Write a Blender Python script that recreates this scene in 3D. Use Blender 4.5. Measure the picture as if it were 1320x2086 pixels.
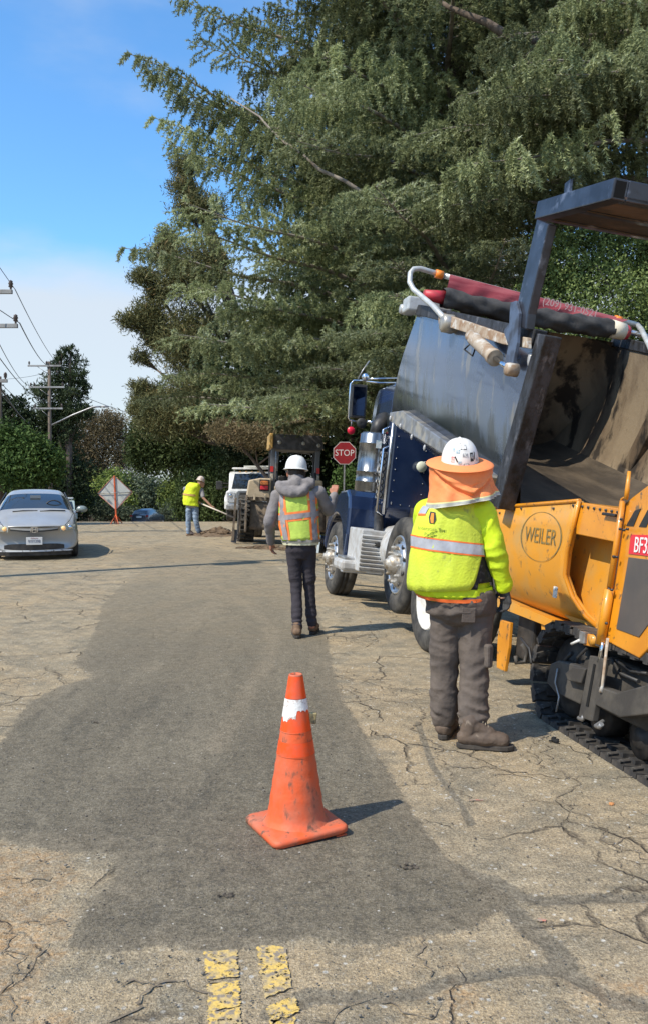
import bpy, bmesh, math, random
import numpy as np
from math import sin, cos, tan, pi, radians, sqrt, atan2, exp
from mathutils import Vector, Matrix, Euler, noise as mnoise
random.seed(7); rng = np.random.default_rng(11)
S = bpy.context.scene
for o in list(bpy.data.objects): bpy.data.objects.remove(o)

# ------------------------------------------------------------------ camera
EYE = 1.58; FPX = 1750.0; PITCH = radians(-1.96)
cam_d = bpy.data.cameras.new('camera'); cam = bpy.data.objects.new('camera', cam_d)
S.collection.objects.link(cam); S.camera = cam
cam.location = (0, 0, EYE); cam.rotation_euler = (radians(90) + PITCH, 0, 0)
cam_d.sensor_fit = 'VERTICAL'; cam_d.sensor_height = 24; cam_d.lens = 24 * FPX / 2086
cam_d.clip_start = .05; cam_d.clip_end = 3000
S.render.resolution_x = 647; S.render.resolution_y = 1024

# ------------------------------------------------------------------ sky, sun, exposure
SUN = Vector((-.486, -.33, .71)).normalized()
SUN_EL = math.asin(SUN.z); SUN_ROT = atan2(SUN.x, SUN.y) % (2 * pi)
W = bpy.data.worlds.new('World'); S.world = W; W.use_nodes = True
nt = W.node_tree; nt.nodes.clear()
def N(t, typ, **kw):
    n = t.nodes.new(typ)
    for k, v in kw.items(): setattr(n, k, v)
    return n
sky = N(nt, 'ShaderNodeTexSky', sky_type='NISHITA', sun_disc=False)
sky.sun_elevation = SUN_EL; sky.sun_rotation = SUN_ROT
sky.air_density = 1.0; sky.dust_density = .4; sky.ozone_density = 2.6
bg = N(nt, 'ShaderNodeBackground'); bg.inputs[1].default_value = .105
tc = N(nt, 'ShaderNodeTexCoord'); sep = N(nt, 'ShaderNodeSeparateXYZ')
nt.links.new(tc.outputs['Generated'], sep.inputs[0])
mp = N(nt, 'ShaderNodeMapping'); mp.inputs['Scale'].default_value = (1, 1, 2.6); mp.inputs['Location'].default_value = (.35, .1, .12)
nt.links.new(tc.outputs['Generated'], mp.inputs[0])
nz = N(nt, 'ShaderNodeTexNoise'); nz.inputs['Scale'].default_value = 2.9; nz.inputs['Detail'].default_value = 6; nz.inputs['Roughness'].default_value = .5
nt.links.new(mp.outputs[0], nz.inputs['Vector'])
# cloud bank low over the horizon plus wisps above
lo = N(nt, 'ShaderNodeMapRange'); lo.inputs[1].default_value = .30; lo.inputs[2].default_value = .12; lo.interpolation_type = 'SMOOTHSTEP'
nt.links.new(sep.outputs[2], lo.inputs[0])
ad = N(nt, 'ShaderNodeMath', operation='MULTIPLY_ADD'); ad.inputs[1].default_value = .55
nt.links.new(lo.outputs[0], ad.inputs[0]); nt.links.new(nz.outputs[0], ad.inputs[2])
cr = N(nt, 'ShaderNodeMapRange'); cr.inputs[1].default_value = .43; cr.inputs[2].default_value = .84; cr.inputs[4].default_value = .88; cr.interpolation_type = 'SMOOTHSTEP'
nt.links.new(ad.outputs[0], cr.inputs[0])
mx = N(nt, 'ShaderNodeMix', data_type='RGBA'); mx.inputs[7].default_value = (6.3, 6.8, 7.3, 1)
hs = N(nt, 'ShaderNodeHueSaturation'); hs.inputs['Saturation'].default_value = 1.12; hs.inputs['Value'].default_value = 2.0
nt.links.new(sky.outputs[0], hs.inputs['Color'])
tn = N(nt, 'ShaderNodeMix', data_type='RGBA', blend_type='MULTIPLY'); tn.inputs[0].default_value = 1; tn.inputs[7].default_value = (.78, 1.03, 1.12, 1); nt.links.new(hs.outputs[0], tn.inputs[6])
nt.links.new(cr.outputs[0], mx.inputs[0]); nt.links.new(tn.outputs[2], mx.inputs[6])
nt.links.new(mx.outputs[2], bg.inputs[0])
wo = N(nt, 'ShaderNodeOutputWorld'); nt.links.new(bg.outputs[0], wo.inputs[0])
sd = bpy.data.lights.new('sun', 'SUN'); sd.energy = 4.8; sd.angle = radians(.53); sd.color = (1, .92, .78)
so = bpy.data.objects.new('sun', sd); S.collection.objects.link(so)
so.rotation_euler = (-SUN).to_track_quat('-Z', 'Y').to_euler()
S.view_settings.view_transform = 'Standard'; S.view_settings.look = 'None'
S.view_settings.exposure = .18; S.view_settings.gamma = 1; S.view_settings.use_curve_mapping = False
S.render.engine = 'CYCLES'
S.cycles.max_bounces = 6; S.cycles.diffuse_bounces = 3; S.cycles.transparent_max_bounces = 8

# ------------------------------------------------------------------ helpers
def tag(o, label=None, cat=None, group=None, kind=None):
    if label: o['label'] = label
    if cat: o['category'] = cat
    if group: o['group'] = group
    if kind: o['kind'] = kind
    return o
def empty(name, loc, rot=(0, 0, 0), label=None, cat=None, group=None):
    o = bpy.data.objects.new(name, None); S.collection.objects.link(o)
    o.location = loc; o.rotation_euler = rot; o.empty_display_size = .2
    return tag(o, label, cat, group)
def link(name, me, parent=None, loc=None, rot=None, scale=None):
    o = bpy.data.objects.new(name, me); S.collection.objects.link(o)
    if parent: o.parent = parent
    if loc is not None: o.location = loc
    if rot is not None: o.rotation_euler = rot
    if scale is not None: o.scale = scale
    return o
def np_mesh(name, V, Fv, k, mats=(), smooth=False, attrs=None, mi=None):
    """V (n,3), Fv (m,k) faces of k corners"""
    me = bpy.data.meshes.new(name); V = np.asarray(V, np.float32); Fv = np.asarray(Fv, np.int32)
    me.vertices.add(len(V)); me.vertices.foreach_set('co', V.ravel())
    m = len(Fv); me.loops.add(m * k); me.loops.foreach_set('vertex_index', Fv.ravel())
    me.polygons.add(m); me.polygons.foreach_set('loop_start', np.arange(m, dtype=np.int32) * k)
    me.polygons.foreach_set('loop_total', np.full(m, k, np.int32))
    if mi is not None: me.polygons.foreach_set('material_index', np.asarray(mi, np.int32))
    me.update(calc_edges=True)
    if smooth: me.polygons.foreach_set('use_smooth', np.ones(m, bool))
    for mt in mats: me.materials.append(mt)
    if attrs:
        for an, av in attrs.items():
            a = me.attributes.new(an, 'FLOAT', 'POINT'); a.data.foreach_set('value', np.asarray(av, np.float32))
    return me

class MB:
    """collects shapes of one part"""
    def __init__(s): s.v = []; s.f = []; s.sm = []
    def add(s, vs, fs, smooth=False, M=None):
        b = len(s.v)
        if M is not None: vs = [M @ Vector(v) for v in vs]
        s.v += [tuple(v) for v in vs]; s.f += [tuple(i + b for i in f) for f in fs]; s.sm += [smooth] * len(fs); return s
    def box(s, c, d, rot=None, M=None):
        hx, hy, hz = d[0] / 2, d[1] / 2, d[2] / 2
        vs = [Vector((x * hx, y * hy, z * hz)) for x in (-1, 1) for y in (-1, 1) for z in (-1, 1)]
        if rot: e = Euler(rot).to_matrix(); vs = [e @ v for v in vs]
        vs = [v + Vector(c) for v in vs]
        return s.add(vs, [(0, 1, 3, 2), (4, 6, 7, 5), (0, 4, 5, 1), (2, 3, 7, 6), (0, 2, 6, 4), (1, 5, 7, 3)], M=M)
    def prism(s, pts, ax, a0, a1, M=None):
        """2D pts in the plane normal to axis ax ('x': (y,z), 'y': (x,z), 'z': (x,y))"""
        n = len(pts)
        def P(p, a): return (a, p[0], p[1]) if ax == 'x' else ((p[0], a, p[1]) if ax == 'y' else (p[0], p[1], a))
        vs = [P(p, a0) for p in pts] + [P(p, a1) for p in pts]
        fs = [tuple(range(n)), tuple(range(2 * n - 1, n - 1, -1))] + [(i, i + n, (i + 1) % n + n, (i + 1) % n) for i in range(n)]
        return s.add(vs, fs, M=M)
    def tube(s, path, r, n=8, cap=True, M=None, flat=None):
        path = [Vector(p) for p in path]; k = len(path)
        if not hasattr(r, '__len__'): r = [r] * k
        vs = []; up = None
        for i, p in enumerate(path):
            t = (path[min(i + 1, k - 1)] - path[max(i - 1, 0)])
            if t.length < 1e-9: t = Vector((0, 0, 1))
            t.normalize()
            if up is None: up = t.orthogonal().normalized()
            else:
                up = up - t * up.dot(t)
                up = up.normalized() if up.length > 1e-6 else t.orthogonal().normalized()
            sd_ = t.cross(up)
            for j in range(n):
                a = 2 * pi * j / n; vs.append(p + (up * cos(a) + sd_ * sin(a)) * r[i])
        fs = [(i * n + j, i * n + (j + 1) % n, (i + 1) * n + (j + 1) % n, (i + 1) * n + j) for i in range(k - 1) for j in range(n)]
        s.add(vs, fs, True, M)
        if cap:
            b = len(s.v) - len(vs)
            s.f += [tuple(b + j for j in range(n - 1, -1, -1)), tuple(b + (k - 1) * n + j for j in range(n))]; s.sm += [False, False]
        return s
    def lathe(s, prof, ax='z', c=(0, 0, 0), n=32, M=None, smooth=True):
        """prof [(radius, along)]"""
        vs = []
        for r, a in prof:
            for j in range(n):
                t = 2 * pi * j / n; u, w = r * cos(t), r * sin(t)
                p = (u, w, a) if ax == 'z' else ((a, u, w) if ax == 'x' else (u, a, w))
                vs.append((p[0] + c[0], p[1] + c[1], p[2] + c[2]))
        k = len(prof)
        return s.add(vs, [(i * n + j, i * n + (j + 1) % n, (i + 1) * n + (j + 1) % n, (i + 1) * n + j) for i in range(k - 1) for j in range(n)], smooth, M)
    def ball(s, c, r, n=14, M=None):
        if not hasattr(r, '__len__'): r = (r, r, r)
        m = n // 2; vs = [(c[0], c[1], c[2] - r[2])]
        for i in range(1, m):
            a = -pi / 2 + pi * i / m
            for j in range(n): vs.append((c[0] + r[0] * cos(a) * cos(2 * pi * j / n), c[1] + r[1] * cos(a) * sin(2 * pi * j / n), c[2] + r[2] * sin(a)))
        vs.append((c[0], c[1], c[2] + r[2])); L = len(vs) - 1
        fs = [(0, 1 + (j + 1) % n, 1 + j) for j in range(n)] + [(L, 1 + (m - 2) * n + j, 1 + (m - 2) * n + (j + 1) % n) for j in range(n)]
        fs += [(1 + i * n + j, 1 + i * n + (j + 1) % n, 1 + (i + 1) * n + (j + 1) % n, 1 + (i + 1) * n + j) for i in range(m - 2) for j in range(n)]
        return s.add(vs, fs, True, M)
    def grid(s, P, closed=False, smooth=True):
        """P rows x cols of points"""
        r, c = len(P), len(P[0]); vs = [p for row in P for p in row]
        cc = c if closed else c - 1
        return s.add(vs, [(i * c + j, i * c + (j + 1) % c, (i + 1) * c + (j + 1) % c, (i + 1) * c + j) for i in range(r - 1) for j in range(cc)], smooth)
    def mesh(s, name, m):
        me = bpy.data.meshes.new(name); me.from_pydata(s.v, [], s.f); me.materials.append(m)
        me.polygons.foreach_set('use_smooth', s.sm); me.update()
        bm = bmesh.new(); bm.from_mesh(me); bmesh.ops.recalc_face_normals(bm, faces=bm.faces); bm.to_mesh(me); bm.free()
        return me
    def build(s, name, m, parent=None, bevel=0, thick=0, **kw):
        o = link(name, s.mesh(name, m), parent)
        if thick:
            md = o.modifiers.new('thick', 'SOLIDIFY'); md.thickness = thick; md.offset = kw.get('off', 0)
        if bevel:
            md = o.modifiers.new('bevel', 'BEVEL'); md.width = bevel; md.segments = 2; md.limit_method = 'ANGLE'; md.angle_limit = radians(40)
        return o

MATS = {}
def mat(name, c1, c2=None, sc=6, rough=.6, metal=0, bump=0, bsc=40, detail=5, lo=.4, hi=.62, coat=0, spec=.5, c3=None, sc3=30, lo3=.6, hi3=.7, stretch=None, alpha=None, transm=0, rough2=None, emit=None):
    if name in MATS: return MATS[name]
    m = bpy.data.materials.new(name); m.use_nodes = True; t = m.node_tree; b = t.nodes['Principled BSDF']
    b.inputs['Roughness'].default_value = rough; b.inputs['Metallic'].default_value = metal
    b.inputs['Base Color'].default_value = (*c1, 1); b.inputs['Specular IOR Level'].default_value = spec
    if coat: b.inputs['Coat Weight'].default_value = coat; b.inputs['Coat Roughness'].default_value = .08
    if transm: b.inputs['Transmission Weight'].default_value = transm
    if alpha: b.inputs['Alpha'].default_value = alpha
    tc = N(t, 'ShaderNodeTexCoord'); src = tc.outputs['Object']
    if stretch:
        mp = N(t, 'ShaderNodeMapping'); mp.inputs['Scale'].default_value = stretch; t.links.new(src, mp.inputs[0]); src2 = mp.outputs[0]
    else: src2 = src
    out = None
    def nmix(prev, c, scale, l, h, first):
        nz = N(t, 'ShaderNodeTexNoise'); nz.inputs['Scale'].default_value = scale; nz.inputs['Detail'].default_value = detail; nz.inputs['Roughness'].default_value = .6
        t.links.new(src2, nz.inputs['Vector'])
        mr = N(t, 'ShaderNodeMapRange'); mr.inputs[1].default_value = l; mr.inputs[2].default_value = h; t.links.new(nz.outputs[0], mr.inputs[0])
        mx = N(t, 'ShaderNodeMix', data_type='RGBA'); t.links.new(mr.outputs[0], mx.inputs[0])
        if prev is None: mx.inputs[6].default_value = (*c1, 1)
        else: t.links.new(prev, mx.inputs[6])
        mx.inputs[7].default_value = (*c, 1); return mx.outputs[2], mr.outputs[0]
    if c2: 
        out, fac = nmix(None, c2, sc, lo, hi, True)
        if rough2 is not None:
            r = N(t, 'ShaderNodeMapRange'); r.inputs[3].default_value = rough; r.inputs[4].default_value = rough2; t.links.new(fac, r.inputs[0]); t.links.new(r.outputs[0], b.inputs['Roughness'])
    if c3: out, _ = nmix(out, c3, sc3, lo3, hi3, False)
    if out: t.links.new(out, b.inputs['Base Color'])
    if bump:
        nz = N(t, 'ShaderNodeTexNoise'); nz.inputs['Scale'].default_value = bsc; nz.inputs['Detail'].default_value = 4; t.links.new(src, nz.inputs['Vector'])
        bp = N(t, 'ShaderNodeBump'); bp.inputs['Strength'].default_value = min(1, bump); bp.inputs['Distance'].default_value = .01; t.links.new(nz.outputs[0], bp.inputs['Height']); t.links.new(bp.outputs[0], b.inputs['Normal'])
    if emit: b.inputs['Emission Color'].default_value = (*emit[0], 1); b.inputs['Emission Strength'].default_value = emit[1]
    MATS[name] = m; return m

def text(name, s, size, m, parent, loc, xdir, updir, ext=.001, sx=1, **tags):
    cu = bpy.data.curves.new(name, 'FONT'); cu.body = s; cu.size = size; cu.extrude = ext; cu.align_x = 'CENTER'; cu.align_y = 'CENTER'; cu.resolution_u = 3
    tmp = bpy.data.objects.new('tmp', cu); S.collection.objects.link(tmp)
    me = bpy.data.meshes.new_from_object(tmp.evaluated_get(bpy.context.evaluated_depsgraph_get()))
    bpy.data.objects.remove(tmp); me.materials.clear(); me.materials.append(m)
    x = Vector(xdir).normalized(); u = Vector(updir); u = (u - x * u.dot(x)).normalized(); z = x.cross(u)
    M = Matrix((x * sx, u, z)).transposed().to_4x4(); M.translation = Vector(loc)
    me.transform(M); return link(name, me, parent)

# pixel of the photograph -> ray; used to find measures on a vehicle's own side plane
def ray(px, py):
    x = (px - 660) / FPX; z = -(py - 1043) / FPX
    return Vector((x, cos(PITCH) - z * sin(PITCH), sin(PITCH) + z * cos(PITCH)))
class Frame:
    def __init__(s, o, head, roll):
        s.o = Vector(o); s.h = radians(head); s.r = radians(roll); s.rot = (0, s.r, s.h)
        s.R = Euler(s.rot).to_matrix(); s.c = s.R.transposed() @ (Vector((0, 0, EYE)) - s.o)
    def sp(s, px, py, x=0):
        d = s.R.transposed() @ ray(px, py); t = (x - s.c.x) / d.x; q = s.c + d * t; return q
    def yz(s, px, py, x=0): q = s.sp(px, py, x); return (q.y, q.z)
    def rp(s, px, py, y):
        d = s.R.transposed() @ ray(px, py); t = (y - s.c.y) / d.y; return s.c + d * t
def gp(px, py, z=0):
    d = ray(px, py); t = (z - EYE) / d.z; return Vector((d.x * t, d.y * t, z))
def dp(px, py, y):
    d = ray(px, py); t = y / d.y; return Vector((d.x * t, y, EYE + d.z * t))

TR = Frame((.87, 8.14, 0), 11.5, 6.5); PV = Frame((1.46, 5.68, -.01), 10.5, 6.5)
SL = tan(radians(6.5))
def ground_z(x, y):
    x = np.asarray(x, float); y = np.asarray(y, float)
    u = (x - .95) * cos(TR.h) + (y - 8.14) * sin(TR.h)
    s = np.where(u > 0, np.minimum(u, 3.2), 0); z = -SL * (np.sqrt(s * s + .01) - .1) * np.clip((26 - y) / 10, 0, 1)
    k = np.clip(y - 33, 0, None); z = z - .052 * (np.sqrt(k * k + 9) - 3) * (y > 33)
    z = z - 1.3 * np.clip((y - 72) / 15, 0, 1) * np.clip((-20 - x) / 4, 0, 1)
    return np.maximum(z, -9)
def gz(x, y): return float(ground_z(x, y))
# ------------------------------------------------------------------ ground
PATCH = [gp(*q).xy for q in [(140,1935),(150,1885),(190,1830),(228,1795),(236,1748),(200,1738),(150,1742),(70,1728),(0,1716),(-300,1700),(-300,1600),(0,1515),(60,1432),(120,1400),(192,1378),(150,1352),(178,1318),(200,1270),(206,1235),(248,1195),(300,1158),(250,1138),(256,1122),(330,1112),(420,1118),(480,1124),(560,1150),(640,1230),(668,1300),(680,1370),(700,1430),(745,1500),(790,1570),(830,1640),(900,1740),(980,1800),(1046,1830),(1000,1868),(965,1890),(880,1908),(800,1930),(700,1925),(620,1915),(520,1935),(420,1945),(330,1932),(240,1950)]]
def sdf(P, X, Y):
    P = np.array([tuple(p) for p in P]); n = len(P); d = np.full(X.shape, 1e9); ins = np.zeros(X.shape, bool)
    for i in range(n):
        a = P[i]; b = P[(i + 1) % n]; ab = b - a; L = (ab ** 2).sum()
        t = np.clip(((X - a[0]) * ab[0] + (Y - a[1]) * ab[1]) / L, 0, 1)
        d = np.minimum(d, np.hypot(X - a[0] - ab[0] * t, Y - a[1] - ab[1] * t))
        c = (a[1] > Y) != (b[1] > Y)
        with np.errstate(divide='ignore', invalid='ignore'): xc = (b[0] - a[0]) * (Y - a[1]) / (b[1] - a[1]) + a[0]
        ins ^= c & (X < xc)
    return np.where(ins, d, -d)
def pdist(lines, X, Y):
    D = np.full(X.shape, 1e9)
    for ln in lines:
        w = ln[0]; P = [gp(*q).xy for q in ln[1:]]
        for a, b in zip(P[:-1], P[1:]):
            a = np.array(tuple(a)); ab = np.array(tuple(b)) - a; L = (ab ** 2).sum() + 1e-9
            t = np.clip(((X - a[0]) * ab[0] + (Y - a[1]) * ab[1]) / L, 0, 1)
            D = np.minimum(D, np.hypot(X - a[0] - ab[0] * t, Y - a[1] - ab[1] * t) / w)
    return D
# sealed joints: (half width m, pixels...)
SEAL = [(.034,(560,2062),(640,2028),(760,2032),(850,2024),(900,2000),(1000,1984),(1060,1975),(1140,1976),(1180,1998),(1260,2042),(1330,2050)),
        (.04,(1000,1790),(1050,1822),(1100,1836),(1200,1830),(1330,1828)), (.05,(1040,1850),(1090,1900),(1130,1925),(1150,1975)),
        (.05,(930,1770),(1000,1800),(1040,1850)),        (.028,(480,1410),(540,1405)), (.02,(850,1470),(880,1560),(940,1640),(960,1680))]
TRACK = [(.075,(300,1135),(400,1170),(480,1215),(540,1265),(556,1310),(545,1350),(510,1400),(480,1460),(440,1530))]
xs = np.concatenate([-np.geomspace(3.2, 160, 70)[::-1], np.linspace(-3, 3, 241), np.geomspace(3.2, 160, 70)])
ys = [-3, -1, 0, 1, 1.5]
while ys[-1] < 420: y = ys[-1]; ys.append(y + (max(.02, y * .0062) if y < 34 else y * .03))
ys = np.array(ys); X, Y = np.meshgrid(xs, ys)
def vn(x, y, s, seed=0):
    x = x * s + seed; y = y * s; xi = np.floor(x).astype(int); yi = np.floor(y).astype(int); fx = x - xi; fy = y - yi; fx = fx * fx * (3 - 2 * fx); fy = fy * fy * (3 - 2 * fy)
    h = lambda a, b: np.mod(np.sin(a * 127.1 + b * 311.7) * 43758.5453, 1.0)
    return (h(xi, yi) * (1 - fx) + h(xi + 1, yi) * fx) * (1 - fy) + (h(xi, yi + 1) * (1 - fx) + h(xi + 1, yi + 1) * fx) * fy
Z = ground_z(X, Y); sd_ = sdf(PATCH, X, Y); seal = pdist(SEAL, X, Y); trk = pdist(TRACK, X, Y)
jit = rng.normal(0, 1, X.shape)
near = np.clip((9 - Y) / 6, 0, 1)
Z = Z + np.clip((sd_ + .01) / .03, 0, 1) * .007 * near + jit * .0011 * near * (sd_ < 0) * (np.abs(X) < 3)
wear = (vn(X, Y, 3.1) * .5 + vn(X, Y, 7.3, 5) * .3 + vn(X, Y, 17, 9) * .2)
soil = np.clip((-.72 - X + (wear - .5) * 1.2) / .12, 0, 1) * np.clip((3.75 - Y + (wear - .5)) / .15, 0, 1) * (sd_ < .02) + np.clip((wear - .60) / .08, 0, 1) * np.clip((3.0 - Y) / .15, 0, 1) * (sd_ < 0)
soil = np.clip(soil, 0, 1)
Z = Z + (sd_ < 0) * np.clip((7 - Y) / 3, 0, 1) * ((wear - .5) * .018 + (vn(X, Y, 31, 2) - .5) * .005) * (.35 + .9 * soil)
Z = Z - .006 * np.clip(1.3 - seal, 0, 1) * near * (sd_ < 0)
verge = np.clip((X - (6.3 - .2 * Y)) / 1.2, 0, 1) + np.clip((-9.5 - X) / 2, 0, 1) + np.clip((Y - 60) / 20, 0, 1)
verge = np.clip(verge, 0, 1)
Z = Z + .12 * np.clip(verge * 3, 0, 1) * (Y < 60) * (X > 0)
r_, c_ = X.shape; idx = np.arange(r_ * c_).reshape(r_, c_)
Q = np.stack([idx[:-1, :-1], idx[:-1, 1:], idx[1:, 1:], idx[1:, :-1]], -1).reshape(-1, 4)
V = np.stack([X, Y, Z], -1).reshape(-1, 3)
inside = (sd_.ravel()[Q].mean(1) > 0)

def ground_material():
    m = bpy.data.materials.new('worn_road'); m.use_nodes = True; t = m.node_tree; b = t.nodes['Principled BSDF']
    L = t.links.new
    geo = N(t, 'ShaderNodeNewGeometry'); pos = geo.outputs['Position']
    def at(n): a = N(t, 'ShaderNodeAttribute'); a.attribute_name = n; return a.outputs['Fac']
    def noise(sc, det=5, ro=.6, vec=None):
        n = N(t, 'ShaderNodeTexNoise'); n.inputs['Scale'].default_value = sc; n.inputs['Detail'].default_value = det; n.inputs['Roughness'].default_value = ro
        L(vec or pos, n.inputs['Vector']); return n.outputs[0]
    def mr(x, a, b_, c=0, d=1, sm=False):
        n = N(t, 'ShaderNodeMapRange'); L(x, n.inputs[0])
        for i, v in ((1, a), (2, b_), (3, c), (4, d)): n.inputs[i].default_value = v
        if sm: n.interpolation_type = 'SMOOTHSTEP'
        return n.outputs[0]
    def ma(op, x, y=0, z=None):
        n = N(t, 'ShaderNodeMath', operation=op)
        for i, v in enumerate((x, y, z)):
            if v is None: continue
            if isinstance(v, (int, float)): n.inputs[i].default_value = v
            else: L(v, n.inputs[i])
        return n.outputs[0]
    def mix(f, a, c):
        n = N(t, 'ShaderNodeMix', data_type='RGBA')
        if isinstance(f, (int, float)): n.inputs[0].default_value = f
        else: L(f, n.inputs[0])
        for i, v in ((6, a), (7, c)):
            if isinstance(v, tuple): n.inputs[i].default_value = (*v, 1)
            else: L(v, n.inputs[i])
        return n.outputs[2]
    # warped coordinates for crackle
    nv = N(t, 'ShaderNodeTexNoise'); nv.inputs['Scale'].default_value = 3.5; nv.inputs['Detail'].default_value = 5; L(pos, nv.inputs['Vector'])
    wv = N(t, 'ShaderNodeVectorMath', operation='MULTIPLY_ADD'); L(nv.outputs['Color'], wv.inputs[0]); wv.inputs[1].default_value = (.32, .32, 0); L(pos, wv.inputs[2])
    # old surface: tan-grey aggregate
    big = noise(.55, 4); mid = noise(3.2, 6, .65); fine = noise(38, 4, .7); grit = noise(140, 3, .7)
    tan = mix(mr(big, .36, .64), (.345, .285, .190), (.405, .305, .180))
    tan = mix(mr(mid, .42, .66), tan, (.215, .185, .13))
    tan = mix(mr(fine, .52, .72, 0, .65), tan, (.13, .115, .095))
    tan = mix(mr(grit, .56, .68, 0, .75), tan, (.46, .42, .34))
    tan = mix(mr(noise(210, 2), .60, .68, 0, .7), tan, (.08, .075, .07))
    vs = N(t, 'ShaderNodeTexVoronoi'); vs.inputs['Scale'].default_value = 26; L(pos, vs.inputs['Vector'])
    chip = ma('MULTIPLY', mr(vs.outputs['Distance'], .27, .17), mr(noise(9, 3), .48, .6))
    tan = mix(ma('MULTIPLY', chip, .8), tan, (.55, .53, .47))
    # crackle
    vo = N(t, 'ShaderNodeTexVoronoi', feature='DISTANCE_TO_EDGE'); vo.inputs['Scale'].default_value = 1.5; L(wv.outputs[0], vo.inputs['Vector'])
    crk = ma('MULTIPLY', mr(vo.outputs['Distance'], .016, .004), mr(noise(1.1, 3), .47, .55))
    vo2 = N(t, 'ShaderNodeTexVoronoi', feature='DISTANCE_TO_EDGE'); vo2.inputs['Scale'].default_value = 6; L(wv.outputs[0], vo2.inputs['Vector'])
    crk2 = ma('MULTIPLY', mr(vo2.outputs['Distance'], .04, .01), mr(noise(.9, 4), .54, .62))
    crk = ma('MAXIMUM', crk, ma('MULTIPLY', crk2, .6))
    tan = mix(ma('MULTIPLY', crk, .65), tan, (.09, .074, .055))
    sof = at('soil'); soc = mix(mr(mid, .4, .6), (.38, .245, .125), (.30, .21, .12)); tan = mix(ma('MULTIPLY', sof, mr(noise(6, 7, .75), .42, .56, .25, .9)), tan, mix(mr(fine, .45, .62), soc, (.40, .33, .23)))
    # sealed joints
    sl = at('seal'); slf = mr(ma('ADD', sl, ma('ADD', ma('MULTIPLY', ma('SUBTRACT', mid, .5), 2.6), ma('MULTIPLY', ma('SUBTRACT', fine, .5), 1.6))), 1.1, .8)
    tan = mix(ma('MULTIPLY', slf, .75), tan, mix(mr(fine, .4, .65), (.12, .108, .085), (.20, .178, .135)))
    # milled patch: grey asphalt
    asp = mix(mr(big, .35, .65), (.142, .121, .086), (.170, .145, .101))
    asp = mix(mr(noise(1.6, 5), .45, .68, 0, .7), asp, (.175, .152, .108))
    asp = mix(mr(fine, .5, .7, 0, .7), asp, (.085, .08, .07))
    asp = mix(mr(grit, .56, .68, 0, .8), asp, (.30, .28, .235))
    asp = mix(mr(noise(230, 2), .58, .68, 0, .85), asp, (.05, .048, .045))
    asp = mix(ma('MULTIPLY', mr(vs.outputs['Distance'], .16, .09), mr(noise(17, 2), .56, .6)), asp, (.5, .48, .43))
    mpv = N(t, 'ShaderNodeMapping'); mpv.inputs['Scale'].default_value = (2.6, .38, 1); mpv.inputs['Rotation'].default_value = (0, 0, radians(8)); L(pos, mpv.inputs[0])
    asp = mix(mr(noise(1.0, 6, .65, mpv.outputs[0]), .48, .66, 0, .42), asp, (.25, .215, .155))
    asp = mix(mr(noise(2.4, 7, .7, mpv.outputs[0]), .54, .66, 0, .45), asp, (.085, .078, .062))
    tk = at('track'); tkf = mr(ma('ADD', tk, ma('MULTIPLY', ma('SUBTRACT', mid, .5), 1.2)), 1.5, .3, 0, .32, True)
    asp = mix(tkf, asp, (.285, .235, .165))
    sdv = at('edge'); dust = mr(ma('ADD', sdv, ma('MULTIPLY', ma('SUBTRACT', noise(2.2, 5), .5), .6)), .20, -.05, 0, .45, True)
    asp = mix(dust, asp, (.24, .20, .14))
    far = N(t, 'ShaderNodeSeparateXYZ'); L(pos, far.inputs[0])
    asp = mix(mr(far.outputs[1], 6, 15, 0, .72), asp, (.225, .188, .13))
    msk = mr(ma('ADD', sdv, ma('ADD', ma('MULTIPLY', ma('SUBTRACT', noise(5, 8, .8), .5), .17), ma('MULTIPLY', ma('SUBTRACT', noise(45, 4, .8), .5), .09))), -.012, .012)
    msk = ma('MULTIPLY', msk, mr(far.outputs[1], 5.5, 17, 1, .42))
    col = mix(msk, tan, asp)
    col = mix(ma('MULTIPLY', at('verge'), .95), col, mix(mr(fine, .4, .6), (.085, .065, .04), (.16, .125, .08)))
    gv = ma('MULTIPLY', mr(noise(85, 3, .8), .36, .64, .62, 1.38), mr(noise(13, 5, .75), .34, .66, .78, 1.2))
    gm = N(t, 'ShaderNodeMix', data_type='RGBA', blend_type='MULTIPLY'); gm.inputs[0].default_value = 1; L(col, gm.inputs[6]); cb = N(t, 'ShaderNodeCombineColor'); L(gv, cb.inputs[0]); L(gv, cb.inputs[1]); L(gv, cb.inputs[2]); L(cb.outputs[0], gm.inputs[7]); col = gm.outputs[2]
    L(col, b.inputs['Base Color']); b.inputs['Roughness'].default_value = .92; b.inputs['Specular IOR Level'].default_value = .25
    h = ma('ADD', ma('MULTIPLY', fine, .6), ma('MULTIPLY', grit, .5)); h = ma('ADD', h, ma('MULTIPLY', mid, 1.2))
    h = ma('SUBTRACT', h, ma('MULTIPLY', crk, ma('SUBTRACT', 1, msk)))
    bp = N(t, 'ShaderNodeBump'); bp.inputs['Strength'].default_value = .95; bp.inputs['Distance'].default_value = .016; L(h, bp.inputs['Height']); L(bp.outputs[0], b.inputs['Normal'])
    return m
GM = ground_material()
at_ = dict(edge=sd_.ravel(), seal=np.minimum(seal.ravel(), 9), track=np.minimum(trk.ravel(), 9), verge=verge.ravel(), soil=soil.ravel())
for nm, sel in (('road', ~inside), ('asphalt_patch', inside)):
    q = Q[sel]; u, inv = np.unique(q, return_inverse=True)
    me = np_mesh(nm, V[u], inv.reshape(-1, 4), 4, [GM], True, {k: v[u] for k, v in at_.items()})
    tag(link(nm, me), kind='structure')

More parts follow.
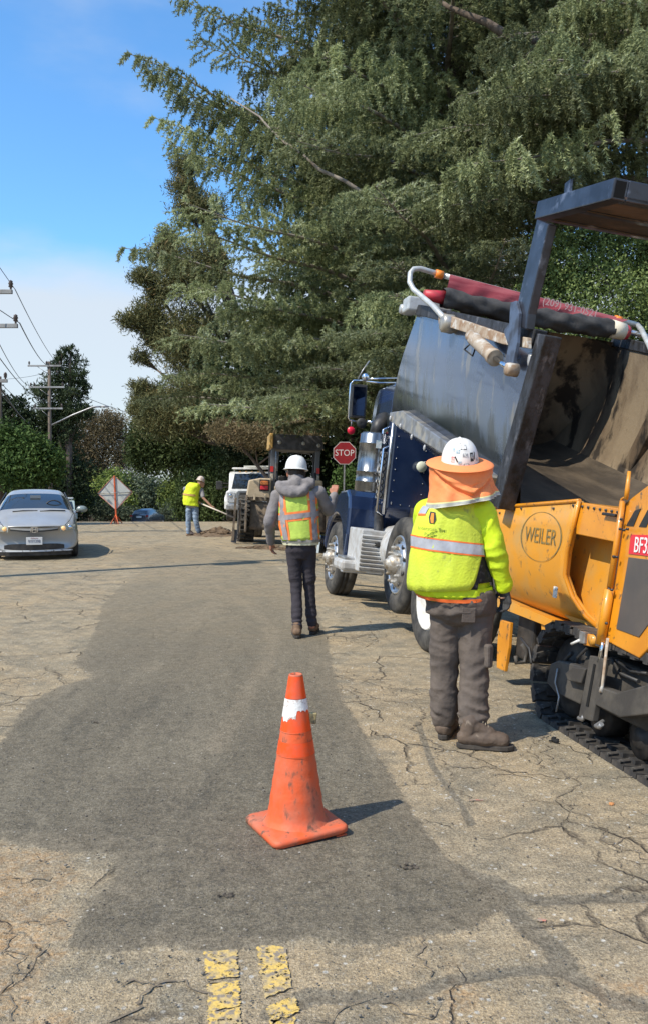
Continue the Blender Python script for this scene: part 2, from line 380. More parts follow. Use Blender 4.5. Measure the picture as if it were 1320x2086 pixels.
# thin open cracks, ribbons of uneven width lying in the surface
def ribbon(pts, w0, w1, z, seed, step=.02, rough=.35):
    r = random.Random(seed); P = [Vector(p) for p in pts]; out = []
    for a, b in zip(P[:-1], P[1:]):
        n = max(1, int((b - a).length / step))
        for i in range(n): out.append(a.lerp(b, i / n))
    out.append(P[-1]); L = []; R = []; off = 0
    for i, p in enumerate(out):
        t = (out[min(i + 1, len(out) - 1)] - out[max(0, i - 1)]).normalized(); nrm = Vector((-t.y, t.x))
        off = off * .85 + r.uniform(-1, 1) * .012 * rough * 3
        w = r.uniform(w0, w1) * (.3 + .7 * sin(pi * min(1, max(.06, i / len(out)))) ** .4)
        q = p + nrm * off; L.append(q + nrm * w); R.append(q - nrm * w)
    V_ = [(q.x, q.y, gz(q.x, q.y) + z) for q in L + R]; n = len(L)
    return V_, [(i, i + 1, n + i + 1, n + i) for i in range(n - 1)]
CR = [[(850,1440),(846,1490),(880,1545),(905,1560)],[(905,1560),(935,1610),(952,1650)],[(1075,1500),(1085,1560),(1150,1590),(1175,1640),(1215,1690),(1262,1720),(1290,1770),(1312,1820)],
      [(700,1400),(730,1440),(735,1462)],[(1262,1720),(1320,1752)],[(1150,1590),(1230,1585),(1330,1580)],[(905,1560),(990,1565),(1075,1580),(1160,1586)],
      [(80,1348),(105,1338),(140,1328),(172,1310)],[(95,1352),(115,1365),(122,1378)],[(115,1365),(138,1390)],[(0,1222),(60,1206),(100,1198),(96,1210)],[(40,1245),(45,1262)],[(0,1438),(50,1432)],
      [(100,1196),(180,1192),(245,1188)],[(870,1910),(868,1950),(890,1990)],[(220,2035),(330,2020),(420,2040)],[(40,1880),(80,1870),(140,1872)],[(0,1795),(50,1805),(110,1790)],[(690,1392),(760,1420),(850,1440)],
      [(1175,1640),(1120,1642),(1060,1640)],[(640,1380),(700,1378),(790,1385)],[(700,1860),(760,1862)],[(20,1990),(90,1960),(130,1930)],[(1210,1690),(1240,1720),(1330,1712)],
      [(230,2086),(260,2040),(330,2010)],[(10,1900),(40,1950),(30,2010),(60,2070)],[(640,2086),(700,2060),(820,2070),(900,2050)],[(1130,1560),(1120,1500),(1075,1440)],[(770,1370),(800,1400),(870,1420)]]
b = MB()
for i, c in enumerate(CR):
    vs, fs = ribbon([gp(*q).xy for q in c], .001, .005 if i % 3 else .008, .005, i, rough=.8); b.add(vs, fs)
tag(b.build('road_crack', mat('crack_dirt', (.135, .108, .076), (.21, .17, .12), sc=30, rough=1)), kind='structure')
# yellow centre lines, worn
YM = mat('yellow_road_paint', (.62, .43, .12), (.44, .34, .18), sc=14, lo=.46, hi=.6, rough=.85, bump=.6, bsc=60, c3=(.25, .21, .16), sc3=42, lo3=.5, hi3=.58, detail=6, spec=.2)
_t = YM.node_tree; _b = _t.nodes['Principled BSDF']
_tc = N(_t, 'ShaderNodeTexCoord'); _n = N(_t, 'ShaderNodeTexNoise'); _n.inputs['Scale'].default_value = 22; _n.inputs['Detail'].default_value = 8; _n.inputs['Roughness'].default_value = .75; _t.links.new(_tc.outputs['Object'], _n.inputs['Vector'])
_m = N(_t, 'ShaderNodeMapRange'); _m.inputs[1].default_value = .585; _m.inputs[2].default_value = .555; _t.links.new(_n.outputs[0], _m.inputs[0]); _t.links.new(_m.outputs[0], _b.inputs['Alpha'])
def paint(quads, seed):
    r = random.Random(seed); b = MB()
    for l0, l1, r0, r1 in quads:
        a, c, d, e = [gp(*q).xy for q in (l0, l1, r0, r1)]; n = 26; Lp = []; Rp = []
        for i in range(n + 1):
            u = i / n; jj = lambda: r.uniform(-1, 1) * .005
            p = a.lerp(c, u); q = d.lerp(e, u); Lp.append((p.x + jj(), p.y + (jj() * 2 if i in (0, n) else 0), .0045)); Rp.append((q.x + jj(), q.y, .0045))
        k = 6; rows = [[tuple(Vector(Lp[i]).lerp(Vector(Rp[i]), j / k) + (Vector((0, r.uniform(-1, 1) * .007, 0)) if i in (0, n) else Vector())) for j in range(k + 1)] for i in range(n + 1)]
        b.grid(rows, smooth=False)
    return b
o = paint([((416,1931),(421,1998),(483,1931),(486,1992)), ((422,2004),(424,2060),(487,1998),(490,2052)), ((424,2064),(428,2150),(491,2056),(496,2150))], 1).build('centre_line_paint', YM); tag(o, kind='structure')
o = paint([((524,1931),(538,2034),(582,1931),(594,2014)), ((542,2056),(556,2086),(600,2032),(612,2062)), ((550,2080),(560,2150),(600,2076),(615,2150))], 2).build('centre_line_paint', YM); tag(o, kind='structure')
# red survey spray marks
b = MB()
for c, (dx, dy) in (((968,1632),(.055,.010)), ((1103,1877),(.022,.014))):
    p = gp(*c); a = [(p.x + dx * cos(t) * random.uniform(.6, 1.1), p.y + dy * sin(t) * random.uniform(.6, 1.2), gz(p.x, p.y) + .006) for t in np.linspace(0, 2 * pi, 15)[:-1]]
    b.add(a, [tuple(range(14))])
tag(b.build('spray_mark', mat('red_spray', (.46, .19, .13), (.30, .24, .18), sc=70, rough=.95, lo=.42, hi=.5)), kind='structure')

# loose grit over the road
def rock_mesh(name, seed, m, k=1):
    bm = bmesh.new(); bmesh.ops.create_icosphere(bm, subdivisions=k, radius=1); r = random.Random(seed)
    for v in bm.verts: v.co *= r.uniform(.7, 1.15); v.co.z *= .7
    me = bpy.data.meshes.new(name); bm.to_mesh(me); bm.free(); me.materials.append(m); return me
dm = mat('dark_clod', (.05, .042, .034), (.12, .1, .075), sc=20, rough=1)
tmpl = rock_mesh('t', 3, dm); tv = np.array([v.co[:] for v in tmpl.vertices]); tf = np.array([p.vertices[:] for p in tmpl.polygons])
n = 2600; gy = rng.uniform(2.3, 14, n) ** 1; gy = 2.3 + (gy - 2.3) * rng.random(n); gx = rng.uniform(-.4, .4, n) * gy
gs = np.abs(rng.normal(0, 1, n)) * .0022 + .0013
GV = (tv[None] * gs[:, None, None]) + np.stack([gx, gy, ground_z(gx, gy) + .008], -1)[:, None]
GF = tf[None] + (np.arange(n) * len(tv))[:, None, None]
o = link('loose_grit', np_mesh('loose_grit', GV.reshape(-1, 3), GF.reshape(-1, 3), 3, [mat('grit_stone', (.2, .18, .15), (.07, .06, .05), sc=7, rough=1)]))
tag(o, 'loose grit and small stones strewn over the worn road', 'gravel', kind='stuff')
for i, (px, py, s, lab) in enumerate([(1245,1640,.013,'orange-brown pebble lying on the cracked pavement by the tracks')]):
    p = gp(px, py); o = link('pebble', rock_mesh('pebble', 5, mat('orange_stone', (.5, .22, .08), rough=.8)), loc=(p.x, p.y, gz(p.x, p.y) + s * .5), scale=(s, s, s)); tag(o, lab, 'stone')
for px, py, lab in ((830,1772,'small crumbled asphalt clod on the patch right of the traffic cone'), (466,1830,'little dark crumb of asphalt at the bottom of the patch, left of the cone base'), (195,1474,'tiny grey clod on the patch at the left of the picture'), (1132,1512,'black asphalt crumbs beside the front of the rubber track')):
    p = gp(px, py); b = MB(); r = random.Random(px)
    for k in range(9 if px != 195 else 3):
        q = (r.gauss(0, .018), r.gauss(0, .012), r.uniform(.003, .01)); s = r.uniform(.005, .012) * (1.8 if px == 1132 else 1)
        b.add([(v * np.array([s, s, s]) + np.array(q)) for v in tv], [tuple(f) for f in tf])
    o = b.build('clod', dm if px != 1132 else mat('black_crumb', (.012, .012, .012), rough=.8)); o.location = (p.x, p.y, gz(p.x, p.y) + .006); tag(o, lab, 'clod')

# ------------------------------------------------------------------ common materials
M_rubber = mat('tyre_rubber', (.035, .034, .033), (.10, .092, .08), sc=5, rough=.85, bump=.3, bsc=30, spec=.3)
M_alu = mat('aluminium', (.62, .62, .62), (.42, .40, .37), sc=9, rough=.32, metal=.85)
M_chrome = mat('chrome', (.75, .76, .78), rough=.08, metal=1)
M_black = mat('black_plastic', (.015, .015, .016), (.04, .037, .034), sc=9, rough=.5)
M_glass = mat('window_glass', (.02, .026, .03), rough=.05, spec=.9, coat=.5)
M_dark = mat('dark_steel', (.028, .026, .025), (.07, .06, .05), sc=8, rough=.6, metal=.3)
M_greyp = mat('galvanised_steel', (.38, .39, .40), (.25, .23, .21), sc=12, rough=.45, metal=.6)
M_white = mat('white_paint', (.78, .78, .76), (.6, .59, .55), sc=5, rough=.35, coat=.4)

def wheel(parent, x0, y, z, r, w, kind='steer', rim_m=None, n=44):
    """x0: outer face, wheel extends to +x; axis along x"""
    t = MB(); R = r
    t.lathe([(R * .60, .0 + w * .5), (R * .60, .035), (R * .66, .008), (R * .80, .0), (R * .92, .012), (R * .985, .04), (R, .07), (R, w * .3), (R - .012, w * .3 + .004), (R - .012, w * .3 + .012), (R, w * .3 + .016), (R, w * .5), (R - .012, w * .5 + .004), (R - .012, w * .5 + .012), (R, w * .5 + .016), (R, w - .07), (R * .985, w - .04), (R * .92, w - .012), (R * .8, w), (R * .6, w - .03), (R * .6, w * .5)], 'x', (x0, y, z), n)
    ty = t.build('tyre', M_rubber, parent)
    rm = MB(); a = .03 if kind == 'steer' else .02
    if kind == 'steer':
        rm.lathe([(R * .62, .03), (R * .60, .012), (R * .57, .016), (R * .55, .05), (R * .50, .055), (R * .46, .02), (R * .40, -.005), (R * .30, -.01), (R * .2, -.012), (0.001, -.012)], 'x', (x0, y, z), n)
    elif kind == 'drive':
        rm.lathe([(R * .62, .03), (R * .60, .012), (R * .57, .02), (R * .54, .06), (R * .52, .17), (R * .44, .19), (R * .3, .185), (.001, .185)], 'x', (x0, y, z), n)
    else:
        rm.lathe([(R * .62, .03), (R * .61, .008), (R * .56, .014), (R * .52, .06), (R * .4, .03), (R * .22, .02), (.001, .015)], 'x', (x0, y, z), n)
    rim = rm.build('rim', rim_m or M_alu, ty)
    if kind == 'steer':
        h = MB(); h.lathe([(R * .22, 0), (R * .2, -.05), (R * .19, -.06), (R * .16, -.085), (R * .11, -.09), (R * .10, -.115), (.001, -.12)], 'x', (x0, y, z), 20)
        for k in range(10):
            an = 2 * pi * k / 10; h.lathe([(.021, 0), (.018, -.035), (.013, -.05), (.001, -.052)], 'x', (x0, y + R * .36 * cos(an), z + R * .36 * sin(an)), 8, smooth=False)
        h.build('hub', mat('dirty_hub', (.55, .53, .48), (.30, .24, .17), sc=14, rough=.45, metal=.5), ty)
        d = MB()
        for k in range(10):
            an = 2 * pi * (k + .5) / 10; d.lathe([(.024, -.0), (.022, -.008), (.001, -.008)], 'x', (x0 + .012, y + R * .47 * cos(an), z + R * .47 * sin(an)), 10)
        d.build('hand_hole', M_black, ty)
    elif kind == 'drive':
        h = MB(); h.lathe([(R * .17, .185), (R * .16, .10), (R * .14, .08), (.001, .075)], 'x', (x0, y, z), 20)
        for k in range(10):
            an = 2 * pi * k / 10; h.lathe([(.018, .185), (.018, .15), (.001, .147)], 'x', (x0, y + R * .32 * cos(an), z + R * .32 * sin(an)), 8, smooth=False)
        h.build('hub', mat('dirty_hub', (.5, .48, .42)), ty)
    return ty
# ------------------------------------------------------------------ dump truck
truck = empty('dump_truck', TR.o, TR.rot, 'dark blue dump truck with raised bed tipping into the yellow paver', 'dump truck')
M_blue = mat('navy_paint', (.012, .026, .075), (.03, .05, .11), sc=2.5, rough=.14, metal=.25, coat=1, lo=.35, hi=.7)
M_bed = mat('worn_bed_paint', (.055, .088, .165), (.095, .12, .17), sc=2.2, rough=.16, metal=.55, coat=.6, c3=(.23, .21, .19), sc3=4.5, lo3=.57, hi3=.66, stretch=(1, 1, .35), rough2=.34, lo=.42, hi=.6, bump=.12, bsc=3)
def grime_and_reflection(m):  # tar spatter, plus the dark reflection low on the bed painted into the colour
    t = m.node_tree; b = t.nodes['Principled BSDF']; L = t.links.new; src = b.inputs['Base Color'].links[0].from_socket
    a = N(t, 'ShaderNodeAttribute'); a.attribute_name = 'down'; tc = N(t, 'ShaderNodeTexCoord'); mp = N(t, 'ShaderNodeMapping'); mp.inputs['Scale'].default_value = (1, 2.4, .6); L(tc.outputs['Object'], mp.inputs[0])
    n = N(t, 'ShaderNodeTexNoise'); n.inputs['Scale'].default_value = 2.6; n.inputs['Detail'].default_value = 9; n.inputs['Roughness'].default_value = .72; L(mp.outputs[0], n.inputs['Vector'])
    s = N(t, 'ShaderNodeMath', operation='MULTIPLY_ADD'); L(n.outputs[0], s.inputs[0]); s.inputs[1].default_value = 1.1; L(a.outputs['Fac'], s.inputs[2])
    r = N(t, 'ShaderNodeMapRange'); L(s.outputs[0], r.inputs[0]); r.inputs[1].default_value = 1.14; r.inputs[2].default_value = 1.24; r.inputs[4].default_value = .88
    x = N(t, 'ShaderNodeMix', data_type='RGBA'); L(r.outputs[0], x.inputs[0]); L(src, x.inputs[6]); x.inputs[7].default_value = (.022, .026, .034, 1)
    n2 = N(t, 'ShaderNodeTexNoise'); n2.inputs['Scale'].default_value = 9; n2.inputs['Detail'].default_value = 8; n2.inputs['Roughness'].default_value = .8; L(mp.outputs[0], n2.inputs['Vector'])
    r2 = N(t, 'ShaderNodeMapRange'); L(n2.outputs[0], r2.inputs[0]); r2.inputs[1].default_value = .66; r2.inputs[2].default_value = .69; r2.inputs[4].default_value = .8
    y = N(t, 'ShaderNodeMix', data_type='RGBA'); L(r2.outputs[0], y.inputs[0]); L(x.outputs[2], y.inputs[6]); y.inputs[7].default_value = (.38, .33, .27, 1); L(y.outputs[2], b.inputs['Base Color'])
grime_and_reflection(M_bed)
M_bedin = mat('asphalt_stained_steel', (.26, .20, .13), (.14, .10, .065), sc=2.2, rough=.55, metal=.25, c3=(.035, .028, .022), sc3=3.2, lo3=.52, hi3=.60, stretch=(1, 1, .45), bump=.4, bsc=25)
M_floor = mat('asphalt_coated_floor', (.05, .04, .03), (.10, .078, .055), sc=5, rough=.45, bump=.4, bsc=18, stretch=(1, .3, 1))
M_rail = mat('dusty_rail', (.30, .31, .33), (.20, .19, .175), sc=8, rough=.4, metal=.5, c3=(.42, .38, .31), sc3=5, lo3=.5, hi3=.6)
M_rim = mat('scraped_edge_steel', (.05, .052, .06), (.02, .018, .016), sc=14, rough=.55, metal=.4, c3=(.16, .16, .17), sc3=9, lo3=.60, hi3=.72, bump=.5, bsc=35, stretch=(1, 1, .4))
M_rust = mat('rusty_beige_steel', (.40, .33, .25), (.26, .16, .09), sc=9, rough=.8, c3=(.5, .47, .42), sc3=12, lo3=.55, hi3=.62)
BW = 2.36
FT = TR.sp(852, 633, 0); RT = TR.sp(1108, 693, 0); FB = TR.sp(797, 850, .13); RB = TR.sp(1048, 1030, .13)
def prof(s, off=0):
    T = FT.lerp(RT, s); B = FB.lerp(RB, s); out = []
    for k in range(9):
        v = k / 8; q = T.lerp(B, v); q = Vector((.13 * max(0, (v - .3) / .7) ** 2 + off, q.y, q.z)); out.append(q)
    dy, dz = (B.y - T.y), (B.z - T.z); L = sqrt(dy * dy + dz * dz); n = Vector((0, dy / L, dz / L)) * (1 if off == 0 else 1)
    for x, d in ((.22, .12), (.36, .2), (.55, .24)): out.append(Vector((x + off * .6, B.y, B.z)) + n * (d - off))
    return out + [Vector((BW - p.x, p.y, p.z)) for p in reversed(out)]
b = MB(); b.grid([prof(s) for s in np.linspace(0, 1, 9)]); sh = b.build('bed_side', M_bed, truck)
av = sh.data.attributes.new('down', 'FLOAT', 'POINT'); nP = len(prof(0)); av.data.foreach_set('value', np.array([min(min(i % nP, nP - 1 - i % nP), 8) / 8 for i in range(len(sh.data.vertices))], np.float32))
b = MB(); gi = [prof(s, .045) for s in np.linspace(.015, 1, 9)]; b.grid(gi); b.build('bed_lining', M_bedin, truck)
n_ = len(gi[0]); b = MB(); b.grid([[r[k] + Vector((0, 0, .006)) for k in range(8, n_ - 8)] for r in gi]); b.build('bed_floor', M_floor, truck)
b = MB(); p0 = prof(0); b.add([p for p in p0], [tuple(range(len(p0)))]); b.add([p for p in gi[0]], [tuple(range(n_))])
fw = b.build('front_wall', M_bedin, truck)
# rounded inner corners and hoist housing on the front wall
def fwall(x, v, out): # point on the inner front wall
    q = gi[0][0].lerp(gi[0][8], v); w = (gi[0][8] - gi[0][0]); nn = Vector((0, w.z, -w.y)).normalized(); nn = nn if nn.y < 0 else -nn
    return Vector((x, q.y, q.z)) + nn * out
rows = []
for v in np.linspace(-.02, 1.12, 12):
    rows.append([fwall(BW / 2 + .34 * cos(a) * 1.0, v, .02 + .26 * sin(a) * (.55 + .45 * v)) for a in np.linspace(pi, 0, 12)])
b = MB(); b.grid(rows); b.build('hoist_housing', M_bedin, truck)
rows = []
for v in np.linspace(0, 1.1, 8): rows.append([fwall(BW - .045 - .3 * (1 - sin(a)), v, .3 * (1 - cos(a))) for a in np.linspace(0, pi / 2, 8)])
b = MB(); b.grid(rows); b.build('corner_fillet', M_bedin, truck)
# ribs on the right wall inside and top rails
def post(x0, x1, s0, s1, v0, v1, m, name, dz=0):
    a = FT.lerp(RT, s0); c = FT.lerp(RT, s1); a2 = FB.lerp(RB, s0); c2 = FB.lerp(RB, s1)
    pts = [a.lerp(a2, v0), c.lerp(c2, v0), c.lerp(c2, v1), a.lerp(a2, v1)]
    b = MB(); b.prism([(p.y, p.z + dz) for p in pts], 'x', x0, x1); return b.build(name, m, truck, bevel=.008)
for x0, x1 in ((-.035, .10), (BW - .10, BW + .035)): post(x0, x1, .975, 1.02, -.03, 1.02, M_rim, 'rear_post')
post(-.03, .07, 0, .96, -.05, .035, M_rim, 'top_rail'); post(BW - .07, BW + .03, 0, .96, -.05, .035, M_rim, 'top_rail')
post(BW - .16, BW - .06, .45, .5, .05, 1, M_bedin, 'inner_rib'); post(BW - .16, BW - .06, .75, .8, .05, 1, M_bedin, 'inner_rib')
b = MB(); q = FB.lerp(RB, 1.0); b.box((BW / 2, q.y, q.z - .2), (BW - .4, .12, .1)); b.build('rear_sill', M_rim, truck, bevel=.01)
# beige weathered rail along the upper side
a = [TR.yz(*p) for p in ((905, 637), (1042, 683), (1090, 690), (1090, 712), (1040, 704), (906, 662))]
b = MB(); b.prism(a, 'x', -.07, -.028); b.build('upper_side_rail', M_rust, truck, bevel=.006)
# dusty lower side ledge with marker lights
a = [TR.yz(*p) for p in ((793, 840), (818, 836), (915, 905), (1000, 972), (992, 992), (905, 928), (793, 858))]
b = MB(); b.prism(a[:1] + a[1:], 'x', .0, .14); b.build('lower_side_ledge', M_rail, truck, bevel=.01)
for px, py in ((795, 852), (815, 868), (838, 890), (864, 912)):
    q = TR.sp(px, py, -.01); b = MB(); b.ball((q.x, q.y, q.z), (.015, .018, .032), 10); b.build('marker_lamp', mat('lamp_lens', (.38, .38, .38), rough=.15), truck)
# tailgate raised level above the opening
A = TR.sp(1103, 432, 0); B_ = TR.sp(1262, 388, 0); d = (B_ - A); d.normalize(); nn = Vector((0, -d.z, d.y)); nn = nn if nn.z > 0 else -nn
def tg(x, s, h): q = A + d * s; return Vector((x, q.y + nn.y * h, q.z + nn.z * h))
LT = (B_ - A).length
M_gate = mat('scraped_black_paint', (.035, .04, .055), (.015, .012, .012), sc=5, rough=.4, metal=.3, c3=(.16, .18, .23), sc3=6, lo3=.58, hi3=.72, coat=.3)
b = MB(); vs = [tg(x, s, h) for x in (0, BW) for s in (0.02, LT) for h in (-.045, -.03)]
b.add(vs, [(0, 1, 3, 2), (4, 6, 7, 5), (0, 4, 5, 1), (2, 3, 7, 6), (0, 2, 6, 4), (1, 5, 7, 3)]); b.build('tailgate_skin', mat('asphalt_stained_gate', (.06, .045, .035), (.13, .085, .06), sc=3, rough=.6, bump=.4, bsc=20), truck)
for s0, s1, x0, x1 in ((0, LT, -.05, .05), (0, LT, BW - .05, BW + .05), (0, .1, .05, BW - .05), (LT - .1, LT, .05, BW - .05), (LT * .5 - .05, LT * .5 + .05, .05, BW - .05)):
    b = MB(); b.add([tg(x, s, h) for x in (x0, x1) for s in (s0, s1) for h in (-.06, .07)], [(0, 1, 3, 2), (4, 6, 7, 5), (0, 4, 5, 1), (2, 3, 7, 6), (0, 2, 6, 4), (1, 5, 7, 3)]); b.build('tailgate_frame', M_gate, truck, bevel=.008)
b = MB(); b.add([tg(x, LT + .003, h) for x in (-.035, .035) for h in (-.045, .055)], [(0, 1, 3, 2)]); b.build('tube_opening', mat('void', (.003, .003, .003), rough=1), truck)
b = MB(); b.add([tg(x, s, h) for x in (-.02, .0) for s, h in ((.38, .07), (.46, .07), (.44, .17), (.36, .15))], [(0, 1, 2, 3), (7, 6, 5, 4), (0, 4, 5, 1), (1, 5, 6, 2), (2, 6, 7, 3), (3, 7, 4, 0)]); b.build('lug', M_gate, truck)
a = [TR.yz(*p, -.06) for p in ((1100, 448), (1124, 458), (1082, 640), (1078, 672), (1063, 668), (1060, 620))]
for x0 in (-.09, BW + .02):
    b = MB(); b.prism(a, 'x', x0, x0 + .07); b.build('tailgate_arm', M_gate, truck, bevel=.008)
    lv = [TR.yz(*p, -.08) for p in ((1048, 618), (1060, 614), (1066, 640), (1062, 700), (1050, 760), (1038, 762), (1036, 748), (1044, 705), (1034, 676), (1046, 660))]
    b = MB(); b.prism(lv, 'x', x0 - .03, x0 - .002); b.build('lever_plate', mat('plate_blue_grey', (.10, .13, .19), (.05, .055, .07), sc=9, rough=.45, metal=.3), truck, bevel=.004)
c0 = TR.sp(958, 684, -.13); c1 = TR.sp(1008, 730, -.13); c2 = TR.sp(1040, 753, -.13)
b = MB(); b.tube([c0, c0.lerp(c1, .12), c0.lerp(c1, .13), c0.lerp(c1, .88), c0.lerp(c1, .9), c1], [.05, .05, .058, .058, .066, .066], 16); cy = b.build('gate_cylinder', M_rust, truck)
b = MB(); b.tube([c1, c2], .022, 12); b.build('piston_rod', M_chrome, cy)
b = MB(); b.lathe([(.001, -.17), (.045, -.17), (.05, -.15), (.05, -.08), (.001, -.08)], 'x', (0, c2.y, c2.z), 14); b.build('pin', M_rust, cy)
b = MB(); h0 = TR.sp(962, 695, -.12); b.tube([h0, TR.sp(945, 712, -.15), TR.sp(962, 725, -.14), TR.sp(968, 708, -.1), TR.sp(985, 722, -.1)], .008, 6); b.build('hose', M_black, truck)
q = TR.sp(914, 660, -.06); b = MB(); b.lathe([(.001, -.14), (.06, -.14), (.085, -.12), (.09, -.03), (.075, 0), (.075, .05)], 'x', (0, q.y, q.z), 20); b.build('tarp_motor', M_rail, truck)
# tarp arm, bow, rolled black tarp and red tarp sheet
yb = 1.0
p_ = [TR.sp(910, 655, -.1), TR.sp(880, 622, -.06), TR.rp(842, 590, yb - .1), TR.rp(834, 575, yb - .05), TR.rp(835, 556, yb), TR.rp(842, 548, yb), TR.rp(855, 547, yb), TR.rp(905, 562, yb)]
M_pipe = mat('pale_pipe', (.55, .57, .56), (.42, .42, .40), sc=8, rough=.4, metal=.3)
b = MB(); b.tube(p_, .028, 12); b.build('tarp_arm', M_pipe, truck)
e_ = TR.rp(1298, 662, yb); s_ = TR.rp(905, 562, yb)
b = MB(); b.tube([s_, e_], .03, 10); b.build('tarp_bow', M_pipe, truck)
for f in (.0, .92): 
    b = MB(); b.tube([s_.lerp(e_, f - .045), s_.lerp(e_, f - .01)], .045, 12); b.build('orange_clamp', mat('orange_plastic', (.8, .22, .02), rough=.5), truck)
e2 = TR.rp(1290, 660, yb); b = MB(); b.tube([e_, TR.rp(1306, 672, yb - .3), TR.rp(1325, 712, yb - .8), TR.rp(1345, 760, yb - 1)], .028, 10); b.build('tarp_arm', M_pipe, truck)
r0 = TR.rp(900, 606, yb - .2); r1 = TR.rp(1246, 670, yb - .2)
path = [r0.lerp(r1, t) - Vector((0, 0, .03 * sin(pi * t))) for t in np.linspace(0, 1, 40)]
b = MB(); rows = []
for i, p in enumerate(path):
    R_ = .098 + .012 * sin(i * 1.7) * random.random()
    rows.append([p + Vector((0, cos(a), sin(a))) * (R_ + .010 * sin(3 * a + i * .9) + .008 * sin(5 * a - i * .6)) for a in np.linspace(0, 2 * pi, 25)[:-1]])
b.grid(rows, closed=True); b.build('rolled_tarp', mat('black_tarp', (.028, .027, .026), (.055, .05, .046), sc=6, rough=.8, bump=.6, bsc=14), truck)
b = MB(); b.tube([r1 - Vector((.02, 0, 0)), r1 + Vector((.14, .0, -.01))], [.10, .092], 18); b.build('tarp_end_cover', mat('cream_vinyl', (.62, .55, .42), rough=.6), truck)
b = MB(); b.tube([r1 + Vector((.13, 0, -.01)), r1 + Vector((.19, 0, -.015))], [.09, .075], 18); b.build('red_end_cap', mat('red_vinyl', (.55, .03, .05), (.35, .05, .05), sc=12, rough=.5), truck)
b = MB(); b.tube([r0 - Vector((.2, 0, 0)), r0 + Vector((.03, 0, 0))], [.05, .075], 14); b.build('red_end_cap', MATS['red_vinyl'], truck)
b = MB(); b.tube([r1 + Vector((.17, 0, 0)), r1 + Vector((.42, 0, -.02))], .03, 10); b.build('roller_shaft', M_alu, truck)
# red sheet from bow down behind the roll
rows = []
for i, t in enumerate(np.linspace(.02, .94, 50)):
    a = s_.lerp(e_, t) + Vector((0, -.03, .02)); c = r0.lerp(r1, t * 1.02) + Vector((0, .10, .02))
    rows.append([a.lerp(c, v) + Vector((0, -.03 * sin(pi * v) * (1 + .5 * sin(i * .8 + v * 3)), -.02 * sin(i * 1.3) * v)) for v in np.linspace(0, 1, 8)])
b = MB(); b.grid(rows); b.build('red_tarp', mat('red_tarp_vinyl', (.20, .022, .03), (.32, .075, .08), sc=5, rough=.7, stretch=(.4, 1, 3)), truck)
tq = s_.lerp(e_, .66).lerp(r0.lerp(r1, .68) + Vector((0, .1, .12)), .42) + Vector((0, -.085, 0))
text('tarp_lettering', '(209) 931-0521', .115, mat('faded_lettering', (.62, .42, .38), rough=.7), truck, tq, (e_ - s_), (0, -.2, 1), sx=.92)
b = MB(); b.box((FT.x + .12, FT.y + .1, FT.z + .07), (.5, .22, .16)); b.build('roller_bracket', M_pipe, truck, bevel=.02)
b = MB(); b.lathe([(.001, -.12), (.05, -.12), (.06, -.08), (.06, .02), (.001, .02)], 'x', (FT.x - .02, FT.y + .25, FT.z + .05), 14); b.build('roller_motor', M_pipe, truck)
b = MB(); q = TR.sp(1078, 732, -.02); b.ball((q.x, q.y, q.z), (.012, .035, .055), 10); b.build('marker_lamp', MATS['lamp_lens'], truck)
# chassis
for x in (.78, BW - .88):
    b = MB(); b.box((x + .05, 1.6, 1.02), (.1, 7.2, .26)); b.build('frame_rail', M_dark, truck)
for y in (4.12, 1.0, -.12):
    b = MB(); b.tube([(.25, y, .53 + (.2 if y == 1.0 else 0)), (BW - .25, y, .53 + (.2 if y == 1.0 else 0))], .08, 10); b.build('axle', M_dark, truck)
b = MB(); b.tube([(BW / 2, 1.9, .95), (BW / 2, 1.7, 2.3)], .09, 12); b.build('hoist_ram', M_dark, truck)
b = MB(); b.box((BW / 2, .5, 1.28), (1.1, 4.6, .12)); b.build('sub_frame', M_dark, truck)
wheel(truck, .0, 4.12, .52, .52, .30, 'steer'); wheel(truck, BW - .3, 4.12, .52, .52, .3, 'plain')
wheel(truck, .02, 1.03, .71, .52, .26, 'steer'); wheel(truck, BW - .3, 1.03, .71, .52, .28, 'plain')
for y in (-.12,):
    wheel(truck, .0, y, .52, .52, .27, 'drive', mat('white_rim', (.72, .71, .67), (.55, .52, .47), sc=10, rough=.4)); wheel(truck, .31, y, .52, .52, .27, 'plain', M_dark)
    wheel(truck, BW - .27, y, .52, .52, .27, 'plain'); wheel(truck, BW - .58, y, .52, .52, .27, 'plain', M_dark)
# cab
CY = TR.sp(795, 940, .30).y; CX0, CX1 = .30, BW - .30
pf = [(CY, 1.28), (CY, 2.55), (CY + .06, 2.82), (CY + .2, 2.92), (CY + 1.0, 2.92), (CY + 1.16, 2.8), (CY + 1.32, 2.1), (CY + 1.35, 1.28), (CY + 1.2, 1.0), (CY + .25, 1.0)]
b = MB(); b.prism(pf, 'x', CX0, CX1); cab = b.build('cab', M_blue, truck, bevel=.03)
b = MB()
for i in range(9):
    for x in (CX0 + .07, CX0 + .45, CX0 + .9): b.ball((x, CY - .002, 1.38 + i * .14), .008, 6)
    b.ball((CX0 + .07 + i * .12, CY - .002, 1.36 + .0 * i), .008, 6)
b.build('rivets', M_alu, cab)
b = MB(); b.box((BW / 2, CY - .004, 2.4), (.9, .02, .36)); b.build('rear_window', M_glass, cab)
b = MB(); b.prism([(CY + .25, 2.15), (CY + .25, 2.7), (CY + .95, 2.7), (CY + 1.1, 2.15)], 'x', CX0 - .006, CX0 + .01); b.build('side_window', M_glass, cab)
b = MB(); b.prism([(CY + .16, 1.1), (CY + .16, 2.8), (CY + 1.1, 2.8), (CY + 1.25, 2.1), (CY + 1.25, 1.1)], 'x', CX0 - .003, CX0 + .01); b.build('door', M_blue, cab, bevel=.004)
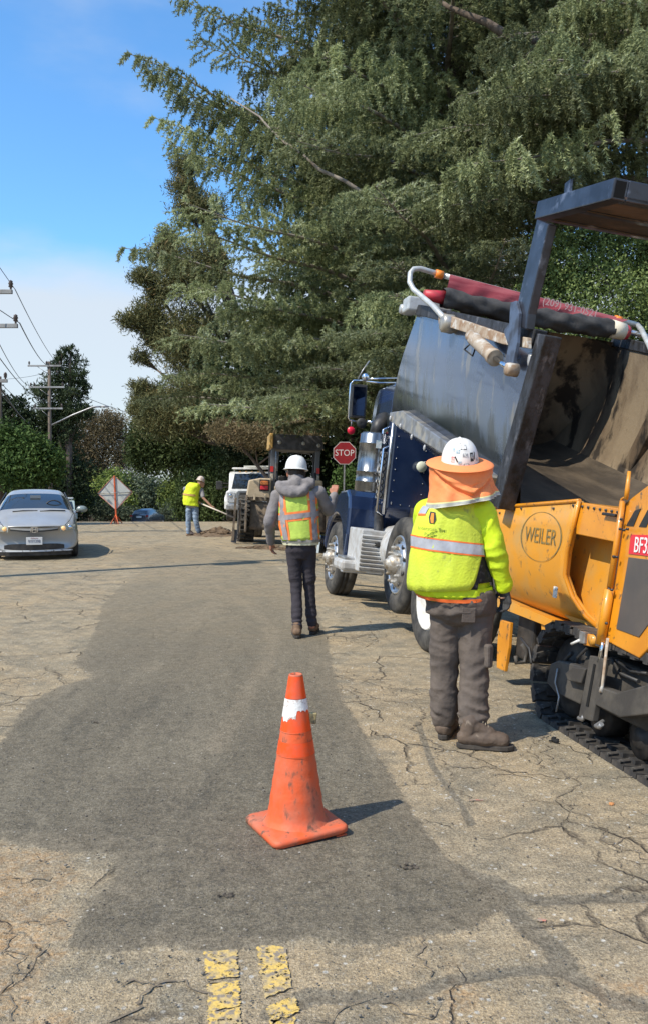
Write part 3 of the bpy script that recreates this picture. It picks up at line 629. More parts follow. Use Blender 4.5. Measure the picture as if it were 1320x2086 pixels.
b = MB(); b.prism([(CX0 + .1, 2.15), (CX1 - .1, 2.15), (CX1 - .14, 2.75), (CX0 + .14, 2.75)], 'y', CY + 1.25, CY + 1.27); o = b.build('windshield', M_glass, cab)
b = MB(); b.tube([(CX0 - .02, CY + .0, 1.22), (CX0 - .02, CY + .0, 2.55)], .018, 8); b.build('corner_trim', M_alu, cab)
for dy, zz in ((.10, (1.2, 2.1)), (.22, (1.5, 2.35))):
    b = MB(); b.tube([(CX0, CY + dy, zz[0]), (CX0 - .08, CY + dy, zz[0] + .05), (CX0 - .08, CY + dy, zz[1] - .05), (CX0, CY + dy, zz[1])], .017, 8); b.build('grab_bar', M_chrome, cab)
q = TR.rp(857, 951, CY - .06); b = MB(); b.lathe([(.001, -.05), (.062, -.05), (.07, -.02), (.05, .04), (.02, .06)], 'y', (q.x, q.y, q.z), 18); b.build('work_lamp', mat('work_lens', (.6, .62, .5), rough=.2), truck)
# hood and grille
b = MB(); b.prism([(CX0 + .3, 1.0), (CX0 + .3, 1.65), (CX0 + .42, 1.85), (CX1 - .42, 1.85), (CX1 - .3, 1.65), (CX1 - .3, 1.0)], 'y', CY + 1.33, 5.25); b.build('hood', M_blue, truck, bevel=.04)
b = MB(); b.box((BW / 2, 5.28, 1.4), (1.0, .06, .9)); b.build('grille', M_chrome, truck, bevel=.02)
b = MB(); b.box((BW / 2, 5.4, .62), (2.3, .12, .32)); b.build('bumper', M_chrome, truck, bevel=.03)
for x0, x1 in ((.0, .6), (BW - .6, BW)):
    arc = [(4.12 + .60 * cos(a), .54 + .60 * sin(a)) for a in np.linspace(.1, pi - .25, 18)]
    out = [(3.50, .42), (3.42, .5), (3.38, .9), (3.40, 1.25), (3.48, 1.42), (3.62, 1.50), (4.0, 1.48), (4.4, 1.34), (4.7, 1.05), (4.8, .7)]
    b = MB(); b.prism(out + arc, 'x', x0, x1); b.build('fender', M_blue, truck, bevel=.035)
b = MB(); b.box((.28, 3.42, .43), (.58, .1, .09)); b.build('fender_lip', mat('pale_trim', (.5, .53, .58), rough=.3, metal=.3), truck, bevel=.02)
# air cleaner
ac = TR.sp(752, 1003, .17); M_ac = mat('stainless_canister', (.33, .34, .35), (.16, .165, .17), sc=5, rough=.22, metal=.9, stretch=(3, 3, .3), c3=(.5, .49, .46), sc3=7, lo3=.6, hi3=.7)
y_ = ac.y; b = MB(); z0 = ac.z; z1 = TR.rp(755, 881, y_).z; R_ = .20
b.lathe([(.001, z0), (R_ - .02, z0), (R_, z0 + .02), (R_, z0 + .12), (R_ + .006, z0 + .125), (R_ + .006, z0 + .14), (R_, z0 + .145), (R_, z0 + .25), (R_ + .006, z0 + .255), (R_ + .006, z0 + .27), (R_, z0 + .275), (R_, z1 - .16), (R_ + .005, z1 - .155), (R_ + .005, z1 - .14), (R_, z1 - .135), (R_, z1 - .03), (R_ - .03, z1), (.001, z1)], 'z', (.17, y_, 0), 32)
acn = b.build('air_cleaner', M_ac, truck)
b = MB(); b.box((.17, y_ - R_ - .003, z0 + .62), (.07, .004, .1)); b.box((.26, y_ - R_ + .03, z0 + .3), (.06, .004, .16), rot=(0, 0, .5)); b.build('decal', mat('decal', (.6, .6, .6), (.25, .4, .4), sc=25), acn)
b = MB(); b.tube([(.17, y_, z1 - .02), (.19, y_, z1 + .1), (.3, y_ + .1, z1 + .22), (.3, y_ + .3, z1 + .22)], .085, 14); b.build('intake_pipe', M_black, acn)
# column of seven round lamps facing back
bar0 = TR.rp(781, 928, y_ - .25); bar1 = TR.rp(772, 1008, y_ - .25)
b = MB(); b.box(((bar0.x + bar1.x) / 2 + .01, y_ - .22, (bar0.z + bar1.z) / 2), (.10, .03, (bar0.z - bar1.z) + .1), rot=(0, 0, 0)); lb = b.build('lamp_bar', M_alu, truck, bevel=.006)
for i in range(7):
    q = bar0.lerp(bar1, i / 6); b = MB(); b.lathe([(.001, -.02), (.028, -.02), (.032, -.012)], 'y', (q.x, y_ - .24, q.z), 16); l = b.build('lamp', mat('beige_lens', (.62, .55, .42), rough=.25), lb)
    b = MB(); b.lathe([(.032, -.014), (.043, -.014), (.045, .012)], 'y', (q.x, y_ - .24, q.z), 16); b.build('bezel', M_black, l)
# mirrors
ym = CY + 1.25
b = MB(); a = [TR.rp(*p, ym) for p in ((718, 782), (748, 784), (744, 852), (713, 850))]; b.prism([(p.x, p.z) for p in a], 'y', ym - .01, ym + .07); mr_ = b.build('mirror', M_black, truck, bevel=.012)
b = MB(); a = [TR.rp(*p, ym - .02) for p in ((721, 787), (745, 789), (741, 847), (717, 845))]; b.add([(p.x, ym - .014, p.z) for p in a], [(0, 1, 2, 3)]); b.build('mirror_glass', mat('mirror_face', (.05, .08, .16), rough=.04, metal=1), mr_)
def rt(path, r, name, m, n=8, y=ym): b = MB(); b.tube([TR.rp(px, py, y) for px, py in path], r, n); return b.build(name, m, truck)
rt([(745, 775), (720, 775), (714, 782), (709, 850), (712, 856), (728, 858)], .014, 'mirror_frame', M_chrome)
rt([(745, 772), (812, 770)], .012, 'mirror_bracket', M_chrome); rt([(745, 777), (775, 780), (812, 779)], .014, 'mirror_bracket', M_chrome)
rt([(748, 858), (778, 866), (790, 880), (789, 960), (783, 1005)], .02, 'mirror_bracket', M_chrome)
rt([(729, 772), (738, 755), (752, 735)], .009, 'antenna', M_greyp); rt([(812, 770), (806, 835)], .01, 'mirror_strut', M_chrome)
q = TR.rp(744, 768, ym); b = MB(); b.ball((q.x, q.y, q.z), (.055, .05, .06), 14); b.build('spot_lamp', M_chrome, truck)
q = TR.rp(737, 862, ym - .03); b = MB(); b.lathe([(.001, .02), (.07, .0), (.075, .02), (.04, .08), (.001, .1)], 'y', (q.x, q.y, q.z), 20); b.build('round_mirror', M_black, truck)
q = TR.rp(715, 877, ym - .05); b = MB(); b.lathe([(.001, -.01), (.052, -.01), (.055, .005), (.03, .03), (.001, .03)], 'y', (q.x, q.y, q.z), 20); b.build('red_reflector', mat('red_lens', (.62, .01, .04), rough=.3), truck)
rt([(715, 868), (716, 856)], .008, 'reflector_stem', M_greyp)
# ribbed battery box, fuel tank, step
yb_ = TR.sp(757, 1110, .12).y
bx0 = TR.rp(737, 1078, yb_); bx1 = TR.rp(768, 1168, yb_)
M_box = mat('dusty_box_paint', (.55, .56, .56), (.42, .40, .37), sc=8, rough=.5, metal=.2)
b = MB(); b.box((bx0.x + .22, yb_ + .35, (bx0.z + bx1.z) / 2), (.42, .66, bx0.z - bx1.z)); bb = b.build('battery_box', M_box, truck, bevel=.015)
for i in range(9):
    z = bx1.z + .05 + i * (bx0.z - bx1.z - .08) / 9; b = MB(); b.box((bx0.x + .18, yb_ + .01, z), (.33, .03, .028), rot=(.5, 0, 0)); b.build('rib', M_box, bb)
b = MB(); b.lathe([(.001, yb_ - .32), (.26, yb_ - .32), (.29, yb_ - .30), (.30, yb_ - .25), (.30, yb_ + .3)], 'y', (.52, 0, .80), 28); b.build('fuel_tank', M_box, truck)
st0 = TR.rp(693, 1140, yb_ + .3); st1 = TR.rp(748, 1165, yb_ + .3)
b = MB(); b.box(((st0.x + st1.x) / 2, yb_ + .45, (st0.z + st1.z) / 2), (st1.x - st0.x, .5, .14)); b.build('step', M_box, truck, bevel=.04)
b = MB(); b.box(((st0.x + st1.x) / 2, yb_ + .45, st0.z + .02), ((st1.x - st0.x) * .8, .4, .05)); b.build('step_tread', M_alu, truck, bevel=.01)
b = MB(); b.tube([(.3, CY + .3, 1.3), (.22, CY - .1, .95), (.2, CY - .2, .8)], .06, 10); b.build('mud_flap_arm', M_black, truck)
b = MB(); b.tube([(BW - .2, CY - .12, 1.0), (BW - .2, CY - .12, 3.3)], .07, 12); b.build('exhaust_stack', M_chrome, truck)

# ------------------------------------------------------------------ asphalt paver
paver = empty('asphalt_paver', PV.o, PV.rot, 'yellow tracked asphalt paver with hopper under the truck tailgate', 'paver')
M_yel = mat('paver_yellow', (.68, .27, .012), (.56, .21, .015), sc=3, rough=.38, coat=.35, c3=(.16, .09, .035), sc3=15, lo3=.60, hi3=.68, bump=.15, bsc=6)
M_yelD = mat('dusty_paver_yellow', (.66, .28, .02), (.50, .29, .085), sc=2.4, rough=.5, coat=.15, lo=.45, hi=.7, c3=(.20, .12, .05), sc3=11, lo3=.60, hi3=.70, bump=.12, bsc=5)
M_trk = mat('track_rubber', (.028, .026, .025), (.075, .065, .055), sc=9, rough=.75, c3=(.16, .15, .13), sc3=17, lo3=.6, hi3=.66, bump=.6, bsc=22)
M_frm = mat('dusty_track_frame', (.045, .040, .035), (.085, .075, .062), sc=5, rough=.7, bump=.3, bsc=16)
PW = 2.35
zt0 = PV.sp(1010, 1033).z; yR = PV.sp(1180, 1020).y; zt1 = PV.sp(1180, 1020).z; yRb = PV.sp(1150, 1150).y; yF = 1.25
sec = [(0, 1.0, 0), (0, .8, 0), (0, .6, .03), (.01, .42, .1), (.05, .26, .18), (.11, .13, .24), (.2, .04, .26), (.33, 0, .26)]
zb = PV.sp(1090, 1262).z
def wing(x_off, sgn, inner=0):
    rows = []
    for s in np.linspace(0, 1, 13):
        row = []
        for x, k, yo in sec:
            yr = yR + (yRb - yR) * min(1, (1 - k) / .5) - (.42 * max(0, .35 - k)) * 1.6
            y = yF + (yr - yF) * s; zt = zt0 + (zt1 - zt0) * s
            row.append((x_off + sgn * (x + inner), y, zb + (zt - zb) * k + inner * .5 * (1 - k)))
        rows.append(row)
    return rows
for xo, sg, nm in ((0, 1, 'hopper_wing'), (PW, -1, 'hopper_wing')):
    b = MB(); b.grid(wing(xo, sg)); b.build(nm, M_yelD, paver, thick=.03, off=-1 if sg > 0 else 1)
# rolled lip on the rear edge of the wing, and along its top
w = wing(0, 1); b = MB(); b.tube([(p[0] - .004, p[1], p[2]) for p in w[-1]], .016, 8); b.build('wing_lip', M_yel, paver)
b = MB(); b.tube([(r[0][0], r[0][1], r[0][2]) for r in w], .014, 8); b.build('wing_lip', M_yel, paver)
b = MB(); b.grid([[(.33 + t * (PW - .66), y, zb + .0 + .0) for t in np.linspace(0, 1, 6)] for y in np.linspace(yF, yR - .2, 6)]); b.build('hopper_floor', M_dark, paver, thick=.03)
b = MB(); b.box((PW / 2, yF + .0, zb + .12), (PW - .5, .04, .26)); b.build('hopper_apron', M_trk, paver)
# body behind: rear bulkhead, band over the recess, recessed plate
def px_prism(pts, x0, x1, name, m, bev=.006, par=None, xp=None):
    b = MB(); b.prism([PV.yz(*p, x0 if xp is None else xp) for p in pts], 'x', x0, x1); return b.build(name, m, par or paver, bevel=bev)
px_prism(((1176, 1022), (1263, 1036), (1260, 1106), (1172, 1088)), .012, .5, 'side_band', M_yel)
px_prism(((1172, 1082), (1262, 1100), (1235, 1302), (1190, 1290), (1150, 1255), (1120, 1180), (1130, 1120)), .16, .5, 'recess_plate', M_yelD)
b = MB(); b.box((PW / 2, yR - 1.6, 1.05), (PW - .4, 2.6, .75)); b.build('engine_housing', M_yel, paver, bevel=.03)
b = MB(); b.box((PW / 2, yR - .08, 1.1), (PW - 1.1, .06, .7)); b.build('hopper_bulkhead', M_yel, paver)
for xa, xb in ((-.03, .16), (PW - .16, PW + .03)):
    px_prism(((1263, 1035), (1275, 1022), (1345, 968), (1500, 900), (1500, 1290), (1330, 1310), (1300, 1341), (1222, 1300)), xa, xb, 'side_panel', M_yel, .008, xp=-.03)
px_prism(((1279, 1135), (1400, 1150), (1400, 1210), (1322, 1268), (1300, 1298), (1254, 1281)), -.036, -.028, 'dark_panel', mat('dark_grey_panel', (.075, .068, .065), (.10, .085, .075), sc=3, rough=.5), .002, xp=-.036)
for i in range(5):
    o_ = i * 26; px_prism(((1292 + o_, 1040 - i), (1304 + o_, 1036 - i), (1289 + o_, 1072 + i * 2), (1274 + o_, 1071 + i * 2)), -.034, -.028, 'hazard_stripe', mat('black_vinyl', (.02, .02, .02), rough=.4), 0, xp=-.034)
px_prism(((1284, 1089), (1400, 1092), (1400, 1142), (1279, 1128)), -.035, -.028, 'red_number_plate', mat('red_vinyl_sign', (.62, .03, .045), rough=.4), 0, xp=-.035)
q0 = PV.sp(1303, 1111, -.038); q1 = PV.sp(1283, 1108, -.038)
text('number_lettering', 'BF3F5', .125, mat('pale_letters', (.75, .72, .70), rough=.5), paver, PV.sp(1313, 1113, -.038), (0, -1, .02), (0, 0, 1), sx=.72)
b = MB(); q = PV.sp(1262, 1010, -.05); b.tube([PV.sp(1241, 1200, -.055), PV.sp(1222, 1312, -.055)], .03, 10); b.tube([PV.sp(1268, 1020, -.05), PV.sp(1241, 1200, -.055)], .018, 10); b.build('vertical_tube', M_yel, paver)
b = MB(); b.tube([PV.sp(1281, 960, -.05), PV.sp(1277, 998, -.05), PV.sp(1274, 1018, -.05)], [.010, .014, .012], 10); b.build('pin_handle', M_yel, paver)
b = MB(); b.tube([PV.sp(1275, 1012, -.05), PV.sp(1266, 1016, -.05), PV.sp(1260, 1058, -.05)], .008, 8); b.build('bracket', M_yel, paver)
b = MB(); b.tube([PV.sp(1228, 1308, -.055), PV.sp(1220, 1348, -.05)], .014, 10); b.build('piston_rod', M_chrome, paver)
b = MB(); b.tube([PV.sp(1237, 1300, -.06), PV.sp(1226, 1398, -.06), PV.sp(1224, 1410, -.06)], [.009, .009, .016], 8); b.build('rusty_rod', M_rust, paver)
b = MB()
for px, py in ((1264, 1078), (1272, 1080), (1251, 1134), (1257, 1135), (1241, 1200), (1247, 1202), (1230, 1268), (1236, 1270), (1266, 1058), (1279, 1078)): q = PV.sp(px, py, -.06); b.lathe([(.001, -.012), (.008, -.012), (.009, 0)], 'x', (q.x, q.y, q.z), 6)
b.build('bolts', M_black, paver)
b = MB(); q = PV.sp(1211, 1304, -.01); b.lathe([(.001, -.03), (.03, -.03), (.032, .05), (.001, .05)], 'x', (q.x, q.y, q.z), 18); b.build('pivot_pin', M_yelD, paver)
px_prism(((1192, 1290), (1203, 1292), (1205, 1318), (1186, 1314)), -.03, .1, 'hinge_block', M_yel)
px_prism(((1179, 1284), (1190, 1288), (1188, 1312), (1176, 1310)), -.05, .02, 'clamp_block', M_greyp)
b = MB(); b.tube([PV.sp(1180, 1304, -.05), PV.sp(1163, 1312, -.07)], .009, 8); b.build('handle', M_white, paver)
px_prism(((1100, 1262), (1152, 1286), (1138, 1300), (1102, 1290)), .12, .16, 'yellow_bracket', M_yelD)
b = MB(); a = [PV.yz(*p, .10) for p in ((1012, 1212), (1060, 1235), (1130, 1266), (1225, 1290), (1225, 1296), (1120, 1278), (1012, 1236))]; b.prism(a, 'x', .1, .4); b.build('underside_frame', M_yelD, paver)
# maker's badge: open oval of two crescents and worn letters
def wx(y, z): # wing surface x at height
    k = (z - zb) / (zt0 - zb)
    for (xa, ka, _), (xb, kb, _) in zip(sec[:-1], sec[1:]):
        if kb <= k <= ka: return xa + (xb - xa) * (ka - k) / (ka - kb)
    return 0
cc = PV.sp(1099, 1093, -.004); m_ink = mat('worn_badge_ink', (.12, .10, .05), (.30, .2, .05), sc=30, rough=.6)
e1 = PV.sp(1142, 1093, 0); ry_ = abs(e1.y - cc.y); rz_ = PV.sp(1099, 1043, 0).z - cc.z
b = MB(); nseg = 72
for i in range(nseg):
    def qq(a, w_):
        y = cc.y - (ry_ + w_) * cos(a); z = cc.z + (rz_ + w_ * .6) * sin(a); return (wx(y, z) - .003, y, z)
    a0 = 2 * pi * i / nseg; a1 = 2 * pi * (i + 1) / nseg; wa = .004 + .016 * abs(cos(a0 - .15)) ** 2.2; wb = .004 + .016 * abs(cos(a1 - .15)) ** 2.2
    b.add([qq(a0, 0), qq(a1, 0), qq(a1, wb), qq(a0, wa)], [(0, 1, 2, 3)])
b.build('oval_badge', m_ink, paver)
text('badge_lettering', 'WEILER', .155, m_ink, paver, (-.004, cc.y, cc.z), (0, -1, 0), (0, 0, 1), sx=.98, ext=.0005)
b = MB(); q = PV.sp(1128, 1206, 0); b.box((.008, q.y, q.z), (.006, .055, .075)); b.build('decal', mat('white_decal', (.7, .68, .62), (.25, .25, .27), sc=60, lo=.55, hi=.6), paver)
for pts, r_ in (([(1165, 1330), (1150, 1345), (1145, 1370), (1160, 1385)], .012), ([(1195, 1320), (1175, 1340), (1170, 1372)], .009), ([(1245, 1340), (1262, 1372), (1300, 1388)], .012), ([(1255, 1345), (1285, 1368), (1318, 1372)], .009), ([(1060, 1300), (1078, 1322), (1082, 1352)], .011)):
    b = MB(); b.tube([PV.sp(*p, .04 + .03 * (i % 2)) for i, p in enumerate(pts)], r_, 8); b.build('hydraulic_hose', M_black, paver)
for i in range(7):
    q = PV.sp(1186 + i * 12, 1032 + i * 1.9, .01); b = MB(); b.lathe([(.001, -.010), (.009, -.010), (.010, 0)], 'x', (.012, q.y, q.z), 6); b.build('bolt', M_black, paver)
for i, (px, py) in enumerate(((1018, 1045), (1168, 1030), (1128, 1036), (1062, 1036), (1160, 1110), (1020, 1190))):
    q = PV.sp(px, py, 0); b = MB(); b.lathe([(.001, -.010), (.009, -.010), (.010, .004)], 'x', (wx(q.y, q.z), q.y, q.z), 6); b.build('bolt', M_black, paver)
px_prism(((1225, 1043), (1252, 1047), (1250, 1053), (1223, 1049)), -.02, .02, 'latch', M_black)
# front push roller and its yellow bracket
px_prism(((1018, 1262), (1038, 1268), (1034, 1320), (1026, 1368), (1010, 1360), (1012, 1300)), .12, .15, 'roller_bracket', M_yel)
fy = PV.sp(1020, 1320, .1).y
b = MB(); b.box((PW / 2, fy - .18, .42), (PW - .4, .3, .34)); b.build('front_cross_beam', M_dark, paver, bevel=.02)
for x in (.35, PW - .95): b = MB(); b.lathe([(.001, x), (.11, x), (.12, x + .02), (.12, x + .58), (.11, x + .6), (.001, x + .6)], 'x', (0, fy + .1, .30), 20); b.build('push_roller', M_dark, paver)
q = PV.rp(1060, 1332, fy - .3); b = MB(); b.tube([(q.x, q.y, q.z + .07), (q.x + .05, q.y, q.z + .02), (q.x + .04, q.y, q.z - .06), (q.x - .03, q.y, q.z - .07), (q.x - .04, q.y, q.z - .02)], .016, 8); b.build('tow_hook', M_frm, paver)
# tracks
PATHR = .30; yA = -.10; yB = -3.2
def tpos(s):
    """point, angle on the track loop; length 2*L + 2*pi*R"""
    L = yA - yB; C = pi * PATHR; T = 2 * L + 2 * C; s %= T
    if s < L: return (yB + s, .035, 0.0)
    s -= L
    if s < C: a = s / PATHR; return (yA + PATHR * sin(a), .035 + PATHR - PATHR * cos(a), a)
    s -= C
    if s < L: return (yA - s, .035 + 2 * PATHR, pi)
    s -= L; a = s / PATHR; return (yB - PATHR * sin(a), .035 + PATHR + PATHR * cos(a), pi + a)
TL = 2 * (yA - yB) + 2 * pi * PATHR; NP = 62
pad = MB(); pad.box((0, 0, -.012), (.34, .118, .03)); pad.prism([(-.059, -.027), (.02, -.027), (.045, -.045), (-.059, -.05)], 'x', -.17, .17)
pad.box((-.02, .0, .014), (.13, .07, .03)); pad.prism([(-.17, -.03), (-.05, .02), (-.05, .055), (-.17, .01)], 'z', .003, .016)
pad_me = pad.mesh('track_pad', M_trk)
for xc in (.15, PW - .15):
    for i in range(NP):
        y, z, a = tpos(i * TL / NP); o = link('track_pad', pad_me, paver, (xc + .0, y, z), (a, 0, 0))
    x0 = xc - .13
    b = MB(); b.lathe([(.001, 0), (.10, 0), (.11, .02), (.20, .03), (.25, .04), (.265, .06), (.265, .18), (.001, .18)], 'x', (xc - .08, yA, .335), 28); b.build('idler_wheel', M_dark, paver)
    b = MB(); b.lathe([(.001, 0), (.12, 0), (.13, .02), (.24, .03), (.265, .06), (.265, .18), (.001, .18)], 'x', (xc - .08, yB, .335), 28); b.build('drive_sprocket', M_dark, paver)
    for k in range(6):
        b = MB(); yy = yA - .42 - k * .46; b.lathe([(.001, 0), (.05, 0), (.06, .02), (.115, .025), (.12, .05), (.12, .16), (.001, .16)], 'x', (xc - .07, yy, .18), 20); b.build('track_roller', M_dark, paver)
    b = MB(); b.prism([(yA - .12, .22), (yA - .18, .5), (yA - .5, .56), (yB + .3, .5), (yB + .2, .26)], 'x', xc - .06, xc + .08); b.build('track_frame', M_frm, paver, bevel=.02)
px_prism(((1200, 1335), (1229, 1342), (1205, 1470), (1177, 1460)), -.06, -.02, 'slotted_plate', M_frm, .006)
px_prism(((1208, 1352), (1212, 1354), (1197, 1440), (1192, 1438)), -.064, -.05, 'slot', mat('void', (.003, .003, .003)), 0)
px_prism(((1120, 1352), (1135, 1345), (1175, 1355), (1200, 1365), (1180, 1435), (1130, 1412), (1112, 1390)), -.02, .05, 'guard_plate', M_frm, .01)
px_prism(((1150, 1372), (1165, 1358), (1192, 1362), (1182, 1392), (1155, 1386)), -.07, 0, 'guard_box', M_frm, .006)
a = [PV.yz(*p, -.04) for p in ((1222, 1398), (1262, 1412), (1320, 1396), (1400, 1360), (1400, 1420), (1330, 1455), (1268, 1462), (1215, 1435))]
b = MB(); b.prism(a, 'x', -.06, .02); b.build('curved_guard', M_frm, paver, bevel=.008)
for px, py in ((1182, 1462), (1217, 1478)):
    q = PV.sp(px, py, -.05); b = MB(); b.tube([(q.x + .05, q.y + .03, q.z + .02), (q.x, q.y + .02, q.z - .01), (q.x - .0, q.y - .02, q.z - .005), (q.x, q.y - .04, q.z + .02)], .014, 8); b.build('tie_bolt', M_greyp, paver)
b = MB(); b.tube([PV.sp(1135, 1362, -.03), PV.sp(1130, 1390, -.03), PV.sp(1138, 1420, -.03), PV.sp(1132, 1450, -.03)], .006, 6); b.build('hose', M_greyp, paver)
b = MB(); b.box((PW / 2, -1.5, .62), (PW - .5, 2.6, .25)); b.build('chassis', M_dark, paver)
b = MB(); b.box((PW / 2, -3.5, .35), (PW + .2, .7, .5)); b.build('screed', M_yel, paver, bevel=.03)
# ------------------------------------------------------------------ traffic cone
cone = empty('traffic_cone', (-.127, 3.86, .008), (0, 0, radians(27)), 'orange traffic cone with a torn white collar standing on the asphalt patch', 'traffic cone')
M_or = mat('faded_cone_orange', (.74, .105, .025), (.46, .15, .085), sc=6, rough=.65, c3=(.16, .075, .045), sc3=24, lo3=.56, hi3=.68, bump=.3, bsc=30, lo=.38, hi=.62, stretch=(1, 1, .55))
M_or2 = mat('bright_cone_orange', (.88, .08, .008), (.62, .11, .05), sc=9, rough=.42, coat=.2, lo=.5, hi=.68)
b = MB(); n = 9
def rsq(h, r, m=6):
    P = []
    for cx, cy, a0 in ((h - r, h - r, 0), (-h + r, h - r, pi / 2), (-h + r, -h + r, pi), (h - r, -h + r, 1.5 * pi)):
        P += [(cx + r * cos(a0 + i * pi / 2 / m), cy + r * sin(a0 + i * pi / 2 / m)) for i in range(m + 1)]
    return P
rows = []
for h, z, r in ((.172, .0, .04), (.182, .006, .04), (.184, .024, .04), (.176, .034, .04), (.16, .038, .05), (.142, .042, .08), (.11, .045, .09)):
    rows.append([Vector((x, y, z + .012 * max(0, (abs(x) + abs(y) - .24)) / .1 * (1 if x > 0 else -.2))) for x, y in rsq(h, r)])
b.grid(rows, closed=True); base = b.build('base', M_or, cone)
rows = []
def cr(z): return .132 + (.030 - .132) * (z - .05) / .655
prof_ = [(.156, .034), (.146, .046), (.136, .058)] + [(cr(z) + .0015 * sin(z * 90), z) for z in np.linspace(.072, .70, 26)] + [(.031, .705), (.026, .708), (.022, .70), (.02, .62)]
b = MB(); b.lathe(prof_, 'z', n=44); b.build('cone_body', M_or, cone)
def collar(name, zt, zbf, off, m):
    rows = []
    T = np.linspace(0, 2 * pi, 60)
    for v in np.linspace(0, 1, 7):
        rows.append([((cr(z) + off) * cos(t), (cr(z) + off) * sin(t), z) for t in T for z in [zt + (zbf(t) - zt) * v]])
    b = MB(); b.grid(rows); b.build(name, m, cone)
rj = random.Random(4)
collar('top_collar', .70, lambda t: .602, .0016, M_or2)
# visible side of the cone faces -y in the world: local angle about -117 deg
def wl(t):
    a = (t - radians(243) + pi) % (2 * pi) - pi
    return (.510 if a < .05 else .548) + rj.uniform(-1, 1) * .006 - (.01 * sin(6 * a) if a < .05 else 0)
collar('white_collar', .600, wl, .0030, mat('torn_white_tape', (.78, .76, .72), (.5, .42, .38), sc=26, rough=.5, lo=.55, hi=.62, bump=.3, bsc=60))
collar('orange_collar', .598, lambda t: .455, .0018, M_or2)
collar('orange_collar', .41, lambda t: .352, .0016, M_or2)
collar('pale_ridge', .457, lambda t: .452, .0030, M_or); collar('pale_ridge', .352, lambda t: .348, .0026, M_or)
a_ = radians(-32); b = MB(); b.box((cr(.51) * cos(a_) + .018, cr(.51) * sin(a_), .505), (.035, .022, .05), rot=(0, .1, a_)); b.build('tape_flap', mat('yellowed_tape', (.55, .45, .2), (.12, .1, .06), sc=20, rough=.5), cone, bevel=.004)
b = MB()
for px, py in ((.17, -.17), (-.17, -.17), (.17, .17), (-.17, .17)): b.box((px * .85, py * .85, -.002), (.05, .05, .012))
b.build('base_foot', M_or, cone)

# ------------------------------------------------------------------ people
def fbm(p, o=3):
    return mnoise.fractal(p, 1.0, 2.0, o)
def capsule(mb, p0, p1, r0, r1, n=14):
    p0, p1 = Vector(p0), Vector(p1); d = (p1 - p0); L = d.length; d.normalize() if L > 1e-6 else None
    up = d.orthogonal().normalized(); sd2 = d.cross(up); rows = []
    for a in np.linspace(-pi / 2, 0, 5)[0:]: rows.append((p0 + d * r0 * sin(a), max(1e-4, r0 * cos(a))))
    for a in np.linspace(0, pi / 2, 5)[0:]: rows.append((p1 + d * r1 * sin(a), max(1e-4, r1 * cos(a))))
    V_ = [c + (up * cos(2 * pi * j / n) + sd2 * sin(2 * pi * j / n)) * r for c, r in rows for j in range(n)]; k = len(rows)
    F_ = [(i * n + j, i * n + (j + 1) % n, (i + 1) * n + (j + 1) % n, (i + 1) * n + j) for i in range(k - 1) for j in range(n)] + [tuple(range(n - 1, -1, -1)), tuple((k - 1) * n + j for j in range(n))]
    mb.add(V_, F_, True)
def loft(mb, rings, n=28, rotz=0):
    """rings (cx, cy, z, rx, ry[, tiltx]) closed"""
    V_ = []
    for rg in rings:
        cx, cy, z, rx, ry = rg[:5]; tl = rg[5] if len(rg) > 5 else 0
        for j in range(n):
            a = 2 * pi * j / n; x = rx * cos(a); y = ry * sin(a)
            xr = x * cos(rotz) - y * sin(rotz); yr = x * sin(rotz) + y * cos(rotz)
            V_.append((cx + xr, cy + yr, z + tl * x))
    k = len(rings)
    mb.add(V_, [(i * n + j, i * n + (j + 1) % n, (i + 1) * n + (j + 1) % n, (i + 1) * n + j) for i in range(k - 1) for j in range(n)] + [tuple(range(n - 1, -1, -1)), tuple((k - 1) * n + j for j in range(n))], True)
def blob(name, fn, voxel, m, parent, smooth=4, wr=None, cut=None):
    mb = MB(); fn(mb); me = mb.mesh('tmp', m); o = bpy.data.objects.new('tmp', me); S.collection.objects.link(o)
    r = o.modifiers.new('r', 'REMESH'); r.mode = 'VOXEL'; r.voxel_size = voxel; r.use_smooth_shade = True
    s = o.modifiers.new('s', 'SMOOTH'); s.iterations = smooth; s.factor = .5
    me2 = bpy.data.meshes.new_from_object(o.evaluated_get(bpy.context.evaluated_depsgraph_get())); bpy.data.objects.remove(o)
    if wr:
        nv = len(me2.vertices); co = np.empty(nv * 3, np.float32); no = np.empty(nv * 3, np.float32); me2.vertices.foreach_get('co', co); me2.vertices.foreach_get('normal', no)
        co = co.reshape(-1, 3); no = no.reshape(-1, 3); d = np.array([wr(Vector(c)) for c in co]); co += no * d[:, None]; me2.vertices.foreach_set('co', co.ravel()); me2.update()
    me2.name = name; me2.materials.clear(); me2.materials.append(m)
    return link(name, me2, parent)
def ridge(p, sx, sy, sz, seed=0):
    q = Vector((p.x * sx + seed, p.y * sy, p.z * sz)); return 1 - 2 * abs(mnoise.noise(q + Vector((fbm(p * 3) * .8,) * 3)))
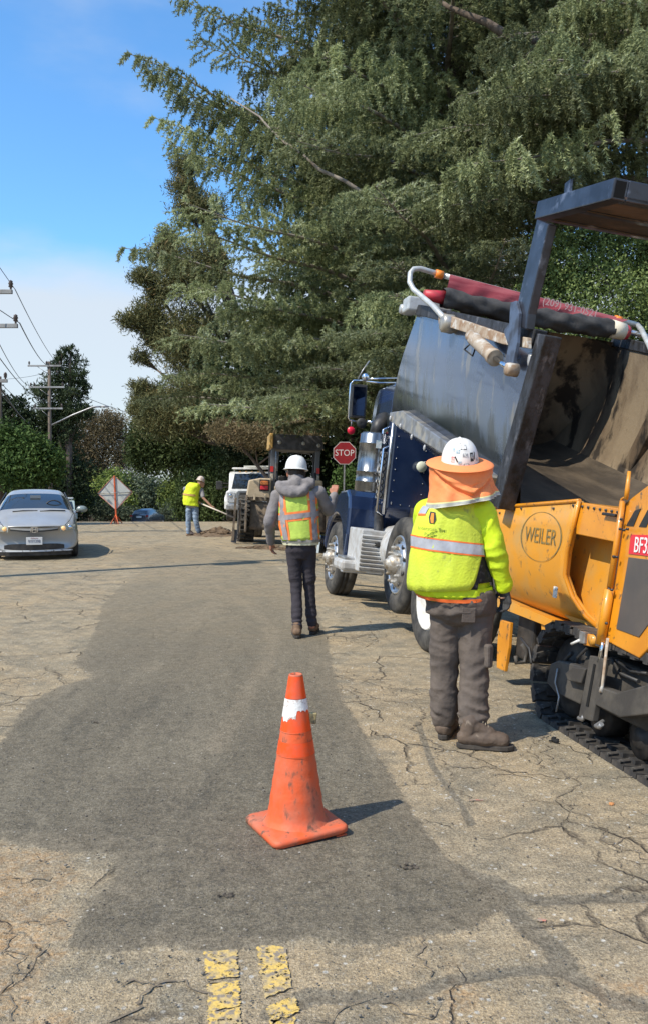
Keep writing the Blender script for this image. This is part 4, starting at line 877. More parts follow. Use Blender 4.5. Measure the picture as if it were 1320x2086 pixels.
def hand(mb, wr, d, side, nrm, s=1.0, curl=.6, thumb=1):
    """palm from wrist along d; side: across the palm towards the thumb; nrm: direction the fingers curl to"""
    wr, d, side, nrm = Vector(wr), Vector(d).normalized(), Vector(side).normalized(), Vector(nrm).normalized()
    for k in range(4): capsule(mb, wr + side * (.012 - .008 * k) * s, wr + d * .085 * s + side * (.033 - .022 * k) * s, .017 * s, .014 * s, 8)
    for k, (L, off) in enumerate(((.072, .034), (.080, .012), (.075, -.011), (.058, -.033))):
        p = wr + d * .088 * s + side * off * s; dd = d.copy(); segs = (L * .45, L * .32, L * .27)
        for q, sg in enumerate(segs):
            ang = curl * (.55 + .35 * q); dd = (dd * cos(ang) + (nrm - dd * nrm.dot(dd)).normalized() * sin(ang)).normalized()
            p2 = p + dd * sg * s; capsule(mb, p, p2, .0095 * s - q * .0006, .009 * s - q * .0008, 7); p = p2
    t0 = wr + d * .025 * s + side * .03 * s * thumb; t1 = t0 + (d * .7 + side * .6 + nrm * .35).normalized() * .042 * s; t2 = t1 + (d * .9 + side * .05 + nrm * .45).normalized() * .034 * s
    capsule(mb, wr + side * .008, t0, .016 * s, .014 * s, 8); capsule(mb, t0, t1, .013 * s, .011 * s, 8); capsule(mb, t1, t2, .011 * s, .009 * s, 8)
def head(mb, c, f, s=1.0):
    """skull, face, ears; f: facing direction (unit, horizontal)"""
    c = Vector(c); f = Vector(f).normalized(); r = Vector((f.y, -f.x, 0))
    capsule(mb, c + Vector((0, 0, .03)) - f * .015, c + f * .02 + Vector((0, 0, .0)), .088 * s, .082 * s, 18)
    capsule(mb, c + f * .035 - Vector((0, 0, .04)), c + f * .05 - Vector((0, 0, .075)), .058 * s, .045 * s, 14)
    capsule(mb, c + f * .088 + Vector((0, 0, .01)), c + f * .108 - Vector((0, 0, .022)), .010 * s, .015 * s, 8)
    capsule(mb, c + f * .088 - r * .02 - Vector((0, 0, .055)), c + f * .088 + r * .02 - Vector((0, 0, .055)), .009, .009, 8)
    capsule(mb, c + f * .075 - r * .04 + Vector((0, 0, .022)), c + f * .075 + r * .04 + Vector((0, 0, .022)), .014, .014, 8)
    for sg in (-1, 1): capsule(mb, c + r * .088 * sg + Vector((0, 0, .015)), c + r * .09 * sg - Vector((0, 0, .02)), .017, .012, 8)
def eyes(c, f, par):
    c = Vector(c); f = Vector(f).normalized(); r = Vector((f.y, -f.x, 0))
    for sg in (-1, 1): b = MB(); q = c + f * .082 + r * .032 * sg + Vector((0, 0, .004)); b.ball(q, .011, 10); b.build('eye', mat('eye', (.2, .18, .16), rough=.2), par)
def boot(mb, heel, ang, L=.30, h=.2, w=.05, lean=(0, 0)):
    hx, hy, hz = heel; d = Vector((cos(ang), sin(ang), 0)); s_ = Vector((-d.y, d.x, 0)); H_ = Vector(heel)
    for k in (-1, 1):
        capsule(mb, H_ + s_ * k * .010 + Vector((0, 0, .055)), H_ + d * L * .45 + s_ * k * .018 + Vector((0, 0, .055)), w * .8, w * .85, 12)
        capsule(mb, H_ + d * L * .45 + s_ * k * .018 + Vector((0, 0, .055)), H_ + d * (L - .07) + s_ * k * .015 + Vector((0, 0, .048)), w * .85, w * .72, 12)
    capsule(mb, H_ + d * .02 + Vector((0, 0, .06)), H_ + d * .045 + Vector((lean[0], lean[1], h)), w * .95, w * 1.02, 14)
    capsule(mb, H_ + d * .05 + Vector((0, 0, .14)), H_ + d * L * .52 + Vector((0, 0, .07)), w * .9, w * .82, 12)
def sole(heel, ang, L, w, m, par):
    d = Vector((cos(ang), sin(ang), 0)); s_ = Vector((-d.y, d.x, 0)); pts = []
    for u, k in ((-.035, .6), (-.05, .0), (-.035, -.6), (.06, -.95), (L * .45, -.85), (L * .7, -1.1), (L - .05, -.95), (L - .01, -.4), (L - .005, .4), (L - .05, .95), (L * .7, 1.1), (L * .45, .85), (.06, .95)):
        q = Vector(heel) + d * u + s_ * k * w; pts.append((q.x, q.y))
    b = MB(); b.prism(pts, 'z', heel[2], heel[2] + .030); return b.build('sole', m, par, bevel=.006)
M_skin = mat('skin', (.42, .24, .16), (.36, .19, .12), sc=12, rough=.5)
M_hair = mat('dark_hair', (.02, .014, .010), (.05, .035, .025), sc=60, rough=.6)
M_lime = mat('lime_shirt', (.62, .80, .012), (.50, .66, .015), sc=5, rough=.75, bump=.3, bsc=45)
M_vest = mat('lime_vest', (.62, .73, .04), (.52, .61, .05), sc=4, rough=.75, c3=(.30, .34, .08), sc3=9, lo3=.62, hi3=.72, bump=.35, bsc=70)
M_tape = mat('silver_tape', (.40, .41, .44), (.33, .34, .37), sc=9, rough=.4, spec=.7, bump=.15, bsc=50)
M_otape = mat('orange_trim', (.85, .16, .03), rough=.6)
M_sole = mat('boot_sole', (.035, .03, .026), (.07, .06, .05), sc=12, rough=.9)

# --- worker watching the paver -------------------------------------------------
GX, GY = .835, 5.20
p1 = empty('person', (GX, GY, 0), (0, 0, 0), 'worker in lime vest and orange brimmed hard hat with neck shade beside the paver', 'person')
p1.scale = (.95, .95, 1)
def X1(px, d=5.2): return (px - 660) / FPX * d - GX
def Z1(py, d=5.2): return EYE - (py - 983) / FPX * d
ROT1 = radians(-38)
def torso1(z):
    T = [(.84, X1(937), .215, .18), (.93, X1(920), .250, .19), (1.02, X1(918), .248, .185), (1.12, X1(917), .240, .175), (1.22, X1(918), .235, .165), (1.32, X1(921), .228, .155), (1.40, X1(925), .210, .14), (1.455, X1(930), .185, .12), (1.49, X1(934), .13, .10), (1.52, X1(938), .07, .07)]
    zs = [t[0] for t in T]; return [float(np.interp(z, zs, [t[i] for t in T])) for i in (1, 2, 3)]
sh = Vector((X1(982), -.07, 1.40)); el = Vector((X1(1006), -.10, 1.16)); wr_ = Vector((X1(1027), -.06, .965))
shL = Vector((X1(868), .10, 1.40)); elL = Vector((X1(868), .30, 1.18)); wrL = Vector((X1(925), .42, 1.12))
def legs(mb, e=0.0, full=True):
    hipx = X1(939); 
    loft(mb, [(hipx, 0, .73, .12 + e, .10 + e), (hipx, 0, .80, .215 + e, .17 + e), (hipx, 0, .86, .22 + e, .18 + e), (hipx, 0, .93, .215 + e, .175 + e)])
    capsule(mb, (X1(910), .02, .82), (X1(907), .05, .48), .110 + e, .086 + e); capsule(mb, (X1(907), .05, .48), (X1(906), .07, .14), .086 + e, .078 + e)
    capsule(mb, (X1(968), -.02, .82), (X1(967), -.05, .48), .114 + e, .090 + e); capsule(mb, (X1(967), -.05, .48), (X1(961), -.10, .14), .090 + e, .080 + e)
HC = Vector((X1(935), .02, 1.66)); FD = Vector((.5, .86, 0))
def body1(mb):
    head(mb, HC, FD); capsule(mb, HC - Vector((0, 0, .05)), (HC.x, .02, 1.42), .06, .068)
    loft(mb, [(*((lambda t: (t[0], 0, z, t[1] - .035, t[2] - .03))(torso1(z))),) for z in (.84, .93, 1.02, 1.12, 1.22, 1.32, 1.40, 1.455, 1.50)])
    capsule(mb, sh, el, .052, .042); capsule(mb, el, wr_, .040, .028); capsule(mb, shL, elL, .052, .042); capsule(mb, elL, wrL, .04, .028)
    hand(mb, wr_, (.12, .05, -1), (-.5, .8, 0), (-.7, .0, -.2), .66, .9); hand(mb, wrL, (1, .1, .0), (0, 0, 1), (.2, -1, 0), .93, .5)
    legs(mb, -.03); boot(mb, (X1(948, 5.05) + .01, -.14, .03), radians(-10), .27, .13, .035); boot(mb, (X1(903, 5.25), .06, .03), radians(70), .27, .13, .035)
body_1 = blob('body', body1, .007, M_skin, p1, 3); eyes(HC, FD, p1)
def trs(mb): legs(mb)
def wrt(p):
    lo_ = max(0, 1 - abs(p.z - .22) / .16) + .45 * max(0, 1 - abs(p.z - .52) / .16) + .45 * max(0, 1 - abs(p.z - .80) / .12)
    q = Vector((p.x + .35 * p.z, p.y, p.z)); return .020 * lo_ * ridge(q, 4.5, 4.5, 15) + .006 * fbm(p * 7) + .009 * ridge(Vector((p.x - .5 * p.z, p.y, p.z)), 7, 7, 7, 3)
M_trs = mat('grey_work_trousers', (.130, .104, .086), (.095, .077, .066), sc=7, rough=.9, bump=.35, bsc=50)
tr_ = blob('trousers', trs, .009, M_trs, p1, 4, wrt)
b = MB(); b.box((X1(946), -.176, .80), (.085, .008, .09), rot=(.10, .03, .05)); b.build('back_pocket', M_trs, tr_, bevel=.006)
b = MB(); b.box((X1(990), -.13, .55), (.05, .05, .14), rot=(0, .03, .6)); b.build('cargo_pocket', M_trs, tr_, bevel=.015)
def sleeve(mb):
    capsule(mb, (X1(935), 0, 1.40), sh, .10, .078); capsule(mb, sh, el, .077, .062); capsule(mb, el, wr_ + (wr_ - el).normalized() * -.0, .062, .048)
    capsule(mb, (X1(930), 0, 1.40), shL, .10, .08); capsule(mb, shL, elL, .08, .066); capsule(mb, elL, wrL, .06, .045)
    loft(mb, [(*((lambda t: (t[0], 0, z, t[1] - .014, t[2] - .012))(torso1(z))),) for z in (.88, .93, 1.02, 1.12, 1.22, 1.32, 1.40, 1.455, 1.49)])
def wrs(p):
    a = max(0, 1 - (p - el).length / .16); c = max(0, 1 - (p - wr_).length / .1)
    return .015 * a * ridge(p, 6, 6, 14) + .011 * c * ridge(p, 3, 3, 24) + .008 * ridge(Vector((p.x - .4 * p.z, p.y, p.z)), 8, 8, 6)
shirt = blob('shirt', sleeve, .008, M_lime, p1, 3, wrs)
def fold_o(ar, z, seed, wob):
    s_ = ar * 1.0 + z * 1.6
    return wob * (fbm(Vector((cos(ar) * 2.2 + seed, sin(ar) * 2.2, z * 4))) + .6 * fbm(Vector((cos(ar) * 6, sin(ar) * 6 + seed, z * 9))) + .9 * (ridge(Vector((s_ * 1.1, ar * .4, z * 1.2)), 3.2, 2, 2, seed) - .5))
# shell garments wrapped round the torso: angle 270 deg faces the camera
def shell(fz, a0, a1, off, na=60, nz=14, wob=.006, tilt=0, seed=0, tf=torso1, depth=1):
    rows = []
    for v in np.linspace(0, 1, nz):
        row = []
        for a in np.linspace(a0, a1, na):
            z0_, z1_ = fz(a); z = z0_ + (z1_ - z0_) * v; cx, rx, ry = tf(z); ar = radians(a)
            o_ = off + fold_o(ar, z, seed, wob)
            row.append(Vector((cx + (rx + o_) * cos(ar), (ry + o_) * sin(ar) * depth, z)))
        rows.append(row)
    return rows
dx_ = lambda a: cos(radians(a))
hem = lambda a: .945 + (.0 if a < 290 else .0) + (max(0, (a - 287) / 30) ** 1.6) * .30 + .012 * dx_(a)
R1 = shell(lambda a: (min(hem(a), 1.2), 1.475), 92, 316, .018, wob=.007)
# lower left side of the vest flares out
for row in R1:
    for p in row:
        f = max(0, (1.2 - p.z) / .26); 
        if p.x < X1(900): p.x -= .016 * f * min(1, (X1(900) - p.x) / .1)
b = MB(); b.grid(R1); vest = b.build('vest', M_vest, p1, thick=.004)
def strip(z0, z1, a0, a1, off, m, name, sl=.028, par=None, tf=torso1, wob=.007, seed=0):
    rr = shell(lambda a: (z0 - sl * (dx_(a) + .3), z1 - sl * (dx_(a) + .3)), a0, a1, off, 70, 5, wob, tf=tf, seed=seed)
    for row in rr:
        for p in row:
            f = max(0, (1.2 - p.z) / .26)
            if tf is torso1 and p.x < X1(900): p.x -= .008 * f * min(1, (X1(900) - p.x) / .1)
    b = MB(); b.grid(rr); return b.build(name, m, par)
strip(1.170, 1.178, 95, 315, .0235, M_otape, 'orange_trim', par=vest); strip(1.179, 1.238, 95, 315, .0228, M_tape, 'reflective_tape', par=vest); strip(1.239, 1.247, 95, 315, .0235, M_otape, 'orange_trim', par=vest)
rr = shell(lambda a: (1.395, 1.44), 180, 214, .023, 20, 5, .008); b = MB(); b.grid(rr); b.build('reflective_tape', M_tape, vest)
rr = shell(lambda a: (1.383, 1.395), 180, 214, .024, 20, 3, .008); b = MB(); b.grid(rr); b.build('orange_trim', M_otape, vest)
rr = shell(lambda a: (.985 if a > 300 else .95, 1.17 if a > 300 else 1.10), 288, 372, .006, 30, 8, .008); b = MB(); b.grid(rr); b.build('black_side_panel', mat('black_fabric', (.018, .016, .017), (.07, .06, .06), sc=30, lo=.55, hi=.62, rough=.9), p1, thick=.004)
rr = shell(lambda a: (.885 - .022 * sin(radians(a - 180)) * -1, .955), 180, 372, .006, 50, 6, .008); b = MB(); b.grid(rr); b.build('shirt_hem', M_lime, shirt)
rr = shell(lambda a: (.872 + .022 * sin(radians(a)) + .022, .893 + .022 * sin(radians(a)) + .022), 180, 372, .010, 50, 4, .008); b = MB(); b.grid(rr); b.build('orange_trim', M_otape, shirt)
# print on the back: small badge and two faded lines
M_print = mat('faded_black_print', (.10, .14, .03), (.30, .38, .04), sc=40, rough=.8)
def on_back(px, py, off=.024):
    z = Z1(py, 5.05); cx, rx, ry = torso1(z); x = X1(px, 5.05); c = max(-1, min(1, (x - cx) / (rx + off))); return Vector((x, -(ry + off) * sqrt(max(0, 1 - c * c)), z))
def badge(pts, m, name, off=.027):
    b = MB(); b.add([on_back(px, py, off) for px, py in pts], [tuple(range(len(pts)))]); b.build(name, m, vest)
badge(((874, 1042), (884, 1044), (885, 1058), (880, 1067), (871, 1066), (870, 1054)), mat('black_print', (.02, .02, .02), rough=.7), 'badge', .028)
badge(((876, 1045), (881, 1046), (879, 1066), (874, 1065), (873, 1056)), mat('orange_print', (.75, .25, .02), rough=.7), 'badge_mark', .031)
text('back_lettering', 'Interstate Trestle', .030, M_print, vest, on_back(882, 1079, .032), (1, -.05, -.10), (0, 0, 1))
text('back_lettering', 'Pavement', .026, M_print, vest, on_back(877, 1090, .030), (1, -.05, -.10), (0, 0, 1))
# glove
M_glove = mat('black_glove', (.03, .03, .032), (.06, .06, .06), sc=14, rough=.75)
blob('glove', lambda mb: (hand(mb, wr_ + Vector((.004, 0, -.01)), (.10, .05, -1), (-.5, .85, 0), (-.75, -.1, -.2), 1.08, .62), capsule(mb, wr_ + Vector((0, 0, .012)), wr_ - Vector((-.004, 0, .03)), .037, .033)), .0045, M_glove, p1, 2)
blob('glove', lambda mb: hand(mb, wrL, (1, .1, 0), (0, 0, 1), (.2, -1, 0), 1.08, .55), .006, M_glove, p1, 2)
# boots
M_boot = mat('brown_boot_leather', (.125, .088, .062), (.085, .062, .048), sc=8, rough=.8, bump=.4, bsc=35, c3=(.26, .21, .16), sc3=10, lo3=.6, hi3=.7)
for hx, hy, a in ((X1(948, 5.05), -.14, radians(-10)), (X1(903, 5.25), .05, radians(70))):
    bt = blob('boot', lambda mb: boot(mb, (hx, hy, .012), a, .31, .15, .055), .006, M_boot, p1, 3, lambda p: .004 * fbm(p * 14) + .003 * ridge(p, 9, 9, 20))
    sole((hx, hy, .004), a, .315, .052, M_sole, bt)
    d = Vector((cos(a), sin(a), 0)); b = MB()
    for i in range(5): c = Vector((hx, hy, 0)) + d * (.10 + i * .016) + Vector((0, 0, .178 - i * .014)); s2 = Vector((-d.y, d.x, 0)); b.tube([c - s2 * .025, c + Vector((0, 0, .008)), c + s2 * .025], .003, 5)
    b.build('lace', mat('lace', (.3, .25, .18)), bt)
# hard hat, brim, neck shade
hat = empty('hard_hat', (HC.x, .0, 1.70), (radians(13), radians(0), 0)); hat.parent = p1
M_hat = mat('hat_white', (.78, .76, .71), (.62, .60, .55), sc=16, rough=.38, coat=.3, lo=.5, hi=.7)
b = MB(); rows = []
for v in np.linspace(0, 1, 14):
    a = v * pi / 2; rows.append([((.118 * cos(a) ** .75 if v < 1 else .002) * cos(t), (.138 * cos(a) ** .75 if v < 1 else .002) * sin(t), .002 + .148 * sin(a) + (.006 * exp(-((cos(t)) / .16) ** 2) * sin(a) if v > .2 else 0)) for t in np.linspace(0, 2 * pi, 49)[:-1]])
b.grid(rows, closed=True); shellh = b.build('hat_shell', M_hat, hat)
b = MB(); rows = []
for r, z in ((.118, .012), (.135, .016), (.165, .010), (.195, .002), (.212, -.005), (.214, -.008), (.21, -.010), (.165, .004), (.12, .008)):
    rows.append([(r * cos(t), (r * 1.10 + .012) * sin(t), z) for t in np.linspace(0, 2 * pi, 61)[:-1]])
b.grid(rows, closed=True); b.build('brim', mat('orange_fabric', (.88, .27, .085), (.80, .24, .08), sc=7, rough=.75, bump=.15, bsc=60), hat)
# decals wrapped on the shell
def decal(a, el_, w, h, m, name='sticker', rot=0):
    pts = []
    for u, v in ((-1, -1), (0, -1), (1, -1), (1, 0), (1, 1), (0, 1), (-1, 1), (-1, 0)):
        uu = (u * w * cos(rot) - v * h * sin(rot)) / .12; vv = (u * w * sin(rot) + v * h * cos(rot)) / .13
        t = radians(a) + uu; e = radians(el_) + vv; k = .1195 * cos(e) ** .75
        pts.append((k * cos(t), k * 1.17 * sin(t), .003 + .1495 * sin(e)))
    c = [sum(p[i] for p in pts) / 8 for i in range(3)]; c = (c[0] * 1.012, c[1] * 1.012, c[2] * 1.006)
    b = MB(); b.add(pts + [c], [(i, (i + 1) % 8, 8) for i in range(8)]); b.build(name, m, shellh)
bk = mat('black_vinyl', (.02, .02, .02)); gr = mat('grey_sticker', (.25, .26, .27), (.55, .55, .52), sc=90, lo=.48, hi=.52); bl = mat('blue_sticker', (.25, .36, .42), (.5, .52, .5), sc=70, lo=.48, hi=.54); pk = mat('red_sticker', (.55, .22, .2), (.7, .55, .5), sc=80, lo=.48, hi=.54); wh = mat('white_decal', (.7, .68, .62), (.25, .25, .27), sc=60, lo=.55, hi=.6)
decal(272, 48, .024, .016, bk); decal(272, 48.4, .0205, .0125, mat('white_sticker_face', (.72, .70, .66), (.3, .3, .3), sc=110, lo=.56, hi=.6)); decal(300, 22, .013, .024, bk); decal(300, 23, .007, .012, gr); decal(312, 24, .004, .022, bk, rot=-.15); decal(324, 14, .010, .009, gr)
decal(252, 36, .014, .013, bl); decal(277, 27, .018, .010, gr); decal(237, 16, .011, .015, pk); decal(248, 17, .004, .017, bk, rot=.6); decal(260, 9, .011, .007, bl); decal(280, 4, .018, .007, bk); decal(280, 4.4, .014, .004, M_hat); decal(236, 40, .009, .011, bl); decal(262, 62, .024, .003, gr, rot=.1)
# shade: cloth hanging from the brim, open at the face
rows = []; NT = 90; hx_ = HC.x
zb_f = lambda t: Z1(1037, 5.05) + (.072) * ((t - radians(205)) / radians(130)) ** 1.3 if t > radians(205) else Z1(1037, 5.05)
TT = np.linspace(radians(172), radians(372), NT)
def shade_pt(t, v, off=0):
    z0 = 1.690 - .205 * .23 * -sin(t) * -1 if False else 1.688 + .05 * sin(t)
    zb_ = zb_f(t); z = z0 + (zb_ - z0) * v
    r = .196 + .018 * v + (.012 * v if t > radians(300) else 0)
    a = (t - radians(275)) / radians(60)
    # V shaped fold that meets low in the middle of the back
    fold = 0
    vv = .80 - .55 * abs(a - .15); fold += -.020 * exp(-((v - vv) / .07) ** 2) * (abs(a - .15) < 1.25) + .016 * exp(-((v - vv + .14) / .10) ** 2)
    v2 = .50 - .25 * abs(a - .15); fold += -.010 * exp(-((v - v2) / .06) ** 2) * (abs(a - .15) < .9)
    fold += .010 * v * sin(t * 9 + v * 3) + (.014 * v * sin(t * 26) if t > radians(322) else 0) + .004 * fbm(Vector((t * 3, v * 4, 2)))
    fold -= .018 * sin(pi * min(1, v * 1.2)) * .6
    r += fold + off; return Vector((hx_ + r * cos(t), .0 + r * 1.02 * sin(t) - .005, z))
b = MB(); b.grid([[shade_pt(t, v) for t in TT] for v in np.linspace(0, .86, 34)]); b.build('neck_shade', MATS['orange_fabric'], hat).matrix_parent_inverse = (Matrix.Translation(hat.location) @ hat.rotation_euler.to_matrix().to_4x4()).inverted()
inv = (Matrix.Translation(hat.location) @ hat.rotation_euler.to_matrix().to_4x4()).inverted()
b = MB(); b.grid([[shade_pt(t, v, .002) for t in TT] for v in np.linspace(.855, .895, 3)]); b.build('yellow_trim', mat('pale_yellow_trim', (.72, .68, .32), rough=.7), hat).matrix_parent_inverse = inv
b = MB(); b.grid([[shade_pt(t, v, .003) for t in TT] for v in np.linspace(.893, .985, 4)]); b.build('reflective_tape', mat('dull_tape', (.46, .46, .40), (.36, .37, .34), sc=18, rough=.55), hat).matrix_parent_inverse = inv
b = MB(); b.grid([[shade_pt(t, v, .0035) for t in TT] for v in (.98, 1.0)]); b.build('tape_hem', mat('tape_hem', (.62, .60, .48)), hat).matrix_parent_inverse = inv

# --- worker in grey hoodie walking by the truck --------------------------------
GX2, GY2 = -.235, 8.8
p2 = empty('person', (GX2, GY2, 0), (0, 0, 0), 'worker in white hard hat, grey hoodie and striped vest walking away beside the truck', 'person')
p2.scale = (.96, .96, 1)
def X2(px, d=8.8): return (px - 660) / FPX * d - GX2
def Z2(py, d=8.8): return EYE - (py - 983) / FPX * d
def torso2(z):
    T = [(.90, X2(613), .175, .13), (.99, X2(613), .195, .14), (1.12, X2(610), .195, .135), (1.25, X2(608), .196, .13), (1.38, X2(606), .204, .125), (1.46, X2(606), .196, .11), (1.50, X2(606), .17, .10), (1.54, X2(605), .09, .08)]
    zs = [t[0] for t in T]; return [float(np.interp(z, zs, [t[i] for t in T])) for i in (1, 2, 3)]
s2R = Vector((X2(652), 0, Z2(1003))); e2R = Vector((X2(671), .12, Z2(1040))); w2R = Vector((X2(684), .30, Z2(1010)))
s2L = Vector((X2(563), 0, Z2(1010))); e2L = Vector((X2(547), -.03, Z2(1062))); w2L = Vector((X2(548), .12, Z2(1105)))
H2 = Vector((X2(603), .03, Z2(966))); F2 = Vector((-.12, .99, 0))
def legs2(mb, e=0):
    loft(mb, [(X2(613), 0, .80, .10 + e, .08 + e), (X2(613), 0, .88, .155 + e, .12 + e), (X2(613), 0, .96, .16 + e, .125 + e), (X2(613), 0, 1.0, .155 + e, .12 + e)])
    capsule(mb, (X2(597), 0, .88), (X2(603), .02, .50), .083 + e, .060 + e); capsule(mb, (X2(603), .02, .50), (X2(606), -.09, .11), .060 + e, .050 + e)
    capsule(mb, (X2(630), .0, .88), (X2(631), .08, .50), .083 + e, .060 + e); capsule(mb, (X2(631), .08, .50), (X2(636), .10, .12), .060 + e, .050 + e)
def body2(mb):
    head(mb, H2, F2); capsule(mb, H2 - Vector((0, 0, .04)), (X2(604), .01, 1.46), .055, .062)
    loft(mb, [(*((lambda t: (t[0], 0, z, t[1] - .03, t[2] - .025))(torso2(z))),) for z in (.90, .99, 1.12, 1.25, 1.38, 1.46, 1.51)])
    for a, c, d_ in ((s2R, e2R, w2R), (s2L, e2L, w2L)): capsule(mb, a, c, .045, .038); capsule(mb, c, d_, .036, .027)
    hand(mb, w2R, (.1, .25, 1), (-1, .1, 0), (.2, 1, 0), .95, .85); hand(mb, w2L, (.1, .2, -1), (.3, 1, 0), (1, .1, 0), .95, .5)
    legs2(mb, -.012); boot(mb, (X2(606), -.12, .03), radians(95), .25, .14, .035); boot(mb, (X2(636), .08, .03), radians(85), .25, .14, .035)
blob('body', body2, .008, mat('sun_reddened_skin', (.46, .19, .11), (.36, .16, .10), sc=12, rough=.5), p2, 3); eyes(H2, F2, p2)
blob('hair', lambda mb: (capsule(mb, H2 + Vector((0, -.03, .02)), H2 + Vector((0, -.045, -.05)), .088, .068), capsule(mb, H2 + Vector((.03, -.02, .0)), H2 + Vector((.035, -.02, -.05)), .07, .06)), .008, M_hair, p2, 2, lambda p: .006 * fbm(p * 40))
M_hood = mat('grey_hoodie', (.235, .215, .21), (.185, .17, .168), sc=9, rough=.95, bump=.4, bsc=60)
def hoodie(mb):
    loft(mb, [(*((lambda t: (t[0], 0, z, t[1] - .004, t[2] - .002))(torso2(z))),) for z in (.955, .99, 1.12, 1.25, 1.38, 1.46, 1.50)])
    for a, c, d_ in ((s2R, e2R, w2R), (s2L, e2L, w2L)): capsule(mb, (X2(606), 0, 1.42), a, .085, .068); capsule(mb, a, c, .066, .058); capsule(mb, c, d_, .058, .042)
def wr2(p):
    a = max(0, 1 - (p - e2L).length / .2) + max(0, 1 - (p - e2R).length / .2)
    return .012 * a * ridge(p, 7, 7, 14) + .006 * ridge(p, 6, 6, 9)
hd = blob('hoodie', hoodie, .009, M_hood, p2, 3, wr2)
def hoodb(mb):
    c = Vector((X2(598), -.10, 0))
    for i in range(15):
        a = radians(180 + i * 180 / 14); q = c + Vector((.145 * cos(a), .07 * sin(a) + .03, Z2(994) + .085 * sin(a) + .035))
        a2 = radians(180 + (i + 1) * 180 / 14); q2 = c + Vector((.145 * cos(a2), .07 * sin(a2) + .03, Z2(994) + .085 * sin(a2) + .035))
        if i < 14: capsule(mb, q, q2, .042, .042)
    capsule(mb, (X2(572), -.07, Z2(990)), (X2(632), -.05, Z2(984)), .055, .055); capsule(mb, (X2(582), -.10, Z2(1000)), (X2(618), -.10, Z2(1000)), .055, .055); capsule(mb, (X2(604), -.06, Z2(984)), (X2(604), .0, Z2(975)), .075, .085)
blob('hood', hoodb, .009, M_hood, hd, 3, lambda p: .010 * ridge(p, 9, 9, 9) + .004 * fbm(p * 15))
M_v2 = mat('lime_vest_pale', (.50, .66, .10), (.42, .56, .09), sc=7, rough=.75, bump=.4, bsc=40)
R2 = shell(lambda a: (.995 + .01 * cos(radians(a)), 1.505), 90, 450, .014, 72, 16, .008, tf=torso2, seed=3)
b = MB(); b.grid(R2); v2 = b.build('vest', M_v2, p2, thick=.004)
def v2strip(z0, z1, a0, a1, off, m, name, sl=0):
    rr = shell(lambda a: (z0 + sl * dx_(a), z1 + sl * dx_(a)), a0, a1, off, 60, 5, .008, tf=torso2, seed=3); b = MB(); b.grid(rr); b.build(name, m, v2)
M_o2 = mat('bright_orange_trim', (.90, .22, .05), rough=.65); M_t2 = mat('grey_tape', (.27, .25, .26), (.36, .33, .33), sc=22, rough=.45)
v2strip(1.195, 1.29, 95, 445, .0185, M_o2, 'orange_trim', .024); v2strip(1.217, 1.268, 95, 445, .0215, M_t2, 'reflective_tape', .024)
def vstrip(xa, xb, w, off, m, name):
    b = MB(); rows = []
    for z in np.linspace(1.0, 1.495, 26):
        f = (z - 1.0) / .495; xc = xa + (xb - xa) * f; cx, rx, ry = torso2(z); row = []
        for u in (-1, -.33, .33, 1):
            x = xc + u * w; c = max(-1, min(1, (x - cx) / (rx + .014))); a = math.acos(c); ar = 2 * pi - a
            o_ = off + fold_o(ar, z, 3, .008)
            row.append((cx + (rx + o_) * cos(ar), (ry + o_) * sin(ar), z))
        rows.append(row)
    b.grid(rows); b.build(name, m, v2)
for xa, xb in ((X2(583), X2(570)), (X2(643), X2(635))):
    vstrip(xa, xb, .048, .0200, M_o2, 'orange_trim'); vstrip(xa, xb, .026, .0230, M_t2, 'reflective_tape')
rr = shell(lambda a: (.945, .985), 0, 360, .006, 60, 4, .010, tf=torso2); b = MB(); b.grid(rr); b.build('shirt_hem', mat('cream_cloth', (.62, .60, .42), rough=.9), p2)
rr = shell(lambda a: (.972, 1.005), 0, 360, .012, 60, 4, .010, tf=torso2); b = MB(); b.grid(rr); b.build('hoodie_hem', mat('grey_rib', (.26, .25, .22), rough=.9), hd)
M_t3 = mat('charcoal_trousers', (.042, .036, .045), (.03, .026, .032), sc=7, rough=.9, bump=.3, bsc=50)
blob('trousers', legs2, .009, M_t3, p2, 3, lambda p: (.012 * max(0, 1 - abs(p.z - .2) / .2) + .010 * max(0, 1 - abs(p.z - .55) / .15) + .003) * ridge(p, 4, 4, 17))
M_shoe = mat('tan_shoe', (.20, .12, .07), (.12, .08, .05), sc=14, rough=.8)
for hx, hy, a in ((X2(606), -.14, radians(95)), (X2(637), .10, radians(82))):
    bt = blob('boot', lambda mb: boot(mb, (hx, hy, .01), a, .28, .12, .048), .007, M_shoe, p2, 2); sole((hx, hy, .003), a, .285, .046, M_sole, bt)
def plain_hat(par, c, rotx, roty, s=1, m=None, peak=(0, 1)):
    h_ = empty('hard_hat', c, (rotx, roty, 0)); h_.parent = par
    b = MB(); rows = []
    for v in np.linspace(0, 1, 12):
        a = v * pi / 2; rows.append([((.118 * s * cos(a) ** .7 if v < 1 else .002) * cos(t), (.136 * s * cos(a) ** .7 if v < 1 else .002) * sin(t), .145 * s * sin(a) + (.005 * exp(-(cos(t) / .2) ** 2) * sin(a))) for t in np.linspace(0, 2 * pi, 41)[:-1]])
    b.grid(rows, closed=True); b.build('hat_shell', m or M_hatw, h_)
    b = MB(); rows = []
    for r, z in ((.116, .006), (.128, .002), (.134, -.004), (.130, -.008), (.115, -.004)):
        rows.append([(r * s * cos(t), (r * 1.15 * s + .035 * s * max(0, sin(t)) ** 2 * (r > .12)) * sin(t), z) for t in np.linspace(0, 2 * pi, 49)[:-1]])
    b.grid(rows, closed=True); b.build('brim', m or M_hatw, h_)
M_hatw = mat('plain_white_hat', (.80, .79, .74), rough=.35, coat=.4)
